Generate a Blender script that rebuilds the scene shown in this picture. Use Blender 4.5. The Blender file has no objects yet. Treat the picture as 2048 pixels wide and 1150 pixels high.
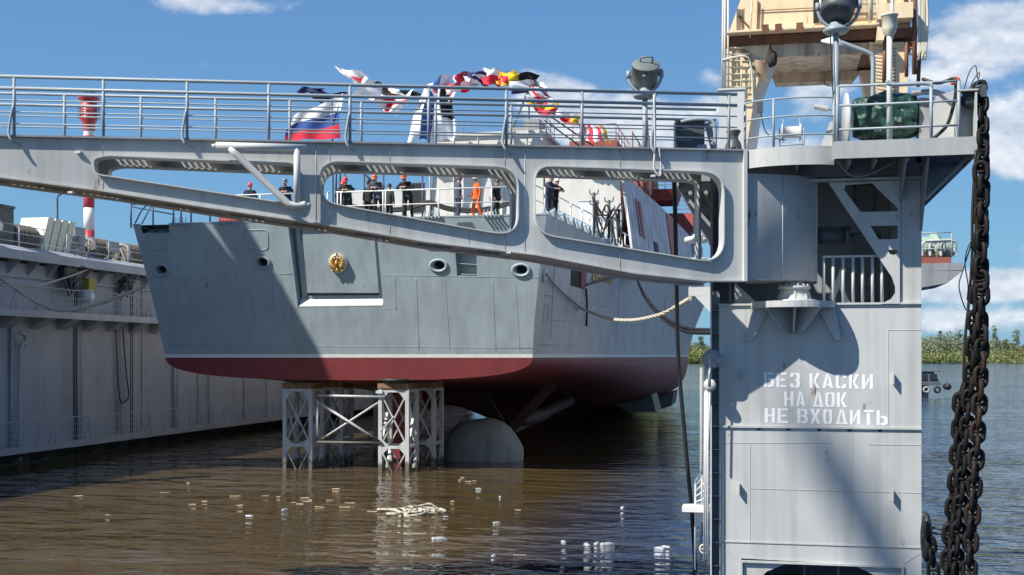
import bpy, bmesh, math, random
from mathutils import Vector, Matrix
from mathutils.geometry import tessellate_polygon, delaunay_2d_cdt
random.seed(11)
rad = math.radians
sc = bpy.context.scene
COL = sc.collection

# ---------------------------------------------------------------- camera
# World: Y runs along the dock, X to the right, Z up, water at Z = 0.
TH = rad(12.22); FPX = 2400.0; EYE = 5.0; HOR = 712.0
cam_d = bpy.data.cameras.new('camera'); cam = bpy.data.objects.new('camera', cam_d); COL.objects.link(cam)
cam.location = (0, 0, EYE); cam.rotation_euler = (rad(90), 0, TH)
cam_d.sensor_width = 36; cam_d.lens = FPX/2048*36; cam_d.shift_y = (HOR-575)/2048
cam_d.clip_start = 0.1; cam_d.clip_end = 20000
sc.camera = cam

# ---------------------------------------------------------------- light and sky
SUN_L = Vector((1.1, 1.0, -1.53)).normalized()          # the way the light travels
sun_d = bpy.data.lights.new('sun', 'SUN'); sun = bpy.data.objects.new('sun', sun_d); COL.objects.link(sun)
sun_d.energy = 5.0; sun_d.angle = rad(0.5); sun_d.color = (1.0, 0.95, 0.87)
sun.rotation_euler = SUN_L.to_track_quat('-Z', 'Y').to_euler()
SKY_STRENGTH = 0.092
sc.view_settings.view_transform = 'Standard'; sc.view_settings.look = 'None'
sc.view_settings.exposure = 0.45; sc.view_settings.gamma = 1
CF = Vector((-math.sin(TH), math.cos(TH), 0)); CR = Vector((math.cos(TH), math.sin(TH), 0)); CU = Vector((0, 0, 1)); CP = Vector((0, 0, EYE))

def ray(px, py):
    return CF + CR*((px-1024)/FPX) + CU*((HOR-py)/FPX)
def WD(px, py, d): return CP + ray(px, py)*d                    # by distance along the view
def WY(px, py, Y): r = ray(px, py); return CP + r*(Y/r.y)       # on a plane across the dock
def WX(px, py, X): r = ray(px, py); return CP + r*(X/r.x)       # on a plane along the dock
def WZ(px, py, Z): r = ray(px, py); return CP + r*((Z-EYE)/r.z) # on a level plane

w = bpy.data.worlds.new('World'); sc.world = w; w.use_nodes = True
def build_sky():
    nt = w.node_tree; N = nt.nodes; L = nt.links; N.clear()
    def nd(t, **k):
        n = N.new(t)
        for a, b in k.items(): setattr(n, a, b)
        return n
    def math_(op, a, b=None, c=None, clamp=False):
        n = nd('ShaderNodeMath', operation=op, use_clamp=clamp)
        for i, v in enumerate((a, b, c)):
            if v is None: continue
            if isinstance(v, (int, float)): n.inputs[i].default_value = v
            else: L.new(v, n.inputs[i])
        return n.outputs[0]
    sky = nd('ShaderNodeTexSky', sky_type='NISHITA', sun_disc=False)
    d = -SUN_L
    sky.sun_elevation = math.asin(d.z); sky.sun_rotation = math.atan2(d.x, d.y)
    sky.altitude = 0; sky.air_density = 1.0; sky.dust_density = 0.35; sky.ozone_density = 3.2
    tc = nd('ShaderNodeTexCoord')
    # clouds: soft elliptical clumps broken up by noise, placed by direction in the sky
    blobs = [(2010,60,170,80,1.15),(1900,150,120,55,.75),(2040,275,110,95,1.3),(1230,250,180,62,1.3),(1090,200,100,60,1.2),(1330,290,200,50,1.1),(5500,-900,1500,900,1.15),(3600,-300,700,500,1.0),(1400,225,80,40,.6),(1420,160,45,24,.5),  # unseen bank far right is added to whiten light on the starboard side
             (1640,175,95,70,.85),(1960,572,190,36,1.15),(1960,640,260,34,.75),(2150,480,120,120,.8),(440,8,150,26,.95),(660,50,60,20,.35),(420,130,40,30,.28),(910,60,60,20,.4),(740,15,30,20,.35),
             (1530,300,120,40,.7),(1250,310,240,50,.55),(1990,385,70,20,.35),(2180,200,110,100,.9),(-250,560,260,50,.9),(-500,250,300,90,.9),(2500,500,300,120,1.0),(2900,200,300,160,1.0),(900,-500,400,160,.9),(2200,-600,400,200,.9),(100,-900,500,160,.8)]
    total = None
    for (px, py, rx, ry, amp) in blobs:
        c = ray(px, py).normalized()
        right = CR; 
        sub = nd('ShaderNodeVectorMath', operation='SUBTRACT'); L.new(tc.outputs['Generated'], sub.inputs[0]); sub.inputs[1].default_value = c
        hz = nd('ShaderNodeVectorMath', operation='MULTIPLY'); L.new(sub.outputs[0], hz.inputs[0])
        hz.inputs[1].default_value = (FPX/rx, FPX/rx, FPX/ry)
        ln = nd('ShaderNodeVectorMath', operation='LENGTH'); L.new(hz.outputs[0], ln.inputs[0])
        mr = nd('ShaderNodeMapRange', interpolation_type='SMOOTHSTEP'); L.new(ln.outputs['Value'], mr.inputs['Value'])
        mr.inputs['From Min'].default_value = 1.5; mr.inputs['From Max'].default_value = 0.0
        mr.inputs['To Min'].default_value = 0; mr.inputs['To Max'].default_value = amp
        total = mr.outputs[0] if total is None else math_('MAXIMUM', total, mr.outputs[0])
    def noise(off, scale, det):
        mp = nd('ShaderNodeMapping'); L.new(tc.outputs['Generated'], mp.inputs[0])
        mp.inputs['Location'].default_value = off; mp.inputs['Scale'].default_value = (scale, scale, scale*1.7)
        n = nd('ShaderNodeTexNoise'); L.new(mp.outputs[0], n.inputs['Vector'])
        n.inputs['Scale'].default_value = 1; n.inputs['Detail'].default_value = det; n.inputs['Roughness'].default_value = .58
        return n.outputs[0]
    n1 = noise((3, 1, 7), 14, 9)
    n2 = noise((3, 1, 6.82), 14, 5)          # the same noise a little lower: gives tops and undersides
    dens = math_('ADD', total, math_('MULTIPLY', math_('SUBTRACT', n1, .5), 1.9))
    mask = nd('ShaderNodeMapRange', interpolation_type='SMOOTHSTEP'); L.new(dens, mask.inputs['Value'])
    mask.inputs['From Min'].default_value = .30; mask.inputs['From Max'].default_value = .82
    mask.inputs['To Max'].default_value = .93
    gate = nd('ShaderNodeMapRange'); L.new(total, gate.inputs['Value']); gate.inputs['From Min'].default_value = .02; gate.inputs['From Max'].default_value = .25
    alpha = math_('MULTIPLY', mask.outputs[0], gate.outputs[0])
    lit = math_('ADD', math_('MULTIPLY', math_('SUBTRACT', n1, n2), 3.2), .62, clamp=True)
    ramp = nd('ShaderNodeMix', data_type='RGBA'); L.new(lit, ramp.inputs['Factor'])
    ramp.inputs['A'].default_value = (3.0, 3.9, 5.3, 1); ramp.inputs['B'].default_value = (7.4, 7.7, 8.1, 1)
    # the physical sky of a very clear day, pulled towards a deeper polarised blue
    sep = nd('ShaderNodeSeparateXYZ'); L.new(tc.outputs['Generated'], sep.inputs[0])
    el = nd('ShaderNodeValToRGB'); L.new(sep.outputs['Z'], el.inputs[0]); cr = el.color_ramp
    cr.elements[0].position = 0; cr.elements[0].color = (1.25, 3.4, 5.3, 1); cr.elements[1].position = .5; cr.elements[1].color = (.65, 1.6, 3.7, 1)
    for ps, cl in ((.08, (1.35, 3.4, 5.5, 1)), (.17, (1.2, 2.95, 5.4, 1)), (.28, (.98, 2.4, 5.0, 1))): e = cr.elements.new(ps); e.color = cl
    hs = nd('ShaderNodeMix', data_type='RGBA'); hs.inputs['Factor'].default_value = .82; L.new(sky.outputs[0], hs.inputs['A']); L.new(el.outputs[0], hs.inputs['B'])
    mx = nd('ShaderNodeMix', data_type='RGBA'); L.new(alpha, mx.inputs['Factor']); L.new(hs.outputs['Result'], mx.inputs['A']); L.new(ramp.outputs['Result'], mx.inputs['B'])
    bg = nd('ShaderNodeBackground'); bg.inputs['Strength'].default_value = SKY_STRENGTH
    L.new(mx.outputs['Result'], bg.inputs['Color'])
    out = nd('ShaderNodeOutputWorld'); L.new(bg.outputs[0], out.inputs['Surface'])
build_sky()

# ---------------------------------------------------------------- mesh builder
class MB:
    def __init__(s): s.v = []; s.f = []; s.m = []; s.sm = []
    def add(s, vs, fs, mi=0, smooth=False):
        b = len(s.v); s.v += [Vector(p) for p in vs]
        for f in fs: s.f.append([b+i for i in f]); s.m.append(mi); s.sm.append(smooth)
        return s
    def hexa(s, p, mi=0):                      # 4 bottom + 4 top, ccw from above
        return s.add(p, [(3,2,1,0),(4,5,6,7),(0,1,5,4),(1,2,6,5),(2,3,7,6),(3,0,4,7)], mi)
    def box(s, x0, x1, y0, y1, z0, z1, mi=0):
        return s.hexa([(x0,y0,z0),(x1,y0,z0),(x1,y1,z0),(x0,y1,z0),(x0,y0,z1),(x1,y0,z1),(x1,y1,z1),(x0,y1,z1)], mi)
    def cbox(s, c, sx, sy, sz, rz=0, mi=0):    # centre of the base, sizes, turn
        c = Vector(c); M = Matrix.Rotation(rz, 3, 'Z')
        q = [(-1,-1),(1,-1),(1,1),(-1,1)]
        return s.hexa([c + M @ Vector((a*sx/2, b*sy/2, 0)) for a, b in q] + [c + M @ Vector((a*sx/2, b*sy/2, sz)) for a, b in q], mi)
    def beam(s, p, q, wd, ht, up=(0,0,1), mi=0):
        p = Vector(p); q = Vector(q); d = (q-p).normalized(); up = Vector(up)
        if abs(d.dot(up)) > .98: up = Vector((0,1,0)) if abs(d.y) < .9 else Vector((1,0,0))
        x = d.cross(up).normalized()*wd/2; y = x.cross(d).normalized()*ht/2
        o = [(-1,-1),(1,-1),(1,1),(-1,1)]
        return s.hexa([p+x*a+y*b for a, b in o] + [q+x*a+y*b for a, b in o], mi)
    def tube(s, pts, r, n=6, mi=0, smooth=True, closed=False, cap=True):
        pts = [Vector(p) for p in pts]; k = len(pts)
        rs = r if isinstance(r, (list, tuple)) else [r]*k
        ref = None; rings = []
        for i in range(k):
            a = pts[i-1] if (i > 0 or closed) else pts[i]; b = pts[(i+1) % k] if (i < k-1 or closed) else pts[i]
            d = (b-a).normalized()
            if ref is None:
                ref = d.cross(Vector((0,0,1)))
                if ref.length < .05: ref = d.cross(Vector((0,1,0)))
                ref.normalize()
            ref = ref - d*ref.dot(d)
            if ref.length < 1e-4: ref = d.orthogonal()
            ref.normalize(); o = d.cross(ref)
            rings.append([pts[i] + (ref*math.cos(2*math.pi*j/n) + o*math.sin(2*math.pi*j/n))*rs[i] for j in range(n)])
        vs = [p for rg in rings for p in rg]; fs = []
        for i in range(k if closed else k-1):
            i2 = (i+1) % k
            for j in range(n):
                fs.append((i*n+j, i*n+(j+1) % n, i2*n+(j+1) % n, i2*n+j))
        s.add(vs, fs, mi, smooth)
        if cap and not closed:
            s.add(rings[0], [tuple(range(n-1, -1, -1))], mi); s.add(rings[-1], [tuple(range(n))], mi)
        return s
    def rope(s, pts, r, mi=0):               # three-strand laid rope
        pts = [Vector(p) for p in pts]; dn = [pts[0]]
        for a, c in zip(pts, pts[1:]):
            k = max(1, int((c-a).length/(r*2.2))); dn += [a.lerp(c, (i+1)/k) for i in range(k)]
        for q in range(3):
            out = []
            for i, p in enumerate(dn):
                d = (dn[min(i+1, len(dn)-1)]-dn[max(i-1, 0)]).normalized(); x = d.cross(Vector((0,0,1)))
                if x.length < .1: x = d.cross(Vector((0,1,0)))
                x.normalize(); y = d.cross(x); a = i*.85+q*2.094; out.append(p+(x*math.cos(a)+y*math.sin(a))*r*.52)
            s.tube(out, r*.56, 5, mi)
        return s
    def cyl(s, p, q, r1, r2=None, n=16, mi=0): return s.tube([p, q], [r1, r1 if r2 is None else r2], n, mi)
    def lathe(s, c, prof, n=20, axis=(0,0,1), mi=0, smooth=True):   # prof: (radius, along)
        c = Vector(c); a = Vector(axis).normalized(); x = a.orthogonal().normalized(); y = a.cross(x)
        vs = [c + a*h + (x*math.cos(2*math.pi*j/n) + y*math.sin(2*math.pi*j/n))*r for r, h in prof for j in range(n)]
        fs = [(i*n+j, i*n+(j+1) % n, (i+1)*n+(j+1) % n, (i+1)*n+j) for i in range(len(prof)-1) for j in range(n)]
        return s.add(vs, fs, mi, smooth)
    def ball(s, c, rx, ry=None, rz=None, n=12, mi=0, rot=None):
        ry = rx if ry is None else ry; rz = rx if rz is None else rz; c = Vector(c); h = n//2+1; vs = []; fs = []
        for i in range(h+1):
            t = math.pi*i/h
            for j in range(n):
                p = 2*math.pi*j/n; q = Vector((rx*math.sin(t)*math.cos(p), ry*math.sin(t)*math.sin(p), rz*math.cos(t)))
                vs.append(c + (rot @ q if rot else q))
        for i in range(h):
            for j in range(n): fs.append((i*n+j, (i+1)*n+j, (i+1)*n+(j+1) % n, i*n+(j+1) % n))
        return s.add(vs, fs, mi, True)
    def prism(s, poly, vec, mi=0):             # any planar outline pushed along vec, closed
        poly = [Vector(p) for p in poly]; vec = Vector(vec); n = len(poly)
        vs = poly + [p+vec for p in poly]
        tris = tessellate_polygon([poly])
        fs = [tuple(t) for t in tris] + [tuple(n+i for i in reversed(t)) for t in tris]
        fs += [(i, (i+1) % n, n+(i+1) % n, n+i) for i in range(n)]
        return s.add(vs, fs, mi)
    def ribbon(s, pts, a, b, th=None, mi=0, closed=False, smooth=True):   # strip along pts between offsets a and b (vectors)
        pts = [Vector(p) for p in pts]; a = Vector(a); b = Vector(b); n = len(pts)
        vs = [p+a for p in pts] + [p+b for p in pts]
        m = n if closed else n-1
        return s.add(vs, [(i, (i+1) % n, n+(i+1) % n, n+i) for i in range(m)], mi, smooth)
    def plate(s, outer, holes, O, ex, ey, vec, mi=0):                     # flat plate with openings, pushed along vec
        O = Vector(O); ex = Vector(ex); ey = Vector(ey); vec = Vector(vec)
        pin = []; ein = []
        for lp in [outer]+holes:
            b = len(pin); k = len(lp); pin += [Vector((q[0], q[1])) for q in lp]; ein += [(b+i, b+(i+1) % k) for i in range(k)]
        r = delaunay_2d_cdt(pin, ein, [], 0, 1e-6); vs = r[0]
        def inside(c, lp):
            t = False; j = len(lp)-1
            for i in range(len(lp)):
                (xi, yi), (xj, yj) = lp[i][:2], lp[j][:2]
                if (yi > c[1]) != (yj > c[1]) and c[0] < (xj-xi)*(c[1]-yi)/(yj-yi)+xi: t = not t
                j = i
            return t
        fs = []
        for f in r[2]:
            c = sum((vs[i] for i in f), Vector((0,0)))/len(f)
            if inside(c, outer) and not any(inside(c, h) for h in holes): fs.append(tuple(f))
        P = [O + ex*v.x + ey*v.y for v in vs]
        s.add(P, fs, mi); s.add([p+vec for p in P], [tuple(reversed(f)) for f in fs], mi)
        for lp in [outer]+holes:
            Q = [O + ex*a + ey*b for a, b in lp]; n = len(Q)
            s.add(Q+[p+vec for p in Q], [(i, (i+1) % n, n+(i+1) % n, n+i) for i in range(n)], mi)
        return s
    def build(s, name, mats, parent=None, origin=None, fix=True):
        mats = mats if isinstance(mats, (list, tuple)) else [mats]
        if parent is not None: o = wloc(parent); loc = Vector((0,0,0))
        else:
            if origin is None:
                lo = Vector([min(p[i] for p in s.v) for i in range(3)]); hi = Vector([max(p[i] for p in s.v) for i in range(3)])
                origin = Vector(((lo.x+hi.x)/2, (lo.y+hi.y)/2, lo.z))
            o = Vector(origin); loc = o
        me = bpy.data.meshes.new(name); me.from_pydata([p-o for p in s.v], [], s.f)
        for m in mats: me.materials.append(m)
        me.polygons.foreach_set('material_index', s.m); me.polygons.foreach_set('use_smooth', s.sm)
        if fix:
            bm = bmesh.new(); bm.from_mesh(me)
            bmesh.ops.remove_doubles(bm, verts=bm.verts, dist=1e-5)
            bmesh.ops.recalc_face_normals(bm, faces=bm.faces); bm.to_mesh(me); bm.free()
        ob = bpy.data.objects.new(name, me); COL.objects.link(ob); ob.location = loc
        if parent is not None: ob.parent = parent
        return ob

def wloc(o):
    p = Vector((0,0,0))
    while o is not None: p = p + o.location; o = o.parent
    return p
def tag(o, label=None, cat=None, group=None, kind=None):
    if label: o['label'] = label
    if cat: o['category'] = cat
    if group: o['group'] = group
    if kind: o['kind'] = kind
    return o
def thing(name, label, cat, loc=(0,0,0), group=None):
    o = bpy.data.objects.new(name, None); o.empty_display_size = .3; COL.objects.link(o); o.location = loc
    return tag(o, label, cat, group)
def copy_thing(o, loc=None, rz=None, label=None):
    def rec(a, par):
        c = a.copy(); COL.objects.link(c)
        if par is not None: c.parent = par
        for ch in list(a.children): rec(ch, c)
        return c
    c = rec(o, None)
    if loc is not None: c.location = loc
    if rz is not None: c.rotation_euler.z = rz
    if label: c['label'] = label
    return c
def catenary(p, q, sag, n=24):
    p = Vector(p); q = Vector(q)
    return [p.lerp(q, i/n) - Vector((0,0,sag*4*(i/n)*(1-i/n))) for i in range(n+1)]
def smooth_path(pts, n=6):
    pts = [Vector(p) for p in pts]; out = []
    for i in range(len(pts)-1):
        p0 = pts[max(i-1, 0)]; p1 = pts[i]; p2 = pts[i+1]; p3 = pts[min(i+2, len(pts)-1)]
        for k in range(n):
            t = k/n
            out.append(.5*((2*p1)+(p2-p0)*t+(2*p0-5*p1+4*p2-p3)*t*t+(-p0+3*p1-3*p2+p3)*t**3))
    out.append(pts[-1]); return out

# ---------------------------------------------------------------- materials
def mat_nodes(name):
    m = bpy.data.materials.new(name); m.use_nodes = True
    nt = m.node_tree; b = nt.nodes['Principled BSDF']
    return m, nt, b
def lk(nt, a, b): nt.links.new(a, b)
def noise_node(nt, scale, detail=4, vec=(1,1,1), rough=.55, loc=(0,0,0), coord='Object'):
    tc = nt.nodes.new('ShaderNodeTexCoord'); mp = nt.nodes.new('ShaderNodeMapping'); mp.inputs['Scale'].default_value = vec; mp.inputs['Location'].default_value = loc
    n = nt.nodes.new('ShaderNodeTexNoise'); n.inputs['Scale'].default_value = scale; n.inputs['Detail'].default_value = detail; n.inputs['Roughness'].default_value = rough
    lk(nt, tc.outputs[coord], mp.inputs[0]); lk(nt, mp.outputs[0], n.inputs['Vector']); return n.outputs[0]
def mrange(nt, v, a, b, c, d):
    m = nt.nodes.new('ShaderNodeMapRange'); m.inputs['From Min'].default_value = a; m.inputs['From Max'].default_value = b
    m.inputs['To Min'].default_value = c; m.inputs['To Max'].default_value = d; lk(nt, v, m.inputs['Value']); return m.outputs[0]
def mixc(nt, f, a, b, mode='MIX'):
    m = nt.nodes.new('ShaderNodeMix'); m.data_type = 'RGBA'; m.blend_type = mode
    for k, v in (('Factor', f), ('A', a), ('B', b)):
        s = m.inputs[k] if k != 'Factor' else m.inputs[0]
        if isinstance(v, (int, float)): s.default_value = v
        elif isinstance(v, tuple): s.default_value = (*v[:3], 1)
        else: lk(nt, v, s)
    return m.outputs['Result']
def bumped(nt, b, h, strength, dist):
    bp = nt.nodes.new('ShaderNodeBump'); bp.inputs['Strength'].default_value = strength; bp.inputs['Distance'].default_value = dist
    lk(nt, h, bp.inputs['Height']); lk(nt, bp.outputs[0], b.inputs['Normal'])
def paint(name, col, rough=.45, var=.12, streak=.12, rust=0.0, dent=.0, scale=1.0, rustcol=(.16,.06,.025), dirt=None, metallic=0, spec=.5, tide=None):
    m, nt, b = mat_nodes(name)
    n1 = noise_node(nt, .55*scale, 6); n2 = noise_node(nt, 5*scale, 5)
    n3 = noise_node(nt, 2.2*scale, 5, (1.6,1.6,.07), loc=(4,2,1))
    c = mixc(nt, mrange(nt, n1, .3, .7, 0, 1), tuple(x*(1-var) for x in col), tuple(min(1, x*(1+var)) for x in col))
    c = mixc(nt, mrange(nt, n3, .45, .75, 0, streak*2.4), c, dirt or tuple(x*.45 for x in col))
    c = mixc(nt, mrange(nt, n2, .62, .8, 0, var*1.5), c, tuple(x*.7 for x in col))
    if rust > 0:
        n4 = noise_node(nt, 3.1*scale, 8, (1.2,1.2,.35), .65, (9,3,2))
        c = mixc(nt, mrange(nt, n4, .68-rust*.25, .74-rust*.22, 0, .9), c, rustcol)
    if tide is not None:                    # weed and wet stain up to a ragged line above the water (objects stand on Z = 0)
        tc = nt.nodes.new('ShaderNodeTexCoord'); sp = nt.nodes.new('ShaderNodeSeparateXYZ'); lk(nt, tc.outputs['Object'], sp.inputs[0])
        ad = nt.nodes.new('ShaderNodeMath'); ad.operation = 'MULTIPLY_ADD'; lk(nt, noise_node(nt, 2.5, 5, (1,1,.5)), ad.inputs[0]); ad.inputs[1].default_value = -.5; lk(nt, sp.outputs['Z'], ad.inputs[2])
        c = mixc(nt, mrange(nt, ad.outputs[0], tide-.25, tide-.12, .85, 0), c, (.07,.06,.035))
    lk(nt, c, b.inputs['Base Color'])
    lk(nt, mrange(nt, n2, .3, .7, max(0, rough-.08), min(1, rough+.12)), b.inputs['Roughness'])
    b.inputs['Metallic'].default_value = metallic; b.inputs['Specular IOR Level'].default_value = spec
    if dent > 0: bumped(nt, b, noise_node(nt, .55, 2, (1,1,.6), loc=(1,5,2)), dent, .25)
    else: bumped(nt, b, n2, .08, .01)
    return m
def plain(name, col, rough=.5, metallic=0, var=.1, scale=6):
    m, nt, b = mat_nodes(name)
    n = noise_node(nt, scale, 4)
    lk(nt, mixc(nt, mrange(nt, n, .3, .7, 0, 1), tuple(x*(1-var) for x in col), tuple(min(1, x*(1+var)) for x in col)), b.inputs['Base Color'])
    b.inputs['Roughness'].default_value = rough; b.inputs['Metallic'].default_value = metallic
    return m
def cloth(name, col, var=.25, rough=.9):
    m, nt, b = mat_nodes(name)
    n = noise_node(nt, 9, 5); n2 = noise_node(nt, 25, 3)
    lk(nt, mixc(nt, mrange(nt, n, .3, .7, 0, 1), tuple(x*(1-var) for x in col), tuple(min(1, x*(1+var)) for x in col)), b.inputs['Base Color'])
    b.inputs['Roughness'].default_value = rough; bumped(nt, b, n2, .4, .03); return m

M = {}
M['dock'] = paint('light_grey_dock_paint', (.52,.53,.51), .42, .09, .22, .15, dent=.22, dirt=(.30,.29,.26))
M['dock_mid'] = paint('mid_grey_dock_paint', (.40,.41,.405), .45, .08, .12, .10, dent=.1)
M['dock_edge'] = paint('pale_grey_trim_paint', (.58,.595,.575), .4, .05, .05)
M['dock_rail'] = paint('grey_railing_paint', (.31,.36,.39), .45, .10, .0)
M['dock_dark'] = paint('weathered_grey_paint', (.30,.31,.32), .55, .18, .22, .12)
M['wing'] = paint('weathered_wing_wall_paint', (.37,.405,.445), .6, .10, .10, .08, dent=.06, tide=.55)
M['wing_trim'] = paint('wing_wall_trim_paint', (.42,.44,.46), .55, .12, .12, .10)
M['hull'] = paint('blue_grey_hull_paint', (.33,.395,.415), .42, .08, .13, .03, dent=.3, dirt=(.17,.19,.18))
M['hull_side'] = paint('primed_grey_hull_paint', (.53,.52,.51), .5, .10, .14, .02, dent=.25, dirt=(.22,.20,.19))
M['red'] = paint('dark_red_bottom_paint', (.23,.042,.046), .5, .10, .10, 0, dent=.1)
M['white_line'] = plain('white_waterline_paint', (.78,.78,.75), .5)
M['frame_dark'] = paint('dark_blue_grey_paint', (.10,.135,.15), .45, .1, .05)
M['super'] = paint('pale_beige_primer', (.60,.58,.535), .6, .06, .10, .0, dent=.35, dirt=(.40,.36,.30))
M['super_side'] = paint('streaked_lilac_grey_primer', (.76,.71,.71), .6, .14, .8, .02, dent=.15, dirt=(.26,.235,.26), scale=1.5)
M['primer'] = paint('red_brown_primer', (.30,.085,.06), .65, .2, .2, .0)
M['primer_bright'] = paint('bright_red_primer', (.50,.10,.08), .6, .15, .12)
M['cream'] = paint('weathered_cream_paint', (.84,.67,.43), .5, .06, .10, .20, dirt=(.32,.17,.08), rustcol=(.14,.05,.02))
M['cream_shaded'] = paint('shaded_rust_streaked_cream_paint', (.60,.48,.33), .55, .12, .40, .30, dirt=(.20,.10,.05))  # cream darkened to imitate shade under the portal, plus real rust streaks
M['rusty'] = paint('rusty_brown_steel', (.20,.085,.045), .7, .35, .3, .35)
M['white_paint'] = paint('white_paint', (.76,.76,.74), .45, .06, .08, .03)
M['letter'] = paint('stencil_white_paint', (.88,.88,.87), .5, .04, .12, .02)
M['fin'] = paint('weathered_taupe_paint', (.19,.16,.145), .6, .15, .2)
M['trestle'] = paint('pale_grey_trestle_paint', (.54,.545,.53), .5, .10, .22, .2, tide=.28)
M['stripe_red'] = paint('signal_red_paint', (.52,.05,.06), .45, .1, .1)
M['steel'] = plain('bare_steel', (.30,.31,.32), .35, .7)
M['dark'] = plain('black_recess', (.012,.012,.014), .7)
M['darkgrey'] = paint('dark_grey_machinery_paint', (.075,.085,.09), .5, .15, .1, .05)
M['rubber'] = plain('black_rubber', (.014,.014,.016), .55)
M['chain'] = paint('tarred_black_steel', (.006,.0055,.0055), .62, .5, .0, .03, rustcol=(.13,.045,.015), scale=1.2, spec=.22)
M['chain_rust'] = paint('rusting_black_steel', (.009,.008,.0075), .62, .5, .0, .36, rustcol=(.20,.07,.02), scale=1.0, spec=.25)
M['rope'] = plain('pale_hemp_rope', (.52,.48,.38), .9, 0, .2, 20)
M['rope_dark'] = plain('tarred_rope', (.10,.085,.075), .9, 0, .4, 12)
M['rope_brown'] = plain('coiled_brown_rope', (.20,.16,.12), .9, 0, .4, 12)
M['gold'] = plain('gilded_metal', (.60,.38,.11), .38, .4, .25, 14)
M['silver'] = plain('silvered_metal', (.65,.62,.55), .4, .5)
M['skin'] = plain('skin', (.50,.28,.20), .6, 0, .08)
M['hair'] = plain('hair', (.04,.03,.025), .8)
M['navy'] = cloth('navy_workwear', (.035,.045,.075))
M['navy2'] = cloth('slate_blue_workwear', (.075,.085,.12))
M['black_cloth'] = cloth('black_workwear', (.014,.015,.018))
M['green_cloth'] = cloth('dark_green_workwear', (.035,.05,.042))
M['orange_cloth'] = cloth('orange_coverall', (.80,.14,.02), .12)
M['camo'] = cloth('grey_camouflage_cloth', (.17,.17,.15), .7)
M['boot'] = plain('black_boots', (.012,.011,.01), .6)
M['helmet_orange'] = plain('orange_helmet_shell', (.80,.16,.04), .35, 0, .03)
M['helmet_red'] = plain('red_helmet_shell', (.75,.06,.07), .35, 0, .03)
M['helmet_white'] = plain('white_helmet_shell', (.72,.72,.70), .35, 0, .03)
M['helmet_grey'] = plain('grey_helmet_shell', (.22,.24,.27), .4, 0, .03)
M['helmet_dark'] = plain('dark_green_helmet_shell', (.03,.045,.04), .4, 0, .03)
M['wood'] = paint('weathered_wood', (.26,.16,.085), .8, .35, .3, 0, scale=6)
M['wood_pale'] = plain('pale_wood_chip', (.46,.36,.24), .8, 0, .25, 15)
M['bottle'] = None
M['cream_pale'] = paint('pale_cream_paint', (.68,.64,.50), .5, .08, .12, .05)
M['dark_post'] = plain('dark_blue_grey_post', (.05,.07,.09), .5)
M['navy_steel'] = plain('dark_blue_steel', (.03,.06,.12), .5)
M['grille'] = paint('grey_grating_steel', (.16,.165,.17), .6, .2, 0)
M['motor_green'] = paint('pale_green_motor_paint', (.30,.42,.33), .5, .1, .1)
M['orange_part'] = plain('orange_plastic', (.85,.12,.03), .4)
M['yellow'] = plain('dull_yellow_paint', (.35,.30,.06), .6)
def flagm(name, c): return cloth(name, c, .06, .85)
M['f_white'] = flagm('white_bunting', (.78,.78,.80)); M['f_red'] = flagm('red_bunting', (.70,.03,.06)); M['f_blue'] = flagm('blue_bunting', (.03,.08,.30))
M['f_navy'] = flagm('navy_bunting', (.015,.02,.09)); M['f_yellow'] = flagm('yellow_bunting', (.80,.50,.02)); M['f_black'] = flagm('black_bunting', (.012,.012,.015))
def tarp(name, col, rough, strength):
    m, nt, b = mat_nodes(name)
    n = noise_node(nt, 3.5, 6, rough=.6); v = nt.nodes.new('ShaderNodeTexVoronoi'); v.feature = 'DISTANCE_TO_EDGE'; v.inputs['Scale'].default_value = 2.6
    tc = nt.nodes.new('ShaderNodeTexCoord'); lk(nt, tc.outputs['Object'], v.inputs['Vector'])
    lk(nt, mixc(nt, mrange(nt, n, .3, .7, 0, 1), tuple(x*.7 for x in col), tuple(x*1.25 for x in col)), b.inputs['Base Color'])
    b.inputs['Roughness'].default_value = rough
    mm = nt.nodes.new('ShaderNodeMath'); mm.operation = 'ADD'; lk(nt, n, mm.inputs[0]); lk(nt, mrange(nt, v.outputs[0], 0, .3, 0, .16), mm.inputs[1])
    bumped(nt, b, mm.outputs[0], strength, .15); return m
M['tarp_green'] = tarp('dark_green_plastic_tarp', (.020,.070,.050), .30, .55)
M['tarp_grey'] = paint('grey_canvas_cover', (.30,.30,.285), .8, .12, .25, 0, dent=.5)
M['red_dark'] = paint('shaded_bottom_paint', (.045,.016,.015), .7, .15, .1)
def clear_plastic():
    m, nt, b = mat_nodes('clear_bottle_plastic'); b.inputs['Base Color'].default_value = (.85,.88,.9,1); b.inputs['Roughness'].default_value = .12
    b.inputs['Transmission Weight'].default_value = .6; b.inputs['IOR'].default_value = 1.4; return m
M['bottle'] = clear_plastic()
def vary(m, dark, rust):      # each link of a chain gets its own wear
    nt = m.node_tree; b = nt.nodes['Principled BSDF']; src = b.inputs['Base Color'].links[0].from_socket
    oi = nt.nodes.new('ShaderNodeObjectInfo'); lk(nt, mixc(nt, mrange(nt, oi.outputs['Random'], .45, 1, 0, rust), mixc(nt, mrange(nt, oi.outputs['Random'], 0, .5, .6, 0), src, dark), (.11,.045,.02)), b.inputs['Base Color'])
vary(M['chain'], (.004,.004,.004), .012); vary(M['chain_rust'], (.004,.004,.004), .22)
def glass_dark():
    m, nt, b = mat_nodes('dark_window_glass'); b.inputs['Base Color'].default_value = (.02,.025,.03,1); b.inputs['Roughness'].default_value = .06; return m
M['glass'] = glass_dark()
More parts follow.
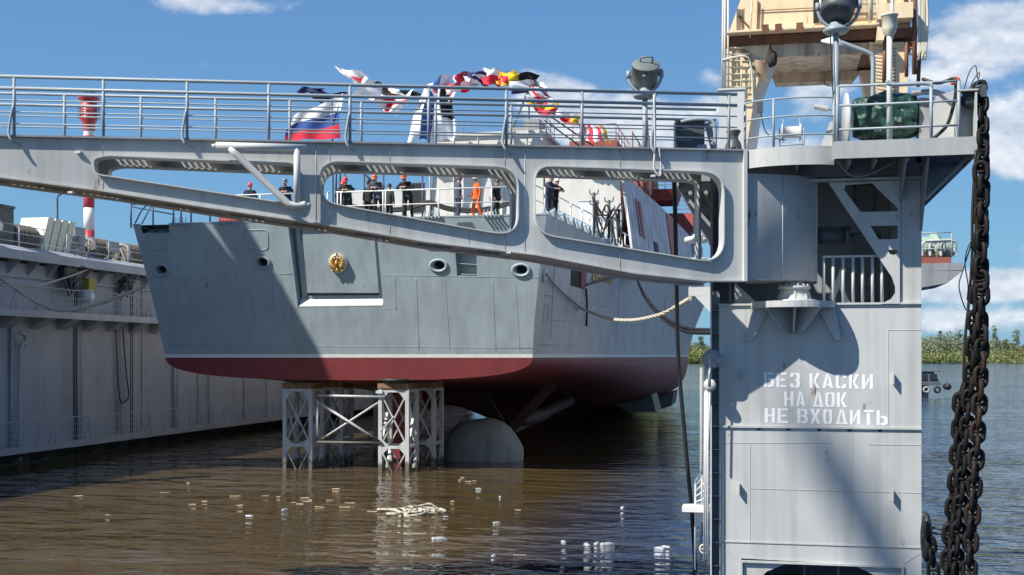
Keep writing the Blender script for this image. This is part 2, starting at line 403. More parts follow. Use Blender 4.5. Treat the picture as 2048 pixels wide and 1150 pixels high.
# ---------------------------------------------------------------- water and far shore
def water_mat():
    m, nt, b = mat_nodes('brown_river_water')
    n = noise_node(nt, .05, 3, (1,1,1), coord='Object')
    # murkier, browner water inside the dock, clean dark water outside it
    tc = nt.nodes.new('ShaderNodeTexCoord'); sp = nt.nodes.new('ShaderNodeSeparateXYZ'); lk(nt, tc.outputs['Object'], sp.inputs[0])
    mm = nt.nodes.new('ShaderNodeMath'); mm.operation = 'MULTIPLY_ADD'; lk(nt, n, mm.inputs[0]); mm.inputs[1].default_value = 5; lk(nt, sp.outputs['X'], mm.inputs[2])
    f = mrange(nt, mm.outputs[0], -6, 2.5, 0, 1)
    c = mixc(nt, f, (.078,.053,.021), (.012,.026,.060))
    film = noise_node(nt, .16, 6, (.5,1.4,1), .62, (8,2,4)); c = mixc(nt, mrange(nt, film, .52, .72, 0, .55), c, (.13,.10,.068)); c = mixc(nt, f, c, (.018,.040,.095))
    lk(nt, c, b.inputs['Base Color']); b.inputs['Roughness'].default_value = .05; b.inputs['IOR'].default_value = 1.333
    a1 = noise_node(nt, 1.0, 1.2, (.55,1.0,1), .45); a2 = noise_node(nt, .22, 1, (.6,1.0,1), .5, (7,3,0)); a3 = noise_node(nt, 2.9, 1.5, (.6,1,1), .45, (2,9,0))
    s1 = nt.nodes.new('ShaderNodeMath'); s1.operation = 'MULTIPLY_ADD'; lk(nt, a2, s1.inputs[0]); s1.inputs[1].default_value = 1.2; lk(nt, a1, s1.inputs[2])
    s2 = nt.nodes.new('ShaderNodeMath'); s2.operation = 'MULTIPLY_ADD'; lk(nt, a3, s2.inputs[0]); s2.inputs[1].default_value = .34; lk(nt, s1.outputs[0], s2.inputs[2])
    bp = nt.nodes.new('ShaderNodeBump'); bp.inputs['Distance'].default_value = .30
    calm = noise_node(nt, .07, 3, (.7,1.3,1), .5, (5,1,2)); cm = mrange(nt, calm, .38, .62, .45, 1.0); ms = nt.nodes.new('ShaderNodeMath'); ms.operation = 'MULTIPLY'; lk(nt, mrange(nt, f, 0, 1, .60, 1.0), ms.inputs[0]); lk(nt, cm, ms.inputs[1]); lk(nt, ms.outputs[0], bp.inputs['Strength'])
    lk(nt, s2.outputs[0], bp.inputs['Height']); lk(nt, bp.outputs[0], b.inputs['Normal'])
    return m
mb = MB(); mb.add([(-3000,-300,0),(3000,-300,0),(3000,6000,0),(-3000,6000,0)], [(0,1,2,3)])
tag(mb.build('water', water_mat(), origin=(0,0,0)), kind='structure')

def leaf_mat(name, c1, c2):
    m, nt, b = mat_nodes(name)
    n = noise_node(nt, .12, 3); n2 = noise_node(nt, .9, 4)
    c = mixc(nt, mrange(nt, n, .35, .65, 0, 1), c1, c2)
    c = mixc(nt, mrange(nt, n2, .35, .7, 0, .6), c, tuple(x*.6 for x in c1))
    lk(nt, c, b.inputs['Base Color']); b.inputs['Roughness'].default_value = .7
    return m
M['leaf_far'] = leaf_mat('far_woodland_foliage', (.15,.18,.10), (.24,.26,.14))
M['leaf_near'] = leaf_mat('bank_reed_foliage', (.16,.21,.06), (.32,.31,.11))
M['leaf_birch'] = leaf_mat('birch_foliage', (.10,.14,.05), (.15,.18,.07))
M['bark'] = plain('pale_bark', (.30,.28,.25), .9)
M['grass'] = plain('bank_grass', (.10,.12,.045), .95, 0, .4, .02)
def clump(mb, c, rx, ry, rz, n, s, rnd):
    for _ in range(n):
        while True:
            p = Vector((rnd.uniform(-1,1), rnd.uniform(-1,1), rnd.uniform(-1,1)))
            if p.length <= 1: break
        p = Vector((c[0]+p.x*rx, c[1]+p.y*ry, c[2]+p.z*rz))
        a = Vector((rnd.gauss(0,1), rnd.gauss(0,1), rnd.gauss(0,1))).normalized(); b = a.orthogonal().normalized(); q = a.cross(b)
        k = s*rnd.uniform(.6,1.4)
        mb.add([p-b*k-q*k*.6, p+b*k-q*k*.5, p+b*k*.8+q*k*.6, p-b*k*.7+q*k*.7], [(0,1,2,3)])
rnd = random.Random(5)
BANKD = 800.0
def bankp(px, extra=0, z=0): 
    p = WD(px, HOR, BANKD+extra); p.z = z; return p
mb = MB()
a, b2 = bankp(600), bankp(2700); far = CF*900
mb.add([a+Vector((0,0,-.3)), b2+Vector((0,0,-.3)), b2+CF*18+Vector((0,0,1.2)), a+CF*18+Vector((0,0,1.2)), a+far+Vector((0,0,6)), b2+far+Vector((0,0,6))], [(0,1,2,3),(3,2,5,4)])
tag(mb.build('river_bank', M['grass'], origin=(0,0,0)), kind='structure')
mb = MB()
for i in range(520):
    px = rnd.uniform(1150, 2260) if i % 4 else rnd.uniform(1340, 1440)
    ex = rnd.uniform(1, 26); p = bankp(px, ex)
    h = rnd.uniform(3, 9.5)*(1.0 if rnd.random() < .8 else 1.3)
    if px > 1985: h *= 1.0 + min(1, (px-1985)/60)*rnd.uniform(.2,.75)
    clump(mb, (p.x, p.y, h*.45), rnd.uniform(3,6), 3, h*.55, 110, .42, rnd)
tag(mb.build('bank_bushes', M['leaf_near'], fix=False), 'dense band of reeds and bushes along the far waterline', 'bushes', kind='stuff')
mb = MB()
for i in range(900):
    px = rnd.uniform(1150, 2400); ex = rnd.uniform(190, 420); p = bankp(px, ex)
    hb = 14 + 3.5*math.sin(px*.021) + 2*math.sin(px*.06+1) + (3.5 if 1900 < px < 1990 else 0)
    h = hb*rnd.uniform(.72, 1.12)*(1+ex/2600)
    clump(mb, (p.x, p.y, h*.55+4), rnd.uniform(3,6), 4, h*.55, 80, .62, rnd)
    mb.tube([(p.x,p.y,2),(p.x,p.y,h*.8)], .35, 4, smooth=False, cap=False)
tag(mb.build('far_woodland', M['leaf_far'], fix=False), 'far mixed woodland forming the skyline beyond the river', 'woodland', kind='stuff')
def tree(px, ex, h, wdt, label, seed):
    r = random.Random(seed); p = bankp(px, ex, 1.0)
    t = thing('tree', label, 'tree', p, 'taller trees standing out along the far bank')
    tb = MB(); tb.tube([p, p+Vector((.2,0,h*.5)), p+Vector((-.1,0,h*.95))], [.45,.3,.08], 6)
    for k in range(10):
        z = h*r.uniform(.25,.85); an = r.uniform(0,6.28); e = p+Vector((math.cos(an)*wdt*.8, math.sin(an)*wdt*.8, z+h*.12)); tb.tube([p+Vector((0,0,z)), e], [.14,.04], 4)
    tb.build('trunk', M['bark'], t)
    cb = MB()
    for k in range(24):
        z = r.uniform(.25,1.0); an = r.uniform(0,6.28); rr = wdt*(1.15-z)*r.uniform(.3,1.1)
        clump(cb, (p.x+math.cos(an)*rr, p.y+math.sin(an)*rr, p.z+h*z), 1.6, 1.6, 1.3, 46, .30, r)
    cb.build('crown', M['leaf_birch'], t, fix=False)
tree(2033, 30, 22, 7.5, 'tall loose-crowned tree at the right end of the far bank', 1)
tree(1918, 260, 27, 3.2, 'slim tall tree rising above the woodland just left of the hanging chains', 2)
tree(1880, 240, 25, 5, 'rounded taller tree on the far bank directly above the passing workboat', 7)
tree(1990, 200, 29, 4, 'tall narrow tree on the far bank just right of the hanging chains', 8)
tree(2012, 60, 16, 4, 'low airy tree on the bank between the chains and the tall right-hand tree', 3)
tree(1402, 30, 17, 4.5, 'bushy tree on the far bank seen through the slit between ship and dock pylon', 4)
# ---------------------------------------------------------------- the ship
SX = -18.2; SY = 48.0; SZ = 10.8; RAKE = 1.3/5.8
ship = thing('ship', 'grey patrol ship with dark red bottom, stern towards the viewer, resting on trestles', 'ship', (SX, SY, 3.9))
ev = Vector((0, RAKE, -1)).normalized(); TN = Vector((0, -1, -RAKE)).normalized()      # down the transom, out of the transom
T0 = Vector((SX, SY, SZ))
def TR(px, py, out=0):                 # pixel -> point on the raked transom plane
    O = T0+TN*out; r = ray(px, py); return CP + r*((O-CP).dot(TN)/r.dot(TN))
def tuv(p): q = Vector(p)-T0; return (q.x, q.dot(ev))
def tup(u, v, out=0): return T0 + Vector((u,0,0)) + ev*v + TN*out
def vz(z): return (SZ-z)/(-ev.z)
ST = [(48.0,3.95,3.95,8.4,9.25),(53,3.6,3.8,8.75,9.55),(58,3.2,3.5,9.05,9.85),(70,1.9,2.7,9.65,10.4),(85,-.3,1.2,10.15,11.1),(105,-.6,.5,10.4,11.75),(118,-.8,.2,10.2,12.0),(126,-.8,.2,9.5,11.6),(138,-.8,.2,7.0,9.6),(150,-.8,.5,3.4,6.0),(160,-.5,.5,.3,1.0)]
def halfw(z, zb, hs, hd):
    if z >= 5: return hs+(hd-hs)*((z-5)/5.8)**1.25
    n = 2.9; k = max(0, min(1, (z-zb)/(5-zb)))
    return hs*(1-(1-k)**n)**(1/n)
ZT = [0,.004,.02,.05,.1,.17,.26,.38,.52,.68,.84,1.0]
def contour(st):
    Y, zk, zb, hs, hd = st
    pts = [(0, zk), (hs*.06, zk+(zb-zk)*.25), (hs*.15, zb)]
    for k in ZT[1:]:
        z = zb + (4.93-zb)*k; pts.append((max(halfw(z, zb, hs, hd), hs*.16), z))
    pts += [(halfw(5.08, zb, hs, hd), 5.08)]
    for z in (6, 7, 8, 9, 10, 10.8): pts.append((halfw(z, zb, hs, hd), z))
    return pts
cont = [contour(s) for s in ST]; NP = len(cont[0])
hb = MB()
for sgn in (1, -1):
    vs = []
    for st, c in zip(ST, cont):
        for h, z in c:
            y = st[0] + (RAKE*(SZ-z) if st[0] == 48.0 else 0)
            vs.append((SX+sgn*h, y, z))
    for j in range(NP-1):
        z = (cont[0][j][1]+cont[0][j+1][1])/2
        mi = 0 if z < 4.93 else 1 if z < 5.08 else 2
        fs = [(i*NP+j, (i+1)*NP+j, (i+1)*NP+j+1, i*NP+j+1) for i in range(len(ST)-1)]
        hb.add(vs, fs, mi, True)
hull = hb.build('hull', [M['red'], M['white_line'], M['hull_side']], ship)
# deck
dk = MB(); n = len(ST)
dk.add([(SX+st[4]-.02, st[0], 10.74) for st in ST]+[(SX-st[4]+.02, st[0], 10.74) for st in ST], [(i, i+1, n+i+1, n+i) for i in range(n-1)])
dk.build('flight_deck', M['hull'], ship)

# transom: a raked plate with a stern door niche, mooring ports and a ladder recess
L0, R0 = TR(258,445), TR(1090,432)
right = [(h, vz(z)) for h, z in reversed(cont[0][2:])]; left = [(-h, v) for h, v in right]
def oval(c, a, b, n=20): return [(c[0]+a*math.cos(2*math.pi*i/n), c[1]+b*math.sin(2*math.pi*i/n)) for i in range(n)]
ports = [tuv(TR(*p)) for p in ((322,540),(524,525),(877,531),(1042,540))]
niche = [tuv(TR(*p)) for p in ((576,446),(752,452),(767,613),(596,615))]
niche[0] = (niche[0][0], .22); niche[1] = (niche[1][0], .22)
lad = [tuv(TR(*p)) for p in ((908,470),(952,474),(954,553),(914,551))]
notch_l = tuv(TR(280,445))[0]; notch_r = tuv(TR(337,445))[0]
vdn = vz(5.08)
def band(v0, v1):        # contour between two v values
    pts = [p for p in right if v0-1e-6 <= p[1] <= v1+1e-6]
    return pts + [(-a, b) for a, b in reversed(pts)]
up = band(vz(10.8), vdn)
rt = [p for p in right if p[1] <= vdn+1e-6]
outer = rt + [(-a, b) for a, b in reversed(rt)] + [(notch_l, 0), (notch_l+.05, .42), (notch_r, .42), (notch_r, 0)]
tb = MB()
tb.plate(outer, [oval(p, .28, .20) for p in ports]+[niche, lad], T0, (1,0,0), ev, -TN*.03)
tr = tb.build('transom', M['hull'], ship)
lw = MB(); q = [(a, b) for a, b in right if vz(5.08) <= b+1e-6 and b <= vz(4.93)+1e-6]
p1 = [p for p in right if abs(p[1]-vz(5.08)) < 1e-6][0]; p2 = [p for p in right if abs(p[1]-vz(4.93)) < 1e-6][0]
lw.prism([tup(p1[0],p1[1]), tup(p2[0],p2[1]), tup(-p2[0],p2[1]), tup(-p1[0],p1[1])], -TN*.03)
lw.build('waterline_stripe', M['white_line'], ship)
rb = [p for p in right if p[1] >= p2[1]-1e-6]
lo = MB(); lo.prism([tup(a,b) for a, b in rb]+[tup(-a,b) for a, b in reversed(rb)], -TN*.03); lo.build('stern_bottom_plating', M['red'], ship)

# niche with the closed stern door, a deep gap round it and a sill painted pale to look sunlit
nb = MB(); D = .5
Q = [tup(u, v) for u, v in niche]; B = [p - TN*D for p in Q]
for i in range(4):
    j = (i+1) % 4; nb.add([Q[i], Q[j], B[j], B[i]], [(0,1,2,3)])
nb.add(B, [(0,1,2,3)]); nb.build('stern_door_recess', M['hull'], ship, fix=False)
du = [tuv(TR(*p)) for p in ((601,460),(745,462),(755,587),(612,587))]
db = MB(); db.prism([tup(u, v, -.16) for u, v in du], -TN*.5); door = db.build('stern_door', M['hull'], ship)
fb = MB()
def frame_strip(a, b, w, o):
    a = tup(*a, o); b = tup(*b, o); fb.beam(a, b, w, .14, up=TN)
o_ = [(niche[k][0]*.42+du[k][0]*.58, niche[k][1]*.42+du[k][1]*.58) for k in range(4)]
for k in (0,1,2,3): frame_strip(o_[k], o_[(k+1) % 4], .22, -.36)
fb.build('door_seal_frame', M['hull'], ship)
sb = MB(); s0, s1 = niche[3], niche[2]
sb.hexa([tup(s0[0]+.03, s0[1]-.02, -.02), tup(s1[0]-.03, s1[1]-.02, -.02), tup(s1[0]-.03, s1[1]-.02, -.48), tup(s0[0]+.03, s0[1]-.02, -.48),
         tup(s0[0]+.05, s0[1]-.06, -.02), tup(s1[0]-.05, s1[1]-.06, -.02), tup(s1[0]-.05, s1[1]-.42, -.40), tup(s0[0]+.05, s0[1]-.42, -.40)])
sb.build('door_sill', M['dock_edge'], ship)

# mooring ports: flared lips with a dark throat
for p in ports:
    pb = MB(); n = 24
    prof = [(1.72,1.62,-.005),(1.66,1.56,.05),(1.45,1.38,.085),(1.18,1.14,.06),(1.0,1.0,-.06),(.96,.96,-.45)]
    rings = [[tup(p[0]+.25*a*math.cos(2*math.pi*i/n), p[1]+.18*b2*math.sin(2*math.pi*i/n), o) for i in range(n)] for a, b2, o in prof]
    pb.add([x for rg in rings for x in rg], [(k*n+i, k*n+(i+1) % n, (k+1)*n+(i+1) % n, (k+1)*n+i) for k in range(len(prof)-1) for i in range(n)], 0, True)
    lip = pb.build('mooring_port', M['hull'], ship)
    cb = MB(); cb.prism([tup(p[0]+.30*math.cos(2*math.pi*i/n), p[1]+.22*math.sin(2*math.pi*i/n), -.40) for i in range(n)], -TN*.02)
    cb.build('port_throat', M['dark'], lip)
# ladder recess
lb = MB(); Q = [tup(u, v) for u, v in lad]; B = [p - TN*.4 for p in Q]
for i in range(4): lb.add([Q[i], Q[(i+1) % 4], B[(i+1) % 4], B[i]], [(0,1,2,3)])
lb.add(B, [(0,1,2,3)]); lr = lb.build('ladder_recess', M['hull'], ship, fix=False)
for k in range(4):
    f = .2+.26*k; a = Vector(lad[0]).lerp(Vector(lad[3]), f); b = Vector(lad[1]).lerp(Vector(lad[2]), f)
    rb_ = MB(); rb_.beam(tup(a.x, a.y, -.22), tup(b.x, b.y, -.22), .26, .03, up=(0,0,1)); rb_.build('rung', M['hull'], lr)
# left corner notch: its bottom shelf and ribs
nb = MB()
nb.box(SX+notch_l+.02, SX+notch_r-.02, SY+.12, SY+1.0, SZ-.44, SZ-.40); nb.box(SX+notch_l+.02, SX+notch_r-.02, SY+1.0, SY+1.04, SZ-.42, SZ-.08)
for f in (.45, .85): x = SX+notch_l+(notch_r-notch_l)*f; nb.beam((x-.35,SY+.14,SZ-.38),(x,SY+.9,SZ-.06),.05,.05)
nb.build('corner_fairlead', M['hull'], ship)
# panel outlines and weld seams standing a few millimetres proud
def rrect(px0, py0, px1, py1, r=8, n=4):
    out = []
    for cx, cy, a0 in ((px1-r,py0+r,-90),(px1-r,py1-r,0),(px0+r,py1-r,90),(px0+r,py0+r,180)):
        for i in range(n+1): a = rad(a0+90*i/n); out.append((cx+r*math.cos(a), cy+r*math.sin(a)))
    return out
wb = MB()
for bx in ((293,466,335,500),(487,460,536,500),(852,455,892,500)):
    wb.tube([TR(x, y, .004) for x, y in rrect(*bx)], .02, 4, closed=True)
for a, b in (((300,556),(585,548)),((545,550),(545,610)),((560,617),(598,617)),((767,617),(795,617)),((765,550),(1082,556)),((790,552),(792,620)),((832,552),(838,700)),((890,555),(900,700)),((985,556),(992,700)),((1030,556),(1040,700)),((340,690),(1068,696))):
    k = 8; wb.tube([TR(a[0]+(b[0]-a[0])*i/k, a[1]+(b[1]-a[1])*i/k, .002) for i in range(k+1)], .011, 4)
wb.build('weld_seams', M['hull'], ship)
# toothed rope guides on the stern edge
for pxs in (360, 456, 866, 985):
    c = TR(pxs, 440); gb = MB()
    for k in range(5):
        x = c.x + (k-2)*.16; gb.box(x-.03, x+.03, SY-.22, SY+.06, SZ-.10, SZ-.02); gb.tube([(x,SY-.1,SZ-.03),(x,SY-.1,SZ+.22)], .018, 4)
    gb.build('rope_guide', M['hull'], ship)
# coaming cut-out on the stern edge (small arch)
ab = MB(); c = TR(930,448)
ab.prism([tup(c.x-SX-.42, .95, .005), tup(c.x-SX-.42, .5, .005), tup(c.x-SX-.3,.28,.005), tup(c.x-SX+.3,.28,.005), tup(c.x-SX+.42,.5,.005), tup(c.x-SX+.42,.95,.005)], TN*.02)
ab.build('arched_plate', M['frame_dark'], ship)

# crest: gilded two-headed eagle on a round silver boss
ec = tuv(TR(674,527)); er = ship
cb = MB(); o0 = -.16
cb.lathe(tup(*ec, o0), [(.0,.16),(.36,.16),(.40,.13),(.42,.06),(.42,0)], 28, TN)
crest = cb.build('crest_boss', M['silver'], ship)
gb = MB()
def E(u, v, o=.03): return tup(ec[0]+u, ec[1]+v, o)
RT = Matrix((Vector((1,0,0)), -ev, TN)).transposed()
gb.ball(E(0,.02,.04), .085, .17, .10, 12, rot=RT)
gb.ball(E(0,.28,.02), .09, .10, .05, 10, rot=RT)
for s in (-1, 1):
    gb.tube([E(s*.04,-.10), E(s*.07,-.2,.05), E(s*.10,-.26,.05), E(s*.16,-.25,.05)], [.05,.045,.05,.015], 7)
    gb.ball(E(s*.09,-.34,.03), .045, .035, .04, 8, rot=RT)
    for k in range(6):
        a = rad(-62+k*26); r0 = .12; r1 = .40-.012*k
        gb.tube([E(s*(.07), -.02+.02*k), E(s*(.10+math.cos(a)*.20), -.02+math.sin(a)*.18, .05), E(s*math.cos(a)*r1*.95, math.sin(a)*r1*.9, .03)], [.045,.05,.022], 6)
    gb.tube([E(s*.05,.14), E(s*.16,.24,.04), E(s*.2,.30,.03)], [.04,.035,.03], 6)
    gb.ball(E(s*.23,.31,.03), .05, .04, .04, 8, rot=RT)
gb.ball(E(0,-.42,.02), .07, .05, .05, 10, rot=RT); gb.tube([E(0,-.44), E(0,-.52)], [.03,.01], 5)
gb.build('gilded_eagle', M['gold'], crest)
sb = MB(); sb.ball(E(0,.03,.12), .06, .085, .035, 10, rot=RT); sb.build('crest_shield', M['stripe_red'], crest)

# starboard side fittings
def sideX(Y, z):
    for a, b in zip(ST, ST[1:]):
        if a[0] <= Y <= b[0]:
            f = (Y-a[0])/(b[0]-a[0]); zb, hs, hd = (a[k]+(b[k]-a[k])*f for k in (2,3,4)); return SX+halfw(z, zb, hs, hd)
def SD(px, py, out=0.01):              # pixel -> point on the starboard side
    r = ray(px, py); t = 40.0
    for k in range(4000):
        p = CP + r*t
        if 48 < p.y < 160 and p.x <= sideX(p.y, max(p.z, .6)) + out: return p
        t += .03
    return CP + r*t
pb = MB(); c = [SD(1143,530), SD(1172,527), SD(1168,578), SD(1141,571)]
pb.prism([p+Vector((.02,0,0)) for p in c], (-.03,0,0)); pb.build('boarding_port', M['dark'], ship)
pb = MB(); pb.prism([SD(1160,533)+Vector((.03,0,0)), SD(1172,530)+Vector((.03,0,0)), SD(1168,577)+Vector((.03,0,0)), SD(1159,574)+Vector((.03,0,0))], (.04,0,0)); pb.build('port_door', M['frame_dark'] if 0 else M['red'], ship)
lb = MB(); lb.tube([SD(1172,578,.1), SD(1174,600,.1), SD(1173,652,.12)], .05, 6); lb.build('hanging_line', M['rubber'], ship)
# gilded name letters
def letters(mbx, txt, p0, pv, hv, th, w=.62, gap=.2):
    S = {'Ц':[(0,0,0,1),(0,0,.8,0),(.8,0,.8,1),(.8,0,1,-.2)],'О':[(0,0,0,1),(0,1,.8,1),(.8,1,.8,0),(.8,0,0,0)],'А':[(0,0,.4,1),(.4,1,.8,0),(.15,.35,.65,.35)],'Т':[(0,1,.8,1),(.4,1,.4,0)],
         'И':[(0,1,0,0),(0,0,.8,1),(.8,1,.8,0)],'Н':[(0,0,0,1),(.8,0,.8,1),(0,.5,.8,.5)],'П':[(0,0,0,1),(0,1,.8,1),(.8,1,.8,0)]}
    x = 0; hv = Vector(hv); pv = Vector(pv).normalized()
    for ch in txt:
        for a, b, c_, d in S[ch]:
            P = p0+pv*(x+a*w)*hv.length+hv*b; Q = p0+pv*(x+c_*w)*hv.length+hv*d
            mbx.beam(P, Q, th, .05, up=pv.cross(hv))
        x += w+gap
nb = MB(); p = SD(1185,557,.05); p2 = SD(1218,566,.05)
letters(nb, 'ЦОАТИНА', p, (p2-p), (0,0,.62), .09, .9, .35); nb.build('name_letters', M['gold'], ship)
# thin outline hatches and seams on the side
sb = MB()
for seg in ([(1098,610),(1089,612),(1087,642),(1096,642),(1098,610)],[(1088,590),(1260,622)],[(1078,690),(1240,690)],[(1110,520),(1100,700)],[(1240,560),(1230,700)],[(1330,600),(1322,690)],[(1100,640),(1380,655)]):
    pts = []
    for a, b in zip(seg, seg[1:]):
        for i in range(8): pts.append(SD(a[0]+(b[0]-a[0])*i/8, a[1]+(b[1]-a[1])*i/8, .008))
    sb.tube(pts, .015, 4)
sb.build('side_seams', M['hull_side'], ship)
# round bulge of the quarter fairlead on the side
qb = MB(); p = SD(1090,548,.0); qb.ball(p, .10, .30, .38, 14); qb.build('quarter_fairlead', M['hull_side'], ship)
# stabiliser fins under the bilge
for Y, q in ((98,((1215,800),(1303,790),(1312,824),(1256,824))),(108,((1300,798),(1347,786),(1343,812),(1318,819)))):
    fb = MB(); fb.prism([WY(px,py,Y) for px, py in q], (.2,2.4,.25)); fb.build('stabiliser_fin', M['fin'], ship)
# rudder, shaft and strut
rb_ = MB(); rb_.prism([(SX+1.55,51.2,3.9),(SX+1.55,54.4,3.9),(SX+1.55,54.0,-1),(SX+1.55,51.6,-1)], (.55,0,0)); rb_.build('rudder', M['red'], ship)
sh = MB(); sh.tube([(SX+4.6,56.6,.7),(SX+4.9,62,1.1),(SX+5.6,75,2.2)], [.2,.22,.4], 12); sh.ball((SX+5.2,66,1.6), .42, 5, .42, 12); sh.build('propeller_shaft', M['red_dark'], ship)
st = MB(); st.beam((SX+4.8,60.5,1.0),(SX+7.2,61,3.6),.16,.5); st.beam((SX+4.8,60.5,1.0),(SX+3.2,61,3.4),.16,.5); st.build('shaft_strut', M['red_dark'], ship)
# propeller under a grey canvas cover
pc = MB(); c = Vector((SX+4.6, 56.0, .25)); n = 30; prof = [(0,-1.0),(.9,-.95),(1.5,-.72),(1.80,-.15),(1.78,.5),(1.3,.8),(.2,.9)]
vs = []
rr = random.Random(3)
wob = [1+.025*math.sin(k*1.26+1)+rr.uniform(-.018,.018) for k in range(n)]
for r, y in prof:
    for k in range(n):
        a = 2*math.pi*k/n; R_ = r*wob[k]
        z = c.z+R_*math.sin(a)*1.0; vs.append((c.x+R_*1.08*math.cos(a), c.y+y, max(z, -.6)))
pc.add(vs, [(i*n+j, i*n+(j+1) % n, (i+1)*n+(j+1) % n, (i+1)*n+j) for i in range(len(prof)-1) for j in range(n)], 0, True)
tag(pc.build('propeller_cover', M['tarp_grey']), 'rounded grey canvas cover over the propeller under the stern', 'cover')

# ---- superstructure
sup = ship
def blk(name, mat, p4, z0, z1, top4=None, parent=ship):
    b = MB(); t = top4 or p4; b.hexa([(x,y,z0) for x, y in p4]+[(x,y,z1) for x, y in t]); return b.build(name, mat, parent)
HY = 70.0
blk('hangar', M['super'], [(-20.7,HY),(-13.2,HY),(-13.2,HY+16),(-20.7,HY+16)], 10.75, 18.3, [(-19.9,HY+.5),(-13.4,HY+.5),(-13.4,HY+16),(-19.9,HY+16)])
blk('hangar_roof_edge', M['super'], [(-20.05,HY+.3),(-13.2,HY+.3),(-13.2,HY+16),(-20.05,HY+16)], 18.3, 18.5)
blk('deckhouse', M['super'], [(-13.2,HY),(-8.5,HY),(-8.9,HY+.6),(-13.2,HY+.6)], 10.75, 15.75, [(-13.2,HY+.3),(-8.75,HY+.3),(-9.1,HY+.8),(-13.2,HY+.8)])
blk('deckhouse_roof', M['primer'], [(-13.2,HY+.8),(-9.0,HY+.8),(-9.0,HY+45),(-13.2,HY+45)], 10.75, 15.6)
blk('port_deckhouse', M['super'], [(-26.3,HY+3),(-20.7,HY+3),(-20.7,HY+12),(-26.3,HY+12)], 10.75, 15.6)
# hangar and deckhouse doorways
b = MB(); a = WY(831,366,HY+2.9); c = WY(849,424,HY+2.9); b.box(a.x-.25, c.x, HY+2.93, HY+2.99, c.z, a.z); b.build('doorway', M['dark'], ship)
b = MB(); b.box(-13.15, -12.55, HY+.12, HY+.26, 12.6, 15.25); b.build('doorway', M['dark'], ship)
b = MB(); a = WY(893,345,HY); c = WY(905,428,HY); b.box(a.x-.1, c.x+.2, HY+.1, HY+.2, 10.8, 15.5); b.build('door_track', M['super'], ship)
b = MB()
for i in range(5): b.box(-20.3+i*1.5, -20.25+i*1.5, HY+.0, HY+.3, 11, 18.1)
b.build('plate_seams', M['super'], ship)
# lower white bulwark boxes behind the crew
b = MB(); b.box(-22.6,-19.6,SY+9,SY+10,10.75,11.4); b.build('deck_locker', M['white_paint'], ship)
# starboard side wall of the superstructure, flush with the side and sloping in
b = MB(); ys = [70,78,86,94,102,110,118,126]
vs = []
for y in ys: vs += [(sideX(y,10.75)-.05, y, 10.72), (sideX(y,10.75)-.75, y+.3, 15.75 if y < 116 else 14.5)]
b.add(vs+[(x-.15, y, z) for x, y, z in vs], [(2*i, 2*i+2, 2*i+3, 2*i+1) for i in range(len(ys)-1)]+[(16+2*i+1, 16+2*i+3, 16+2*i+2, 16+2*i) for i in range(len(ys)-1)]+[(0,1,17,16),(14,30,31,15)]+[(2*i+1, 2*i+3, 16+2*i+3, 16+2*i+1) for i in range(len(ys)-1)], 0)
b.build('side_wall', M['super_side'], ship)
def SW(y, z, out=.02):
    f = (z-10.72)/5.03; return Vector((sideX(y,10.75)-.05-.7*f+out, y+.3*f, z))
for y0, y1, z0, z1, mt in ((73.4,74.1,12.4,14.7,'primer_bright'),(74.6,75.7,12.4,14.7,'primer_bright'),(79.5,81.4,10.9,12.6,'dark'),(95,96.6,10.9,12.6,'dark')):
    b = MB(); b.prism([SW(y0,z0), SW(y1,z0), SW(y1,z1), SW(y0,z1)], (.03,0,0)); b.build('side_window' if mt == 'dark' else 'primed_hatch', M[mt], ship)
    if mt != 'dark':
        b = MB(); b.prism([SW(y0+.2,z0+.3,.05), SW(y1-.2,z0+.3,.05), SW(y1-.2,z0+1.2,.05), SW(y0+.2,z0+1.2,.05)], (.02,0,0)); b.build('hatch_opening', M['frame_dark'], ship)
b = MB(); b.prism([SW(89,12.4), SW(93,12.4), SW(93,15.6), SW(89,15.6)], (.05,0,0)); b.build('primed_panel', M['primer_bright'], ship)
# red-brown upper works
blk('upper_deckhouse', M['primer'], [(-13.2,HY+9),(-10.0,HY+9),(-10.0,HY+18),(-13.2,HY+18)], 15.6, 19.3)
blk('red_superstructure', M['primer'], [(-14.2,HY+24),(-9.7,HY+24),(-9.7,HY+40),(-14.2,HY+40)], 15.6, 21.2, [(-13.8,HY+25),(-10.2,HY+25),(-10.2,HY+40),(-13.8,HY+40)])
blk('bridge_wing', M['primer_bright'], [(-9.69,HY+30),(-7.9,HY+30),(-7.9,HY+34),(-9.69,HY+34)], 17.9, 18.8, [(-9.69,HY+29.5),(-7.6,HY+29.5),(-7.6,HY+34),(-9.69,HY+34)])
blk('forward_block', M['primer_bright'], [(-12,HY+40),(-7.0,HY+40),(-7.2,HY+52),(-12,HY+52)], 10.75, 18.0)
blk('forward_slope', M['super_side'], [(-7.1,HY+38),(-6.6,HY+38),(-6.9,HY+54),(-7.6,HY+54)], 10.6, 16.0)
b = MB()
def railing(b, pts, h=1.1, rails=3, step=1.5, r=.025, rp=.03):
    pts = [Vector(p) for p in pts]
    for k in range(rails): b.tube([p+Vector((0,0,h*(k+1)/rails)) for p in pts], r, 5)
    for a, c in zip(pts, pts[1:]):
        n_ = max(1, round((c-a).length/step))
        for i in range(n_+1): p = a.lerp(c, i/n_); b.tube([p, p+Vector((0,0,h))], rp, 5)
railing(b, [(-8.8,HY+.6,15.75),(-8.9,HY+14,15.75),(-9.0,HY+30,15.75)], 1.1, 2, 2.2)
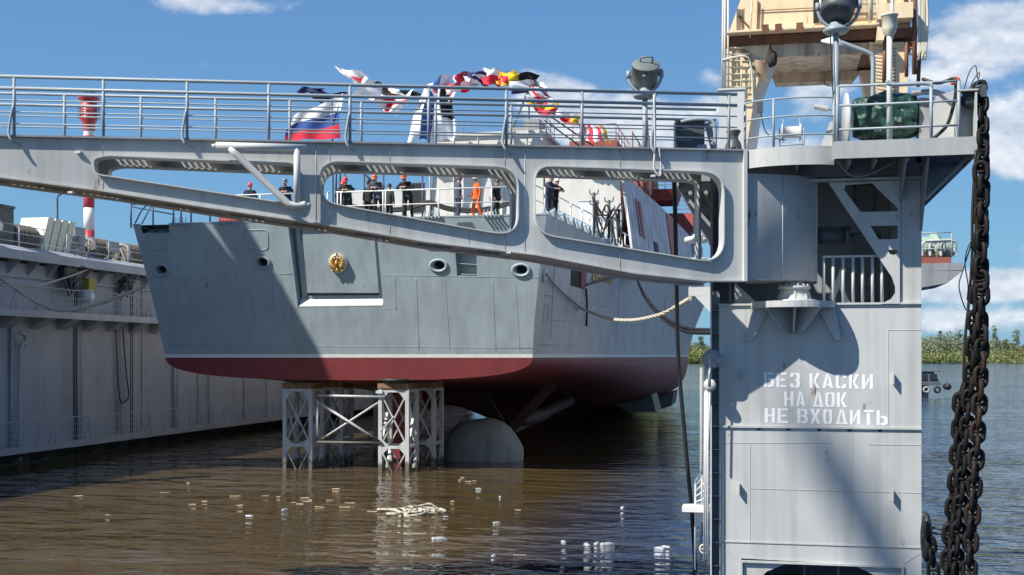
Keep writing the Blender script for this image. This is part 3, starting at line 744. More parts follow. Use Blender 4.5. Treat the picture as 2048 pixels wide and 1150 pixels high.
railing(b, [(-13.2,HY+.6,15.75),(-8.8,HY+.6,15.75)], 1.1, 2, 1.4); railing(b, [(-9.6,HY+29.8,18.8),(-7.7,HY+29.8,18.8),(-7.7,HY+34,18.8)], 1.1, 3, 1.2)
railing(b, [(-8.6,HY+40,18.0),(-7.0,HY+40,18.0),(-7.2,HY+52,18.0)], 1.1, 3, 1.6); railing(b, [(-13.0,HY+9.2,19.3),(-10.1,HY+9.2,19.3),(-10.1,HY+17,19.3)], 1.1, 2, 1.5)
b.build('upper_railings', M['primer'], ship)
b = MB()
for y in (HY+11, HY+15, HY+19, HY+23):
    b.tube([(-9.2,y,15.7),(-9.2,y,20.2)], .05, 5)
for z in (17.2, 18.7, 20.1): b.tube([(-9.2,HY+11,z),(-9.2,HY+23,z)], .04, 5)
b.tube([(-9.2,HY+11,15.7),(-9.2,HY+15,18.7)],.03,5); b.build('scaffolding', M['rusty'], ship)
# roof gear above the hangar: box, machinery, cable gantry
b = MB(); b.box(-15.9,-14.9,HY+2,HY+4,18.5,19.0); b.box(-14.7,-13.7,HY+1,HY+3,18.5,19.3); b.build('roof_machinery', M['dock_dark'], ship)
b = MB(); railing(b, [(-16.2,HY+5,18.5),(-13.5,HY+5,18.5),(-13.5,HY+1,18.5)], 1.6, 3, 1.2); railing(b, [(-19.5,HY+.8,18.5),(-18.0,HY+.8,18.5)], .8, 1, .4); b.build('roof_railing', M['dock_dark'], ship)
b = MB(); b.tube([(-13.4,HY+1,19.2),(-10.8,HY+9,19.3-1.6)], .05, 5); b.tube([(-13.0,HY+1,19.4),(-10.4,HY+9,18.1)], .05, 5); b.build('roof_stair', M['rusty'], ship)
mx = WY(1058,150,HY+6); b = MB(); b.tube([(mx.x,HY+6,18.4),(mx.x,HY+6,mx.z)], [.07,.05], 6); b.beam((mx.x-1.6,HY+6,18.4),(mx.x,HY+6,22.3),.12,.12); b.tube([(mx.x-.5,HY+6,mx.z-.7),(mx.x+.5,HY+6,mx.z-.7)],.03,5); b.build('mast', M['frame_dark'], ship)
# stern railing
sr = MB()
X0, X1 = WY(672,436,SY+.3).x, SX+8.8
for z in (.62, 1.22): sr.tube([(X0,SY+.3,10.75+z),(X1,SY+.3,10.75+z)], .035 if z > 1 else .022, 6)
for px in (675,682,766,771,877,983): x = WY(px,436,SY+.3).x; sr.tube([(x,SY+.3,10.7),(x,SY+.3,11.97)], .032, 6)
# sloping stair rail along the starboard quarter
x1 = SX+8.8
sr.tube([(x1,SY+.3,11.97),(sideX(60,10.75)-.25,60,11.95),(sideX(70,10.75)-.3,69.5,11.95)], .03, 6); sr.tube([(x1,SY+.3,11.37),(sideX(60,10.75)-.25,60,11.35),(sideX(70,10.75)-.3,69.5,11.35)], .022, 6)
for i in range(9): y = SY+.6+i*2.4; x = sideX(max(48.1,y),10.75)-.22; sr.tube([(x,y,10.7),(x,y,11.96)], .035, 6)
sr.build('stern_railing', M['white_paint'], ship)
# dark blue netting frame over the left quarter
nf = MB()
zs = WY(262,402,SY+.6).z
xs = [WY(p,440,SY+.6).x for p in (262,306,347,362,382,420)]
for x in xs: nf.tube([(x,SY+.6,10.7),(x,SY+.6,zs-.05)], .04, 5)
nf.tube([(xs[0],SY+.6,zs-.15),(xs[-1]+2.5,SY+.6,zs-.1)], .03, 5); nf.tube([(xs[0],SY+.6,zs-.25),(xs[2],SY+.6,zs-.65)], .03, 5); nf.tube([(xs[1]-.55,SY+.6,10.85),(xs[1],SY+.6,zs-.1)], .03, 5)
nf.tube([(xs[0]+.2,SY+.6,10.9),(xs[0]+.5,SY+.6,zs-.45),(xs[1]-.2,SY+.6,zs-.1),(xs[1]+.1,SY+.6,zs)], .035, 5)
nf.build('quarter_frame', M['navy_steel'], ship); nf = MB()
# taller posts behind the crew
for px, py in ((672,350),(680,345)): p = WY(px,py,SY+1.2); nf.tube([(p.x,SY+1.2,10.7),(p.x,SY+1.2,p.z+.9)], .05, 5)
nf.build('deck_posts', M['navy_steel'], ship); nf = MB()
a_ = WY(690,345,SY+14); b_ = WY(845,352,SY+14); nf.tube([a_,(b_.x,b_.y,a_.z)], .05, 5); nf.tube([(a_.x,a_.y,a_.z+.8),(b_.x-2,b_.y,a_.z-1.2)], .05, 5)
for k in range(5): x = a_.x+(b_.x-a_.x)*k/4; nf.tube([(x,a_.y,10.7),(x,a_.y,a_.z)], .05, 5)
nf.build('davit_frame', M['navy_steel'], ship)
# crenellated rope guards along the starboard deck edge
for i in range(9):
    y = 49.2+i*1.75; x = sideX(y,10.75); g = MB(); g.box(x-.5,x+.03,y,y+.9,10.75,10.98); g.prism([(x-.5,y,10.98),(x-.5,y+.9,10.98),(x-.5,y+.45,11.25)], (.5,0,0)); g.build('deck_edge_guard', M['hull'], ship)
# hoses along the deck behind the crew
hz = MB()
for k in range(3):
    pts = [WY(px, py+3*k, SY+6) for px, py in ((690,408),(740,415),(800,416),(845,405),(862,403),(900,415),(950,418),(990,412),(1020,403),(1060,400))]; hz.tube(smooth_path(pts), .06, 5)
hz.tube([WY(862,400,SY+6), (WY(862,400,SY+6).x, SY+6, 10.75)], .07, 5)
tag(hz.build('hose_line', M['rubber']), 'bundle of black hoses slung across the flight deck behind the workers', 'hoses')
# ---------------------------------------------------------------- left wing wall of the floating dock
WXF = -34.0; Y0, Y1 = 30.0, 135.0
lw = thing('dock_wing_wall', 'long weathered grey dock wall with two railed walkways, left of the ship', 'dock wall', (WXF-3, 80, 0))
b = MB(); b.box(WXF-8, WXF, Y0, Y1, -2, 9.3); b.build('wall_plating', M['wing'], lw)
b = MB()
b.box(WXF-8, WXF+.75, Y0, Y1, 9.42, 9.8); b.add([(WXF+.75,Y0,9.8),(WXF+.75,Y1,9.8),(WXF+.1,Y1,10.05),(WXF+.1,Y0,10.05)], [(0,1,2,3)])
b.box(WXF+.75, WXF+.83, Y0, Y1, 9.36, 9.62)
b.build('deck_edge', M['wing_trim'], lw)
b = MB()
y = Y0+.5
while y < Y1: b.prism([(WXF,y,9.41),(WXF+.74,y,9.41),(WXF,y,8.75)], (0,.06,0)); y += 1.5
b.box(WXF, WXF+.12, Y0, Y1, 8.62, 8.74); b.build('deck_brackets', M['wing'], lw)
def walkway(name, z, w, hrail, rails, mat):
    b = MB(); b.box(WXF, WXF+w, Y0, Y1, z-.06, z); b.box(WXF+w, WXF+w+.04, Y0, Y1, z-.22, z+.10)
    o = b.build(name, mat, lw)
    b = MB(); y = Y0+.4
    while y < Y1: b.prism([(WXF,y,z-.07),(WXF+w-.02,y,z-.07),(WXF+w-.02,y,z-.2),(WXF,y,z-.75)], (0,.7,0)); y += 2.2
    b.build('brackets', M['wing'], o)
    b = MB(); x = WXF+w-.06; rr = random.Random(int(z*10))
    def wob(y): return .02*math.sin(y*.9+z)+.015*math.sin(y*2.3)
    for k in range(rails):
        zz = hrail*(k+1)/rails; b.tube([(x+wob(yy)*.6, yy, z+zz+wob(yy+k)) for yy in [Y0+i*1.49 for i in range(int((Y1-Y0)/1.49))]], .028 if k == rails-1 else .016, 5)
    y = Y0; i = 0
    while y < Y1:
        b.tube([(x,y,z),(x+wob(y),y,z+hrail)], .026, 5)
        if i % 2 == 0: b.tube([(x-.45,y+.1,z),(x,y,z+hrail*.85)], .022, 5)
        y += 1.49; i += 1
    b.build('railing', M['wing_trim'], o); return o
walkway('middle_walkway', 7.0, .95, 1.2, 3, M['wing_trim'])
walkway('lower_walkway', .82, .95, 1.2, 4, M['wing_trim'])
b = MB(); y = Y0+1; rr = random.Random(9)
while y < Y1:
    r = rr.choice([.04,.05,.09]); 
    b.tube([(WXF+.12,y,rr.choice([.1,.1,1.0])),(WXF+.12,y,rr.choice([6.4,6.4,9.2]))], r, 6)
    if rr.random() < .35: b.tube([(WXF+.12,y+.35,.3),(WXF+.12,y+.35,9.2)], .03, 5)
    y += rr.uniform(3.5, 7.5)
b.build('wall_pipes', M['wing'], lw)
b = MB(); y = Y0+4
while y < Y1:
    for i in range(70): z = .9+i*.12; b.box(WXF+.03, WXF+.09, y-.05, y+.05+.02*(i % 2), z, z+.07)
    y += 6.6
b.build('draught_ladders', M['wing_trim'], lw)
b = MB()
p = WX(40,670,WXF+.3)
b.tube(smooth_path([(WXF+.3,p.y,.2),(WXF+.3,p.y,5.0),(WXF+.35,p.y+.35,5.6),(WXF+.4,p.y+.2,6.0),(WXF+.45,p.y-.25,6.05)]), .10, 8); b.build('vent_pipe', M['wing_trim'], lw)
b = MB(); p = WX(245,700,WXF+.2); b.tube(smooth_path([(WXF+.2,p.y,6.6),(WXF+.2,p.y+.4,4),(WXF+.22,p.y+.6,2.9),(WXF+.25,p.y+.2,2.6),(WXF+.25,p.y-.4,2.9),(WXF+.2,p.y-.7,6.7)]), .035, 6); b.build('hanging_cable', M['rubber'], lw)
b = MB()
for k in range(26): z = .9+k*.34 ; 
for (yy, z0, z1) in ((40,7,9),(60,2,2.03),(80,2,2.03)): pass
for z in (2.6,4.3): b.box(WXF, WXF+.012, Y0, Y1, z, z+.02)
b.build('plate_seams', M['wing'], lw)
# fittings on the upper wall: dark pulleys with tangled chain, white patch and yellow box
def walldark(px, py, sz):
    p = WX(px, py, WXF+.35); b = MB(); r = random.Random(px)
    b.box(p.x-.3,p.x+.2,p.y-.4*sz,p.y+.4*sz,p.z,p.z+.8*sz)
    for k in range(9): b.tube(smooth_path([(p.x+r.uniform(-.1,.4),p.y+r.uniform(-.7,.7)*sz,p.z+r.uniform(-.9,.5)*sz) for _ in range(4)],4), .05, 5)
    b.tube([(p.x+.1,p.y+.4,p.z),(p.x+.1,p.y+.4,.9)], .03, 5); b.tube([(p.x+.1,p.y+.6,p.z),(p.x+.1,p.y+.6,.9)], .03, 5)
    return b
for px, py, lb in ((136,556,'dark mooring roller tangled with chain on the wing wall, nearer of the two'),(250,566,'dark mooring roller tangled with chain on the wing wall, close to the hull corner')):
    b = walldark(px, py, 1.0 if px < 200 else .9); tag(b.build('mooring_roller', M['darkgrey']), lb, 'roller', 'mooring rollers on the wing wall')
p = WX(181,575,WXF+.4); b = MB(); b.box(p.x-.3,p.x+.1,p.y-.3,p.y+.35,p.z-.2,p.z+.45); t = tag(b.build('control_box', M['yellow']), 'small dull yellow box above the middle walkway of the wing wall', 'box')
p = WX(175,595,WXF+.5); b = MB(); b.lathe((p.x,p.y,p.z-.3), [(.0,.0),(.3,.02),(.36,.35),(.3,.68),(0,.7)], 14); tag(b.build('float_drum', M['white_paint']), 'round white drum hanging below the yellow box on the middle walkway', 'drum')
# deck railing
b = MB(); railing(b, [(WXF+.2,Y0,9.85),(WXF+.2,Y1,9.85)], 1.15, 3, 1.9, .02, .03)
b.build('deck_railing', M['wing_trim'], lw)

# things on the wing wall deck
def rope_winch(px, wpx, label):
    p = WX(px, 520, WXF-1.6); p.z = 9.8; t = thing('rope_winch', label, 'winch', p, 'rope winches on the wing wall deck')
    L = wpx*.5; f = MB()
    for s in (-1, 1):
        f.tube([(p.x-.6,p.y+s*L,9.8),(p.x,p.y+s*L,11.0),(p.x+.6,p.y+s*L,9.8)], .06, 5); f.lathe((p.x,p.y+s*L*.92,10.7), [(.50,-.02),(.66,-.02),(.66,.02),(.50,.02)], 20, (0,1,0))
    f.build('winch_frame', M['dock_dark'], t)
    d = MB(); n = 13
    for k in range(n): y = p.y-L*.85+2*L*.85*k/(n-1); d.tube([(p.x+(.52+.04*(k % 3))*math.cos(a*math.pi/7), y+.03*math.sin(a), 10.7+(.52+.04*(k % 3))*math.sin(a*math.pi/7)) for a in range(14)], .085, 5, closed=True)
    d.cyl((p.x,p.y-L*.9,10.7),(p.x,p.y+L*.9,10.7),.5,n=16); d.build('rope_drum', M['rope_brown'], t)
rope_winch(36, 1.9, 'frame winch wound with brown rope, leftmost on the wing wall beside the black cabinet')
rope_winch(190, 1.9, 'frame winch wound with brown rope at the foot of the red and white striped mast')
rope_winch(258, 1.9, 'frame winch wound with brown rope on the wing wall right beside the hull corner')
p = WX(-22, 500, WXF-1.5); p.z = 9.8; t = thing('winch_cabinet', 'black machine cabinet with a white round dial at the left picture edge', 'cabinet', p)
b = MB(); b.cbox(p, 1.4, 1.7, 2.1); b.cbox(p+Vector((0,0,2.1)), 1.5, 1.8, .12); b.build('cabinet_body', M['darkgrey'], t)
b = MB(); b.lathe(p+Vector((.71,-.2,1.2)), [(0,.02),(.22,.02),(.25,0)], 16, (1,0,0)); b.build('dial', M['white_paint'], t)
# cream slatted panels leaning together
p = WX(92, 510, WXF-1.8); p.z = 9.85; t = thing('panel_stack', 'stack of cream ribbed panels leaning together on the wing wall deck', 'panels', p)
for k in range(4):
    y = p.y-1.9+k*.62; b = MB(); b.hexa([(p.x-.6,y,9.85),(p.x+.9,y,9.85),(p.x+.9,y+.52,9.85),(p.x-.6,y+.52,9.85),(p.x-.6,y+.75,11.85),(p.x+.9,y+.75,11.85),(p.x+.9,y+1.27,11.85),(p.x-.6,y+1.27,11.85)]); b.build('panel', M['cream_pale'] if 'cream_pale' in M else M['super'], t)
b = MB(); b.box(p.x-.5,p.x+.6,p.y+1.65,p.y+2.6,9.85,11.7); b.lathe((p.x+.62,p.y+2.0,11.0),[(.0,.12),(.25,.1),(.25,0)],12,(1,0,0)); b.build('backing_case', M['dock_dark'], t)
# lamp post
p = WX(115, 520, WXF-1.0); p.z = 9.8; t = thing('street_lamp', 'thin dark lamp post with curved arm reaching towards the ship, on the wing wall', 'lamp', p)
top = WX(116, 395, WXF-1.0).z; b = MB(); b.tube(smooth_path([p,(p.x,p.y,top-.5),(p.x,p.y,top),(p.x+.0,p.y+.35,top+.22),(p.x,p.y+1.1,top+.55)]), .045, 6); b.build('post', M['dark_post'] if 'dark_post' in M else M['darkgrey'], t)
b = MB(); b.ball((p.x,p.y+1.4,top+.58), .16, .42, .11, 10); b.build('lamp_head', M['darkgrey'], t)
# small sign board on the deck
p = WX(224, 500, WXF-.8); p.z = 9.85; t = thing('notice_board', 'small grey board on a post beside the rope winches on the wing wall', 'board', p)
b = MB(); b.tube([p,(p.x,p.y,10.9)], .03, 5); b.build('post', M['dock_edge'], t); b = MB(); b.box(p.x-.02,p.x+.03,p.y-.5,p.y+.7,10.6,11.15); b.build('board', M['dock_dark'], t)
# striped light mast
p = WX(178, 520, WXF-2.2); p.z = 9.8; t = thing('striped_light_mast', 'red and white striped beacon mast with a red lantern gallery, behind the left handrails', 'beacon', p)
sp_ = (p-CP).dot(CF)/FPX
def zz(py): return EYE+(HOR-py)*sp_
R0_ = 10.5*sp_; bands = [525,461,416,373,330,272,190]
for k, (a, c) in enumerate(zip(bands, bands[1:])):
    b = MB()
    if k < 5: b.cyl((p.x,p.y,zz(a)),(p.x,p.y,zz(c)),R0_,n=20)
    else: b.lathe((p.x,p.y,0), [(R0_,zz(272)),(R0_*.98,zz(258)),(R0_*1.1,zz(250)),(R0_*1.1,zz(243))], 20)
    if k < 5 or True: b.build('mast_band', M['stripe_red'] if k % 2 == 0 else M['white_paint'], t)
    if k == 5: break
b = MB(); b.lathe((p.x,p.y,0), [(R0_*1.1,zz(262)),(R0_*1.15,zz(246)),(R0_*1.6,zz(239)),(R0_*1.6,zz(235)),(R0_*1.5,zz(234)),(R0_*1.5,zz(203)),(R0_*1.3,zz(201)),(R0_*2.0,zz(199)),(R0_*2.0,zz(196)),(0,zz(195))], 20); b.build('lantern', M['stripe_red'], t)
b = MB()
for k in range(10):
    a = k*.628; x, y = p.x+R0_*1.9*math.cos(a), p.y+R0_*1.9*math.sin(a); b.tube([(x,y,zz(238)),(x,y,zz(216))], .02, 4)
for py in (216,227): b.tube([(p.x+R0_*1.9*math.cos(k*.314), p.y+R0_*1.9*math.sin(k*.314), zz(py)) for k in range(20)], .02, 4, closed=True)
b.tube([(p.x-.2,p.y,zz(197)),(p.x-.2,p.y,zz(178))], .02, 4); b.tube([(p.x+.3,p.y,zz(197)),(p.x+.3,p.y,zz(182))], .02, 4); b.tube([(p.x-.2,p.y,zz(184)),(p.x+.35,p.y,zz(186))], .02, 4)
b.build('gallery_rail', M['darkgrey'], t)
# ropes on the left
def rope(name, pts, r, mat, label, cat='rope'):
    b = MB(); (b.rope if mat is M['rope'] and r > .06 else lambda p, q: b.tube(p, q, 7))(pts, r); return tag(b.build(name, mat), label, cat)
a = WX(-6,552,WXF+.9); c = TR(284,572); c.y += .3; c.x -= .05
m1 = a.lerp(c,.36); m1.z = WD(110,617,(m1-CP).dot(CF)).z; m2 = a.lerp(c,.66); m2.z = WD(195,609,(m2-CP).dot(CF)).z
rope('mooring_rope', smooth_path([a,m1,m2,c],10), .085, M['rope'], 'pale thick mooring rope sagging from the left dock wall to the stern')
a = WX(60,573,WXF+.8); c = WX(215,514,WXF+.3); rope('mooring_rope', smooth_path([WX(0,571,WXF+1),a,WX(110,562,WXF+.8),WX(172,540,WXF+.6),c],8), .05, M['rope'], 'thin grey rope looping up to the winches on the wing wall deck')
rope('steel_cable', [WX(75,500,WXF+.3),WX(175,537,WXF+.9),WX(282,560,WXF+1.1)], .03, M['rubber'], 'dark thin cable running diagonally down the upper wing wall', 'cable')
# bollard chain lines between the deck rail posts (slack chains)
b = MB()
for k in range(4): b.tube(catenary(WX(138,470+k*9,WXF+.2), WX(168,478+k*9,WXF+.2), .25), .02, 4)
b.build('slack_chains', M['darkgrey'], lw)
# ---------------------------------------------------------------- swing footbridge
BA = WD(0, HOR, 22.7); BB = WD(1487, HOR, 24.3); BE = (BB-BA).normalized(); BN = Vector((BE.y, -BE.x, 0))
if BN.dot(CF) > 0: BN = -BN
def BR(px, py, off=0):                 # pixel -> point on the near web (off = further back)
    A = BA - BN*off; r = ray(px, py); return CP + r*((A-CP).dot(BN)/r.dot(BN))
def bs(px, py): p = BR(px, py); return ((p-BA).dot(BE), p.z)
def bp(s, z, off=0): return Vector((BA.x, BA.y, 0)) + BE*s + Vector((0,0,z)) - BN*off
def arc(c, r, a0, a1, n=6): return [(c[0]+r*math.cos(rad(a0+(a1-a0)*i/n)), c[1]-r*math.sin(rad(a0+(a1-a0)*i/n))) for i in range(n+1)]
def rounded(pts, radii, n=7):          # pixel polygon with filleted corners
    out = []; k = len(pts)
    for i in range(k):
        p0, p1, p2 = Vector((*pts[i-1],0)), Vector((*pts[i],0)), Vector((*pts[(i+1) % k],0)); r = radii[i]
        a = (p0-p1).normalized(); b = (p2-p1).normalized(); A = p1+a*r; B = p1+b*r
        for j in range(n+1):
            t = j/n; q = A*(1-t)**2+p1*2*t*(1-t)+B*t*t; out.append((q.x, q.y))
    return out
bridge = thing('swing_footbridge', 'long grey steel footbridge with three rounded openings and handrails crossing in front of the ship', 'footbridge', bp(7, 6.5, .7))
bot = [(-330,306),(-120,335),(0,353),(203,380),(420,414),(646,447),(852,482),(1070,508),(1269,545),(1408,560),(1487,560)]
outer = [bs(*p) for p in bot]+[bs(1487,303), bs(-330,262)]
outer[-1] = (outer[-1][0], outer[-2][1])
ZD = outer[-2][1]
H1 = rounded([(186,318),(214,311),(597,327),(597,412),(190,350)], [12,14,22,18,14])
H2 = rounded([(638,321),(1037,334),(1037,470),(985,467),(640,405)], [42,46,40,12,40])
H3 = rounded([(1068,331),(1447,344),(1447,524),(1405,523),(1068,468)], [34,46,46,16,40])
holes = [[bs(*p) for p in h] for h in (H1, H2, H3)]
BW = 1.42; TW = .03
b = MB(); b.plate(outer, holes, bp(0,0), BE, (0,0,1), -BN*TW); b.build('near_web', M['dock'], bridge)
far = [(a, z) for a, z in outer]; fx = bs(1440,400)[0]; far = [(min(a, fx), z) for a, z in outer]
seen = []; 
for q in far:
    if not seen or (abs(q[0]-seen[-1][0])+abs(q[1]-seen[-1][1])) > 1e-4: seen.append(q)
fh = [[(min(a, fx-.12), z) for a, z in h] for h in holes]
b = MB(); b.plate(seen, fh, bp(0,0,BW), BE, (0,0,1), -BN*TW); b.build('far_web', M['dock'], bridge)
for h, dp in [(h, 0) for h in holes]+[(h, BW-.24) for h in fh]:
    b = MB(); n = len(h); ro = .095 if dp == 0 else .05
    cx = sum(a for a, z in h)/n; cz = sum(z for a, z in h)/n
    ins = []
    for i in range(n):
        t = Vector((h[(i+1) % n][0]-h[i-1][0], h[(i+1) % n][1]-h[i-1][1])).normalized(); nn = Vector((-t.y, t.x))
        if nn.dot(Vector((cx-h[i][0], cz-h[i][1]))) < 0: nn = -nn
        ins.append((h[i][0]+nn.x*.022, h[i][1]+nn.y*.022))
    A = [bp(a,z,dp-ro) for a, z in h]; A2 = [bp(a,z,dp+.26) for a, z in h]; B = [bp(a,z,dp-ro) for a, z in ins]; B2 = [bp(a,z,dp+.26) for a, z in ins]
    b.add(A+A2+B+B2, [f for i in range(n) for j in [(i+1) % n] for f in ((i,j,n+j,n+i),(2*n+i,3*n+i,3*n+j,2*n+j),(i,2*n+i,2*n+j,j),(n+i,n+j,3*n+j,3*n+i))], 0, False)
    b.build('opening_rim', M['dock_edge'], bridge, fix=False)
# deck: edge plate, cross beams, grating; bottom chord plates
s0, s1 = outer[0][0], outer[-3][0]
b = MB(); b.hexa([bp(s0,ZD+.002,-.09), bp(s1,ZD+.002,-.09), bp(s1,ZD+.002,.08), bp(s0,ZD+.002,.08), bp(s0,ZD+.035,-.09), bp(s1,ZD+.035,-.09), bp(s1,ZD+.035,.08), bp(s0,ZD+.035,.08)])
b.hexa([bp(s0,ZD+.002,BW-.06), bp(fx,ZD+.002,BW-.06), bp(fx,ZD+.002,BW+.14), bp(s0,ZD+.002,BW+.14), bp(s0,ZD+.035,BW-.06), bp(fx,ZD+.035,BW-.06), bp(fx,ZD+.035,BW+.14), bp(s0,ZD+.035,BW+.14)])
b.build('deck_edge_plate', M['dock_dark'], bridge)
cb = MB(); s = s0+.4; 
while s < s1-.6: cb.hexa([bp(s,ZD-.17,.04), bp(s+.5,ZD-.17,.04), bp(s+.5,ZD-.17,BW-.01), bp(s,ZD-.17,BW-.01), bp(s,ZD-.03,.04), bp(s+.5,ZD-.03,.04), bp(s+.5,ZD-.03,BW-.01), bp(s,ZD-.03,BW-.01)]); s += 1.25
cb.build('cross_beams', M['dock_dark'], bridge)
gb = MB(); s = s0
while s < s1-.1: gb.beam(bp(s,ZD-.012,.08), bp(min(s+.75,s1),ZD-.012,BW-.06), .055, .02); s += .125
gb.build('deck_grating', M['grille'], bridge)
def zb(s):
    for a, c in zip(outer, outer[1:len(bot)]):
        if a[0] <= s <= c[0]: return a[1]+(c[1]-a[1])*(s-a[0])/(c[0]-a[0])
    return outer[len(bot)-1][1]
fb = MB()
for a, c in zip(outer, outer[1:len(bot)]):
    for o0, o1 in ((-.06,.30),(BW-.26,BW+.08)):
        c1 = min(c[0], fx) if o0 > .5 else c[0]
        if c1 <= a[0]: continue
        zc = zb(c1)
        fb.hexa([bp(a[0],a[1]-.03,o0), bp(c1,zc-.03,o0), bp(c1,zc-.03,o1), bp(a[0],a[1]-.03,o1), bp(a[0],a[1]-.002,o0), bp(c1,zc-.002,o0), bp(c1,zc-.002,o1), bp(a[0],a[1]-.002,o1)])
s = s0+.3
while s < fx-.6: fb.hexa([bp(s,zb(s)+.01,.30), bp(s+.55,zb(s+.55)+.01,.30), bp(s+.55,zb(s+.55)+.01,BW-.26), bp(s,zb(s)+.01,BW-.26), bp(s,zb(s)+.13,.30), bp(s+.55,zb(s+.55)+.13,.30), bp(s+.55,zb(s+.55)+.13,BW-.26), bp(s,zb(s)+.13,BW-.26)]); s += 1.25
fb.build('bottom_flange', M['dock'], bridge)
gb = MB(); s = s0
while s < bs(1000,400)[0]: gb.beam(bp(s,zb(s)+.02,.30), bp(s+.4,zb(s+.4)+.02,BW-.26), .055, .02); s += .125
gb.build('bottom_grating', M['grille'], bridge)
fb = MB(); s = bs(1010,400)[0]
while s < fx-.5: e = min(s+.9, fx); fb.hexa([bp(s,zb(s)+.0,.302), bp(e,zb(e)+.0,.302), bp(e,zb(e)+.0,BW-.262), bp(s,zb(s)+.0,BW-.262), bp(s,zb(s)+.012,.302), bp(e,zb(e)+.012,.302), bp(e,zb(e)+.012,BW-.262), bp(s,zb(s)+.012,BW-.262)]); s += .9
fb.build('bottom_plates', M['dock'], bridge)
b = MB(); b.hexa([bp(s1-.02,outer[-3][1]-.03,-.10), bp(s1+.05,outer[-3][1]-.03,-.10), bp(s1+.05,outer[-3][1]-.03,.3), bp(s1-.02,outer[-3][1]-.03,.3), bp(s1-.02,ZD+.04,-.10), bp(s1+.05,ZD+.04,-.10), bp(s1+.05,ZD+.04,.3), bp(s1-.02,ZD+.04,.3)]); b.build('end_flange', M['dock_edge'], bridge)
wb = MB()
for px in (206, 632, 660, 780, 1050, 1010, 1240):
    ps = bs(px, 400)[0]; zlo = zb(ps)
    inh = [h for h in holes if min(a for a, z in h) < ps < max(a for a, z in h)]
    segs = [(zlo, ZD)]
    if inh:
        h = inh[0]; zs = []
        for (a, z), (c, z2) in zip(h, h[1:]+h[:1]):
            if (a-ps)*(c-ps) <= 0 and a != c: zs.append(z+(z2-z)*(ps-a)/(c-a))
        segs = [(zlo, min(zs)), (max(zs), ZD)]
    for a, c in segs: wb.tube([bp(ps,a+.02,-.002), bp(ps,c-.02,-.002)], .007, 4)
wb.build('weld_seams', M['dock'], bridge)
# handrails
def brail(name, off, posts, r_top):
    b = MB()
    for k in range(5): b.tube([bp(s0,ZD+1.14-k*.222,off), bp(s1-.15,ZD+1.14-k*.222,off)], r_top if k < 2 else .014, 6)
    for i, s in enumerate(posts):
        b.tube([bp(s,ZD+.0,off), bp(s,ZD+1.14,off)], .032, 6)
    return b
posts = [bs(p,200)[0] for p in (-293,-132,30,208,375,538,700,857,1012,1163,1308,1456)]
b = brail('near_handrail', -.05, posts, .036)
for i, s in enumerate(posts):
    if i % 2 == 0: b.tube(smooth_path([bp(s,ZD+.62,-.08), bp(s-.08,ZD+.12,-.12), bp(s-.02,ZD-.08,-.16), bp(s+.09,ZD-.15,-.04)],4), .026, 6)
b.build('near_handrail', M['dock_rail'], bridge)
fp = [bs(p,200)[0]+.08 for p in (-240,-85,80,243,402,560,712,870,1030,1180,1330)]
b = brail('far_handrail', BW+.05, fp, .03); b.build('far_handrail', M['dock_rail'], bridge)
# folding brace with its top rail, on the near face
bc = MB(); P = lambda px, py: BR(px, py, -.26)
bc.tube([P(432,291), P(612,296)], .07, 10); bc.tube([P(594,297), P(594,405)], .065, 10); bc.tube(smooth_path([P(460,296), P(560,392), P(583,410), P(612,409)],6), .07, 10); bc.tube([P(606,409), P(622,411)], .045, 8)
bc.tube([P(424,293), P(434,291)], .045, 8); bc.build('folding_brace', M['dock_edge'], bridge)
hk = MB(); hk.tube(smooth_path([BR(1308,190,-.1),BR(1310,290,-.12),BR(1308,332,-.12),BR(1314,348,-.12),BR(1320,352,-.12),BR(1322,345,-.12)],5), .022, 6); hk.tube(smooth_path([BR(1318,296,-.1),BR(1322,335,-.1),BR(1318,346,-.1),BR(1310,345,-.1)],5), .016, 6)
tag(hk.build('hook', M['dock_edge']), 'bent steel hook hanging from the footbridge edge above its right-hand opening', 'hook')
lu = MB()
for px, py in ((158,305),(143,385),(1018,505),(1306,352)): p = BR(px, py, -.02); lu.cbox(p-Vector((0,0,.02)), .10, .10, .04)
lu.build('lugs', M['dock_edge'], bridge)

# bridge root: curved box plate in front of the pylon
rt = MB(); zt0, zb0 = 8.70, 6.54
plan = smooth_path([BR(1490,500), WY(1540,500,24.95), WY(1590,500,25.25), WY(1632,500,25.75)], 6)
plan = [Vector((p.x,p.y,0)) for p in plan]
vs = [p+Vector((0,0,zb0)) for p in plan]+[p+Vector((0,0,zt0)) for p in plan]; n = len(plan)
back = [p+Vector((.05,.9,0)) for p in plan]
rt.add(vs, [(i,i+1,n+i+1,n+i) for i in range(n-1)], 0, True)
rt.prism([p+Vector((0,0,zb0)) for p in plan]+[WY(1632,500,26.4).xy.to_3d()+Vector((0,0,zb0)), BR(1490,500,1.3).xy.to_3d()+Vector((0,0,zb0))], (0,0,.02))
e1 = plan[-1]; rt.hexa([e1+Vector((-.03,0,zb0)), e1+Vector((.03,0,zb0)), e1+Vector((.03,.6,zb0)), e1+Vector((-.03,.6,zb0)), e1+Vector((-.03,0,zt0)), e1+Vector((.03,0,zt0)), e1+Vector((.03,.6,zt0)), e1+Vector((-.03,.6,zt0))])
rt.build('root_box', M['dock'], bridge)
sm = MB(); p = plan[9]; sm.tube([p+Vector((0,-.005,zb0)), p+Vector((0,-.005,zt0))], .008, 4); sm.build('root_seam', M['dock_edge'], bridge)

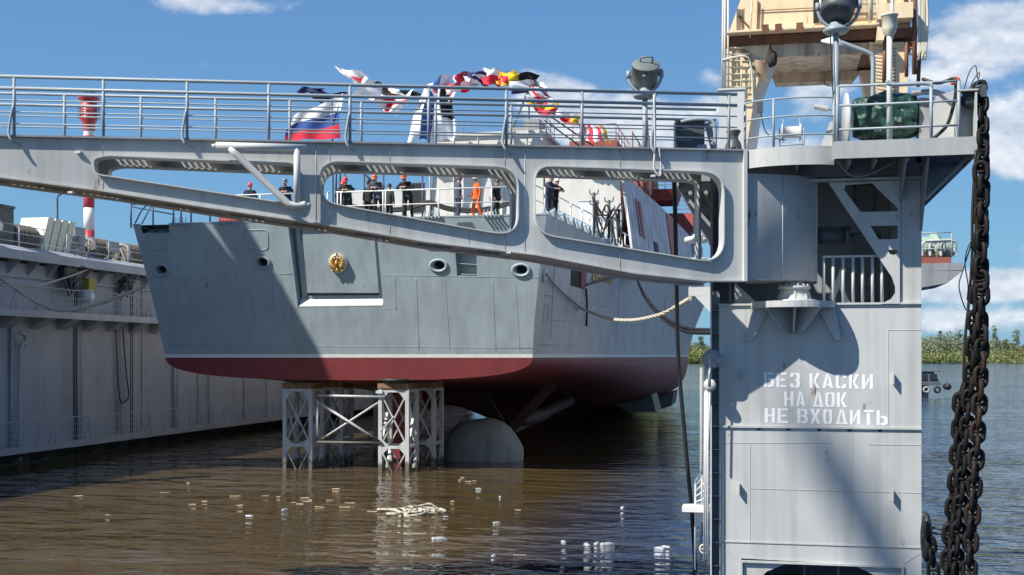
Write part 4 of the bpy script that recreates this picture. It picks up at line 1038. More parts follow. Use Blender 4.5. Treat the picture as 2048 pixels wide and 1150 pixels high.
# ---------------------------------------------------------------- dock pylon at the end of the right wing wall
TY = 25.7; XL = WY(1438,700,TY).x; XR = WY(1843,700,TY).x
def ZP(py): return EYE+(HOR-py)/96.3
tower = thing('dock_pylon', 'tall grey dock pylon with white stencilled warning, carrying the footbridge hinge and upper platform', 'dock pylon', ((XL+XR)/2, TY+1.2, 0))
def tp(px, py): p = WY(px, py, TY); return (p.x, p.z)
zs = ZP(607)
b = MB(); fo = [(XL,-1.5),(XR,-1.5),(XR,zs),(XL,zs)]
op = [(tp(1482,1150)[0],-1.4),(tp(1805,1150)[0],-1.4),(tp(1805,1150)[0],ZP(1128)),(tp(1482,1150)[0],ZP(1122))]
b.plate(fo, [op], (0,TY,0), (1,0,0), (0,0,1), (0,.03,0)); b.build('front_plating', M['dock'], tower)
b = MB(); b.box(XL,XL+.03,TY+.032,TY+2.6,-1.5,zs); b.box(XR-.03,XR,TY+.032,TY+2.6,-1.5,9.0); b.box(XL,XR,TY+2.6,TY+2.63,-1.5,9.1); b.box(XL+.03,XR-.03,TY+.032,TY+2.6,zs-.03,zs-.004)
b.build('side_plating', M['dock_dark'], tower)
# rim of the bottom opening, corner gussets, fold lines
b = MB(); x0, x1 = op[0][0], op[1][0]; zt = op[2][1]
b.box(x0-.02,x1+.02,TY-.05,TY-.002,zt-.015,zt+.03); b.box(x0-.02,x0+.03,TY-.05,TY-.002,-1.4,zt-.02); b.box(x1-.03,x1+.02,TY-.05,TY-.002,-1.4,zt-.02)
for s, x in ((1,x0+.03),(-1,x1-.03)): b.prism([(x,TY+.03,zt-.02),(x+s*.9,TY+.03,zt-.02),(x+s*.5,TY+.03,zt-.2),(x,TY+.03,zt-.75)], (0,.03,0))
b.box(XL+.02,XR-.02,TY-.018,TY-.002,ZP(1090),ZP(1087))
b.build('opening_frame', M['dock'], tower)
b = MB()
for k in range(4): x = x0+.6+k*.7; b.box(x,x+.05,TY+.9,TY+1.0,-1.4,zt+.3)
b.build('inner_stiffeners', M['dock_dark'], tower)
# ledges, weld lines
b = MB(); b.box(XL,XR,TY-.05,TY-.002,ZP(610),ZP(606)); b.build('ledge', M['dock'], tower)
b = MB(); b.box(XL,XR,TY-.045,TY-.002,ZP(857),ZP(853))
b.build('ledge', M['dock'], tower)
for x in [tp(p,700)[0] for p in (1518,1577,1639,1699,1760)]:
    b = MB(); b.prism([(x+.05*math.cos(math.pi*i/8),TY-.004,ZP(857)-.002-.05*math.sin(math.pi*i/8)) for i in range(9)], (0,.003,0)); b.build('drain_hole', M['dark'], tower)
b = MB()
def seam(a, c): b.beam((a[0],TY-.001,a[1]),(c[0],TY-.001,c[1]),.012,.012)
seam(tp(1440,886),tp(1668,886)); seam(tp(1735,889),tp(1843,890)); seam(tp(1500,890),tp(1500,1085)); seam(tp(1500,977),tp(1843,986)); seam(tp(1776,660),tp(1776,850)); seam(tp(1440,661),tp(1560,661)); seam(tp(1776,660),tp(1843,660)); seam(tp(1442,1092),tp(1478,1120)); seam(tp(1843,1105),tp(1806,1128)); seam(tp(1460,565),tp(1460,605))
b.build('weld_seams', M['dock'], tower)
b = MB()
for px, py in ((1488,755),(1797,762),(1489,982),(1796,995)):
    x, z = tp(px-8, py-10); b.box(x-.04,x-.015,TY-.14,TY-.002,z-.17,z+.06)
b.build('lifting_lugs', M['dock'], tower)
# stiffened channel along the left edge
xo = WY(1421,700,TY).x; b = MB(); b.box(xo,xo+.03,TY-.10,TY+.3,-1.5,zs+.2); b.build('edge_flange', M['dock_edge'], tower)
b = MB(); b.box(xo+.03,XL,TY+.22,TY+.25,-1.5,zs+.3)
z = -.9
while z < zs: b.box(xo+.03,XL-.002,TY-.06,TY+.22,z,z+.015); z += .49
b.build('channel_stiffeners', M['dock_dark'], tower)
# upper recess: back wall, right column, braced plate, bars, ladder
b = MB(); b.box(XL-.2,XR-.45,TY+2.0,TY+2.03,zs,9.1); b.box(XL-.2,XL-.15,TY+.35,TY+2.0,zs,8.9); b.build('recess_back_wall', M['dock_dark'], tower)  # darker grey stands in for the unlit depth of the recess
xc = tp(1798,500)[0]; b = MB(); b.box(xc,XR,TY,TY+.03,zs+.004,ZP(312)); b.box(xc,xc+.03,TY+.03,TY+2.0,zs+.004,9.0); b.build('right_column', M['dock'], tower)
def z1(x, y): return tp(1420+x/2.876, 280+y/2.876)
po = [z1(680,248),z1(1090,235),z1(1090,942),z1(985,942),z1(1040,915),z1(1064,880),z1(1064,845),z1(1045,790)]
ph = [[z1(778,262),z1(930,250),z1(1080,395),z1(1080,412),z1(865,415),z1(772,292)],[z1(922,496),z1(1080,493),z1(1080,571),z1(968,573)],[z1(1017,633),z1(1080,633),z1(1072,655),z1(1055,663),z1(1035,658)]]
b = MB(); b.plate(po, ph, (0,TY-.06,0), (1,0,0), (0,0,1), (0,.04,0)); b.build('brace_plate', M['dock'], tower)
b = MB(); gx = z1(930,252); b.box(z1(560,240)[0],XR-.02,TY-.2,TY+.0,ZP(365),ZP(361)); b.build('brace_top_flange', M['dock'], tower)
b = MB()
for px in (1648,1667,1687,1707,1726,1746,1765): x = tp(px,600)[0]; b.tube([(x,TY+.12,zs),(x,TY+.12,ZP(514))], .033, 6)
x0_, x1_ = tp(1645,600)[0], tp(1768,600)[0]; b.beam((x0_,TY+.12,ZP(513)),(x1_,TY+.12,ZP(513)),.05,.04); b.build('recess_railing', M['dock_edge'], tower)
b = MB()
for x in (tp(1722,500)[0], tp(1764,500)[0]): b.tube([(x,TY+1.9,zs),(x,TY+1.9,8.9)], .025, 5)
for k in range(10): z = zs+.15+k*.28; b.tube([(tp(1722,500)[0],TY+1.9,z),(tp(1764,500)[0],TY+1.9,z)], .015, 5)
b.build('recess_ladder', M['dock_dark'], tower)
b = MB(); za = ZP(468); b.cyl((tp(1630,468)[0],TY+.35,za),(tp(1693,468)[0],TY+.35,za),.13,n=16); b.cyl((tp(1693,468)[0],TY+.35,za),(tp(1702,468)[0],TY+.35,za),.19,n=16); b.cyl((tp(1702,468)[0],TY+.35,za),(tp(1765,472)[0],TY+.4,za-.04),.045,n=8)
for s in (-1,1): b.tube([(tp(1630,468)[0],TY+.35,za+s*.16),(tp(1696,468)[0],TY+.35,za+s*.16)],.02,5)
b.build('hydraulic_cylinder', M['darkgrey'], tower)
b = MB(); x = tp(1690,580)[0]; b.beam((x-.25,TY+.6,zs+.1),(x,TY+.6,zs+.75),.12,.12); b.beam((x+.1,TY+.6,zs),(x-.1,TY+.6,zs+.5),.08,.08); b.build('lever', M['dock_edge'], tower)
# hinge pedestal
cx, _ = tp(1586,605); b = MB(); zt_ = ZP(604)
sem = [(cx+.86*math.cos(math.pi*i/20), TY-.004-.92*math.sin(math.pi*i/20)) for i in range(21)]
b.prism([(x,y,zt_-.13) for x, y in sem], (0,0,.13)); b.build('hinge_bracket', M['dock'], tower)
b = MB()
for a in (8,50,88,130,172):
    d = Vector((math.cos(rad(a)), -math.sin(rad(a)), 0)); c = Vector((cx,TY-.003,0)); o = d.cross(Vector((0,0,1)))*.015; e = .80
    base = .82 if a in (8,172) else .20
    if a in (8,172): poly = [c+d*.30*0+d*.86+Vector((0,0,zt_-.13)), c+d*.55+Vector((0,0,zt_-.13)), c+d*.95+Vector((0,0,zt_-.78))]; poly = [c+d*.5+Vector((0,-.05,zt_-.135)), c+d*.84+Vector((0,-.05,zt_-.135)), c+d*.98+Vector((0,.03,zt_-.8)), c+d*.86+Vector((0,.03,zt_-.8))]
    else: poly = [c+Vector((d.x*.0,0,zt_-.135)), c+d*.84+Vector((0,0,zt_-.135)), c+d*.30+Vector((0,0,zt_-.62)), c+d*.05+Vector((0,0,zt_-.66))]
    b.prism([p-o for p in poly], o*2)
b.build('bracket_gussets', M['dock'], tower)
b = MB(); c = (cx+.03,TY-.14,zt_); b.lathe(c, [(.44,.0),(.44,.04),(.36,.04),(.25,.26),(.33,.26),(.33,.32),(.20,.32),(.17,.5)], 24)
for k in range(8): a = k*.785; b.beam((c[0]+.30*math.cos(a),c[1]+.30*math.sin(a),c[2]+.05),(c[0]+.22*math.cos(a),c[1]+.22*math.sin(a),c[2]+.25),.03,.12)
for k in range(14): a = k*.449; b.cyl((c[0]+.29*math.cos(a),c[1]+.29*math.sin(a),c[2]+.32),(c[0]+.29*math.cos(a),c[1]+.29*math.sin(a),c[2]+.36),.022,n=6)
b.build('hinge_bearing', M['dock'], tower)
b = MB(); x = tp(1478,585)[0]; b.prism([(x-.1,TY+.3,zs+.01),(x+.4,TY+.3,zs+.01),(x-.1,TY+.3,zs+.48)], (0,.04,0)); b.build('corner_gusset', M['dock'], tower)

# stencilled warning, each letter cut as its stencil pieces
def q4(a, b, c, d): return [(a,b),(c,b),(c,d),(a,d)]
mir = lambda p: [(1-x, y) for x, y in p]; flp = lambda p: [(x, 1-y) for x, y in p]
C_l = [(.46,1),(.16,1),(0,.86),(0,.14),(.16,0),(.46,0),(.46,.15),(.36,.15),(.30,.2),(.30,.8),(.36,.85),(.46,.85)]
C_r = [(.54,1),(.84,1),(1,.86),(1,.70),(.70,.70),(.70,.8),(.64,.85),(.54,.85)]
bowl = [(.37,.62),(.80,.62),(1,.5),(1,.12),(.80,0),(.37,0),(.37,.15),(.62,.15),(.68,.2),(.68,.42),(.62,.47),(.37,.47)]
stem = q4(0,0,.30,1)
LET = {'Б':[stem,q4(.37,.84,.98,1),bowl],'Е':[stem,q4(.38,.85,1,1),q4(.38,.43,.86,.58),q4(.38,0,1,.15)],
 'З':[[(0,.72),(0,.86),(.14,1),(.46,1),(.46,.86),(.34,.86),(.32,.72)],[(.54,1),(.86,1),(1,.86),(1,.6),(.9,.5),(1,.4),(1,.14),(.86,0),(.54,0),(.54,.15),(.68,.17),(.70,.38),(.54,.44),(.54,.57),(.70,.62),(.70,.82),(.54,.86)],[(0,.28),(0,.14),(.14,0),(.46,0),(.46,.14),(.34,.14),(.32,.28)]],
 'К':[stem,[(.35,.40),(.66,1),(1,1),(.56,.40)],[(.42,.36),(.60,.44),(1.02,0),(.68,0)]],
 'А':[[(0,0),(.28,0),(.54,.9),(.54,1),(.36,1)],[(.52,.62),(.61,1),(.66,1),(1,0),(.72,0),(.67,.17),(.40,.17),(.44,.32),(.62,.32)]],
 'С':[C_l,C_r,flp(C_r)],'О':[C_l,mir(C_l)],'И':[q4(0,0,.28,1),q4(.72,0,1,1),[(.32,.08),(.32,.38),(.68,.92),(.68,.62)]],
 'Н':[[(0,0),(.30,0),(.30,.42),(.46,.42),(.46,.58),(.30,.58),(.30,1),(0,1)],mir([(0,0),(.30,0),(.30,.42),(.46,.42),(.46,.58),(.30,.58),(.30,1),(0,1)])],
 'Д':[[(0,0),(0,.14),(.08,.14),(.36,1),(.52,1),(.28,.14),(.44,.14),(.44,0)],[(.57,1),(.64,1),(.94,.14),(1,.14),(1,0),(.50,0),(.50,.14),(.66,.14),(.50,.74)]],
 'В':[stem,[(.37,1),(.80,1),(.97,.88),(.97,.62),(.86,.52),(1,.42),(1,.12),(.82,0),(.37,0),(.37,.15),(.64,.15),(.70,.2),(.70,.38),(.64,.44),(.37,.44),(.37,.58),(.62,.58),(.68,.64),(.68,.8),(.62,.85),(.37,.85)]],
 'Х':[[(0,0),(.34,0),(.5,.32),(.66,0),(1,0),(.68,.5),(1,1),(.66,1),(.5,.68),(.34,1),(0,1),(.32,.5)]],'Т':[q4(0,.85,1,1),q4(.33,0,.67,.80)],'Ь':[stem,bowl]}
LINES = [('БЕЗКАСКИ',[190,330,362,502,545,682,812,955,988,1138,1170,1315,1352,1490,1530,1680],168,370),('НАДОК',[468,595,632,752,862,1005,1030,1158,1187,1325],428,632),
 ('НЕВХОДИТЬ',[202,342,380,520,648,790,820,965,1002,1120,1172,1335,1365,1505,1550,1690,1728,1880],656,858)]
for txt, xs, yt, yb in LINES:
    b = MB()
    for k, ch in enumerate(txt):
        pa, pb = 1500+xs[2*k]/6.827, 1500+xs[2*k+1]/6.827; sl = .021*((xs[2*k]-xs[0])/6.827)
        xa, z1_ = tp(pa, 720+yt/6.827+sl); xb, z0_ = tp(pb, 720+yb/6.827+sl)
        for poly in LET[ch]:
            b.prism([(xa+(xb-xa)*x, TY-.005, z0_+(z1_-z0_)*y) for x, y in poly], (0,.003,0))
    b.build('stencil_lettering', M['letter'], tower)

# ---------------------------------------------------------------- upper platform
PZ = 9.15; FY = 24.6
plat = tower
front1 = smooth_path([BR(1490,300), WY(1530,300,24.52), WY(1585,300,24.42), WY(1640,300,24.47), WY(1668,300,24.60)], 6)
front1 = [Vector((p.x,p.y,0)) for p in front1]
xr0 = WY(1670,300,FY).x; xr1 = WY(1953,300,FY).x
b = MB(); n = len(front1)
b.add([p+Vector((0,0,PZ-.36)) for p in front1]+[p+Vector((0,0,PZ+.01)) for p in front1]+[p+Vector((0,.03,PZ-.36)) for p in front1]+[p+Vector((0,.03,PZ+.01)) for p in front1],
      [f for i in range(n-1) for f in ((i,i+1,n+i+1,n+i),(2*n+i,3*n+i,3*n+i+1,2*n+i+1),(n+i,n+i+1,3*n+i+1,3*n+i),(i,2*n+i,2*n+i+1,i+1))], 0, False)
b.build('curved_fascia', M['dock'], plat)
b = MB(); b.box(xr0,xr1,FY-.25,FY-.22,PZ-.28,PZ+.06); b.box(xr0-.03,xr0,FY-.25,FY+.2,PZ-.28,PZ+.06); b.box(xr1-.03,xr1,FY-.22,FY+22,PZ-.28,PZ+.06); b.build('platform_fascia', M['dock_mid'], plat)
b = MB(); b.prism([p+Vector((0,.035,PZ-.05)) for p in front1]+[Vector((xr0+.02,FY+.3,PZ-.05)),Vector((xr0+.02,TY+4,PZ-.05)),Vector((front1[0].x-.3,TY+4,PZ-.05))], (0,0,.045))
b.box(xr0+.0,xr1-.03,FY-.22,FY+22,PZ-.04,PZ+.005); b.build('platform_deck', M['dock_dark'], plat)
b = MB()
y = FY+.4
while y < FY+20: b.box(XR-.1,xr1-.03,y,y+.05,PZ-.2,PZ-.045); b.beam((xr1-.06,y+.02,PZ-.2),(XR,y+.02,PZ-1.05),.05,.06); y += .7
for x in (xr1-.3, xr1-.62): b.box(x,x+.04,FY-.2,FY+20,PZ-.14,PZ-.045)
for px in (1590,1690,1740,1800): x = WY(px,330,TY).x; b.box(x,x+.05,FY-.1 if px > 1670 else FY+.1,TY+2,PZ-.34,PZ-.055)
b.box(XL,XR,TY+.2,TY+.25,PZ-.4,PZ-.055)
x = tp(1798,330)[0]; b.prism([(x,TY-.02,PZ-.3),(x,FY-.1,PZ-.3),(x,TY-.02,PZ-1.0)], (.04,0,0)); x = tp(1840,330)[0]; b.prism([(x,TY-.02,PZ-.3),(x,FY-.1,PZ-.3),(x,TY-.02,PZ-1.6)], (.04,0,0))
b.prism([(XR,TY+.02,8.1),(XR,TY+.02,PZ-.3),(xr1-.03,TY+.02,PZ-.3)], (0,.04,0))
b.tube(smooth_path([(tp(1668,330)[0],FY+.3,PZ-.2),(tp(1700,340)[0],FY+.6,PZ-.5),(tp(1740,340)[0],FY+.7,PZ-.45),(tp(1790,330)[0],FY+.7,PZ-.2)]), .02, 5)
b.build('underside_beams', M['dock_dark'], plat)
def rr_(b, pts, hs, r=.022, rp=.028, posts=None):
    for h in hs: b.tube([p+Vector((0,0,h)) for p in pts], r, 6)
    for p in (posts or pts): b.tube([p, p+Vector((0,0,hs[-1]))], rp, 6)
b = MB(); f1 = [p+Vector((0,.06,PZ)) for p in front1]; rr_(b, f1, [.25,.62,.98], .018, .026, [f1[0], f1[8], f1[-1]]); b.build('curved_railing', M['dock_rail'], plat)
b = MB(); q = [Vector((WY(px,275,FY).x, FY-.18, PZ+.05)) for px in (1674,1860,1915)]; rr_(b, q, [.25,.72,1.1], .024, .034)
b.tube(smooth_path([Vector((WY(1773,180,FY).x,FY-.18,PZ+1.22)), Vector((WY(1782,176,FY).x,FY-.18,PZ+1.14)), Vector((WY(1850,176,FY).x,FY-.18,PZ+1.13)), Vector((WY(1862,180,FY).x,FY-.18,PZ+1.05))],4), .04, 7); b.build('platform_railing', M['dock_rail'], plat)
# ---------------------------------------------------------------- lamps and machinery on the bridge and platform
def floodlight(px, pybase, Y, pytop, drum_c, drum_r, drum_l, tilt, label, dark=False):
    base = WY(px, pybase, Y); base.z = PZ; t = thing('floodlight', label, 'floodlight', base, 'drum floodlights on poles')
    top = WY(px, pytop, Y); c = WY(*drum_c, Y); mt = M['darkgrey'] if dark else M['flood'] 
    b = MB(); b.tube([base,(base.x,base.y,top.z)], .055, 10); b.tube([(base.x+.1,base.y,base.z),(base.x+.02,base.y,top.z-.2)], .02, 5); b.lathe((base.x,base.y,top.z-.02), [(.06,0),(.22,.02),(.26,.07),(.2,.13),(.12,.17),(.12,.22),(0,.22)], 18); b.build('pole', M['dock_rail'], t)
    ax = Vector(tilt).normalized()
    b = MB(); k = c-Vector((0,0,0)); R_ = drum_r; L_ = drum_l
    b.lathe(k, [(0,-L_*.5),(R_*.82,-L_*.5),(R_*.97,-L_*.42),(R_,-L_*.30),(R_,L_*.36),(R_*1.04,L_*.37),(R_*1.04,L_*.43),(R_*.98,L_*.45),(R_*.5,L_*.52),(0,L_*.53)], 28, ax)
    h = k+ax*L_*.5; sx = ax.cross(Vector((0,1,0)));  sx = Vector((1,0,0)); up_ = ax
    b.tube(smooth_path([h+sx*-.12, h+sx*-.11+ax*.12, h+sx*.11+ax*.12, h+sx*.12],4), .018, 5)
    b.lathe(k+Vector((.03,-R_*.98,-L_*.2)), [(0,.03),(.05,.03),(.05,-.02)], 10, (0,-1,0)); b.build('lamp_drum', mt, t)
    y = MB(); rr = R_*1.22; zc = k.z-.02
    y.tube([(k.x+rr*math.cos(a), k.y, zc+rr*math.sin(a)*1.05) for a in [rad(180+180*i/16+(0)) for i in range(17)]]+[], .035, 7)
    for s in (-1,1): y.tube([(k.x+s*rr,k.y,zc-.05),(k.x+s*rr,k.y,zc+.1)], .05, 7); y.cyl((k.x+s*rr*1.06,k.y,zc),(k.x+s*R_,k.y,zc),.035,n=8)
    y.tube([(k.x,k.y,zc-rr*1.05),(base.x,base.y,top.z+.15)], .06, 8); y.build('yoke', M['dock_rail'], t)
M['flood'] = paint('grey_green_lamp_paint', (.17,.19,.18), .5, .12, .12, .03)
floodlight(1290, 300, 24.9, 196, (1290,148), .28, .50, (.16,-.62,.77), 'grey drum floodlight tilted skyward on a pole standing on the footbridge')
floodlight(1672, 292, 24.9, 66, (1677,12), .33, .55, (.25,.5,.8), 'dark weathered drum floodlight cut by the top picture edge, on the platform pole', True)
# blower, ventilator, pillar box at the bridge end
p = WY(1392,300,26.2); p.z = PZ; t = thing('blower_unit', 'dark grey fan housing with bent duct standing on the bridge end near the mushroom vent', 'blower', p)
b = MB(); b.cbox(p+Vector((-.12,0,.02)), .55, .6, .85, .15); b.cbox(p+Vector((-.12,0,.872)), .6, .65, .04, .15); b.cbox(p+Vector((-.42,-.1,.02)), .06, .6, .9, .15); b.build('housing', M['darkgrey'], t)
b = MB(); b.tube(smooth_path([p+Vector((-.3,-.35,.86)),p+Vector((.0,-.35,.9)),p+Vector((.35,-.3,.86)),p+Vector((.42,-.3,.6)),p+Vector((.42,-.3,0))],5), .04, 8); b.build('pipe', M['dock_rail'], t)
b = MB(); b.beam(p+Vector((.25,-.1,.85)),p+Vector((.45,-.1,.05)),.1,.14); b.ball(p+Vector((.22,-.2,.15)), .17,.2,.15); b.lathe(p+Vector((.15,-.38,.2)), [(0,-.1),(.15,-.1),(.15,.1),(0,.1)], 14, (1,0,0)); b.build('motor', M['dock_dark'], t)
p = WY(1467,300,25.6); p.z = PZ; t = thing('ventilator', 'squat dark mushroom ventilator with a flared neck beside the handrail end', 'ventilator', p)
b = MB(); b.lathe(p, [(0,0),(.19,0),(.19,.14),(.16,.3),(.10,.4),(.10,.46),(.15,.55),(.15,.58),(0,.58)], 20); b.build('body', M['darkgrey'], t)
b = MB(); b.lathe(p+Vector((.02,-.19,.12)), [(.09,-.02),(.09,.02),(.04,.02),(.04,-.02)], 14, (0,1,0)); b.build('handwheel', M['dock_edge'], t)
b = MB(); p = WY(1463,300,27.3); x0, x1 = WY(1438,250,27.2).x, WY(1489,250,27.2).x; z1_ = WY(1463,180,27.2).z
b.box(x0,x1,27.2,27.8,PZ,z1_); b.box(x0-.03,x1+.03,27.17,27.83,z1_,z1_+.04); tag(b.build('pillar_box', M['dock_edge']), 'plain pale grey upright box in front of the cream crane leg', 'box')
# cable drum stand
p = WY(1583,292,25.6); p.z = PZ; t = thing('cable_reel', 'small grey cable reel on a pipe stand behind the curved railing', 'cable reel', p)
b = MB()
for s in (-1,1): b.tube([p+Vector((s*.24,-.12,0)),p+Vector((s*.24,-.12,.55))], .02, 6); b.tube([p+Vector((s*.24,.12,0)),p+Vector((s*.24,.12,.55))], .02, 6); b.tube([p+Vector((s*.17,0,.3)),p+Vector((s*.17,0,.78))], .012, 5); b.tube([p+Vector((s*.24,-.12,.12)),p+Vector((s*.24,.12,.12))], .018, 5)
for z in (.1,.22): b.tube([p+Vector((-.24,-.12,z)),p+Vector((.24,-.12,z))], .016, 5)
b.build('stand', M['dock_rail'], t)
b = MB(); b.lathe(p+Vector((-.2,0,.5)), [(0,0),(.17,0),(.17,.03),(.12,.03),(.12,.37),(.17,.37),(.17,.4),(0,.4)], 20, (1,0,0)); b.build('reel', M['dock_edge'], t)
b = MB(); p0 = WY(1520,215,25.2); b.box(p0.x-.06,p0.x+.06,p0.y-.05,p0.y+.05,p0.z-.1,p0.z+.1); b.tube(smooth_path([p0,WY(1530,260,25.3),WY(1548,275,25.4),WY(1572,280,25.5)],5), .012, 5); tag(b.build('junction_box', M['darkgrey']), 'small dark junction box with a trailing wire, high on the curved railing', 'junction box')
# side-seen spotlight next to the pole
p = WY(1640,212,25.1); t = thing('spotlight', 'small pale spotlight seen edge-on left of the tall lamp pole', 'spotlight', p)
b = MB(); b.hexa([p+Vector(v) for v in ((-.12,-.15,-.03),(.16,-.15,-.10),(.16,.15,-.10),(-.12,.15,-.03),(-.12,-.15,.03),(.16,-.15,-.03),(.16,.15,-.03),(-.12,.15,.03))]); b.build('head', M['dock_edge'], t)
b = MB(); b.tube([p+Vector((.14,0,-.06)),p+Vector((.3,0,-.10))], .025, 6); b.build('arm', M['dock_rail'], t)
# hooded roller by the platform step
p = WY(1658,275,24.9); p.z = PZ; b = MB(); b.prism([p+Vector((-.2,0,0)),p+Vector((.22,0,0)),p+Vector((.22,0,.62)),p+Vector((.02,0,.55))], (0,.3,0)); b.lathe(p+Vector((.16,-.02,.12)), [(0,-.03),(.1,-.03),(.1,.03),(0,.03)], 14, (0,1,0)); tag(b.build('chain_guide', M['dock']), 'sloping grey chain guide with a roller at the corner of the two platforms', 'chain guide')
# winch wrapped in a green tarpaulin
p = WY(1768,268,26.0); p.z = PZ+.1; t = thing('anchor_winch', 'large platform winch wrapped in a crumpled dark green tarpaulin', 'winch', p)
tb = MB(); rt_ = random.Random(4); n = 34; m_ = 18; vs = []
for i in range(m_+1):
    x = -.62+1.24*i/m_
    for k in range(n):
        a = 2*math.pi*k/n; ca, sa = math.cos(a), math.sin(a)
        sq = (abs(ca)**3.2+abs(sa)**3.2)**(-1/3.2)
        ry = .48+.03*math.sin(5*x+2); rz = .44+.04*math.sin(4*x+1)
        e = 1-.10*(abs(x)/.62)**4
        w_ = 1+.05*math.sin(7*a+9*x)+.04*math.sin(13*a-5*x)+rt_.uniform(-.035,.035)
        vs.append(p+Vector((x+rt_.uniform(-.02,.02), ry*sq*ca*e*w_, .70+rz*sq*sa*e*w_)))
tb.add(vs, [(i*n+k, i*n+(k+1) % n, (i+1)*n+(k+1) % n, (i+1)*n+k) for i in range(m_) for k in range(n)]+[tuple(range(n-1,-1,-1)), tuple(range(m_*n,(m_+1)*n))], 0, False)
o = tb.build('tarpaulin', M['tarp_green'], t)
b = MB()
for y in (-.35,.35): b.box(p.x-.75,p.x+.95,p.y+y-.05,p.y+y+.05,p.z-.09,p.z+.0); b.box(p.x-.75,p.x+.95,p.y+y-.05,p.y+y+.05,p.z+.08,p.z+.13)
for x in (-.7,-.25,.3,.85): b.box(p.x+x-.05,p.x+x+.05,p.y-.4,p.y+.4,p.z+.001,p.z+.079)
b.build('base_frame', M['white_paint'], t)
b = MB(); c = p+Vector((-.76,.0,.62)); b.lathe(c, [(0,-.02),(.62,-.02),(.62,.02),(0,.02)], 30, (1,.06,0)); b.build('drum_flange', M['dock'], t)
b = MB(); b.box(p.x+.66,p.x+.95,p.y-.3,p.y+.3,p.z+.13,p.z+1.02); b.tube(smooth_path([p+Vector((.5,-.4,1.1)),p+Vector((.9,-.45,1.1)),p+Vector((1.2,-.4,1.02)),p+Vector((1.4,-.3,1.12))],5), .06, 7); b.build('gearbox', M['dock_dark'], t)
b = MB(); a = WY(1856,165,25.4); c = WY(1885,275,25.4); b.hexa([(a.x+.02,25.1,PZ),(a.x+.42,25.1,PZ),(a.x+.42,25.9,PZ),(a.x+.02,25.9,PZ),(a.x+.12,25.1,PZ+1.02),(a.x+.52,25.1,PZ+1.12),(a.x+.52,25.9,PZ+1.12),(a.x+.12,25.9,PZ+1.02)]); tag(b.build('winch_shield', M['dock']), 'leaning plain grey steel shield on the platform behind the black hose', 'shield')
fl = thing('chain_fairlead', 'grey steel fairlead bracket at the platform corner with the heavy chains running over it', 'fairlead', (WY(1930,272,FY).x, FY+.1, PZ))
b = MB(); x0, x1 = WY(1914,272,FY).x, WY(1951,272,FY).x
b.box(x0,x0+.03,FY-.2,FY+.6,PZ+.06,PZ+.95); b.box(x1-.04,x1,FY-.2,FY+.6,PZ+.06,PZ+.92); b.box(x0+.03,x1-.04,FY+.2,FY+.24,PZ+.06,PZ+.93); b.box(x0-.02,x1+.02,FY-.22,FY+.1,PZ+.95,PZ+.98)
b.build('bracket', M['dock'], fl)
b = MB(); b.lathe((x1-.12,FY-.05,PZ+.8), [(0,-.05),(.16,-.05),(.12,0),(.16,.05),(0,.05)], 18, (0,1,0)); b.build('roller', M['darkgrey'], fl)
b = MB(); b.tube(smooth_path([(x0+.1,FY,PZ+.9),(x0+.2,FY-.1,PZ+1.3),(x0+.32,FY-.1,PZ+1.45),(x1+.02,FY-.1,PZ+1.2)],5),.012,5); b.tube(smooth_path([(x0+.18,FY,PZ+.9),(x0+.3,FY-.1,PZ+1.2),(x0+.4,FY-.1,PZ+1.3),(x1-.02,FY-.1,PZ+1.0)],5),.012,5); b.cbox((x1+.14,FY,PZ+.85), .12, .1, .24); b.build('cable_tail', M['darkgrey'], fl)
p = WY(1911,160,FY+.3); b = MB(); b.lathe(p-Vector((0,0,.08)), [(.09,0),(.1,.04),(.08,.11),(.04,.14),(0,.15)], 14); tag(b.build('beacon_lamp', M['orange_part']), 'small red-orange beacon lamp on the platform handrail', 'beacon')
b = MB(); b.tube(smooth_path([WY(1845,158,FY+.5),WY(1872,166,FY+.3),WY(1893,162,FY+.1),WY(1909,158,FY-.05),WY(1912,180,FY-.1),WY(1906,215,FY-.05),WY(1893,252,FY),WY(1868,276,FY+.1)],6), .035, 7); tag(b.build('black_hose', M['rubber']), 'black hose arching over the handrail and down to the platform beside the shield', 'hose')
# lamp on bent pipe, cream junction post, thin cable on the pole
p = WY(1746,268,27.0); p.z = PZ; t = thing('bent_pipe_lamp', 'lamp with a round shade on a bent rusty pipe arching left behind the tarpaulin', 'lamp', p)
b = MB(); b.tube(smooth_path([p,WY(1746,170,27),WY(1746,118,27),WY(1738,106,27),WY(1712,96,27),WY(1682,85,27)],6), .05, 8); b.build('pipe', M['dock_rail'], t)
b = MB(); c = WY(1668,84,27); b.lathe(c, [(.0,.1),(.08,.1),(.28,-.02),(.28,-.06),(.0,-.03)], 20, (.3,-.3,1)); b.build('shade', M['dock_edge'], t)
p = WY(1779,270,24.7); p.z = PZ; t = thing('junction_post', 'pale post topped by a cream junction box in front of the tarpaulin', 'post', p)
b = MB(); b.tube([p,(p.x,p.y,WY(1779,68,24.7).z)], .055, 10); b.tube([(p.x+.05,p.y,p.z+2.1),(p.x+.05,p.y,p.z+3.0)], .03, 6); b.build('post', M['dock_edge'], t)
b = MB(); c = WY(1779,68,24.7); b.lathe(c, [(.03,-.08),(.12,.02),(.15,.12),(.15,.34),(.17,.35),(.17,.38),(0,.38)], 12); b.build('junction_box', M['cream_pale'], t)
b = MB(); b.tube(smooth_path([WY(1660,60,24.8),WY(1662,110,24.8),WY(1664,160,24.8),WY(1668,215,24.8)],5), .012, 5); b.tube(smooth_path([WY(1660,140,24.8),WY(1648,150,24.75),WY(1650,168,24.75),WY(1664,172,24.8)],5), .012, 5); tag(b.build('loose_cable', M['rubber']), 'thin black cable looping down the tall floodlight pole', 'cable')

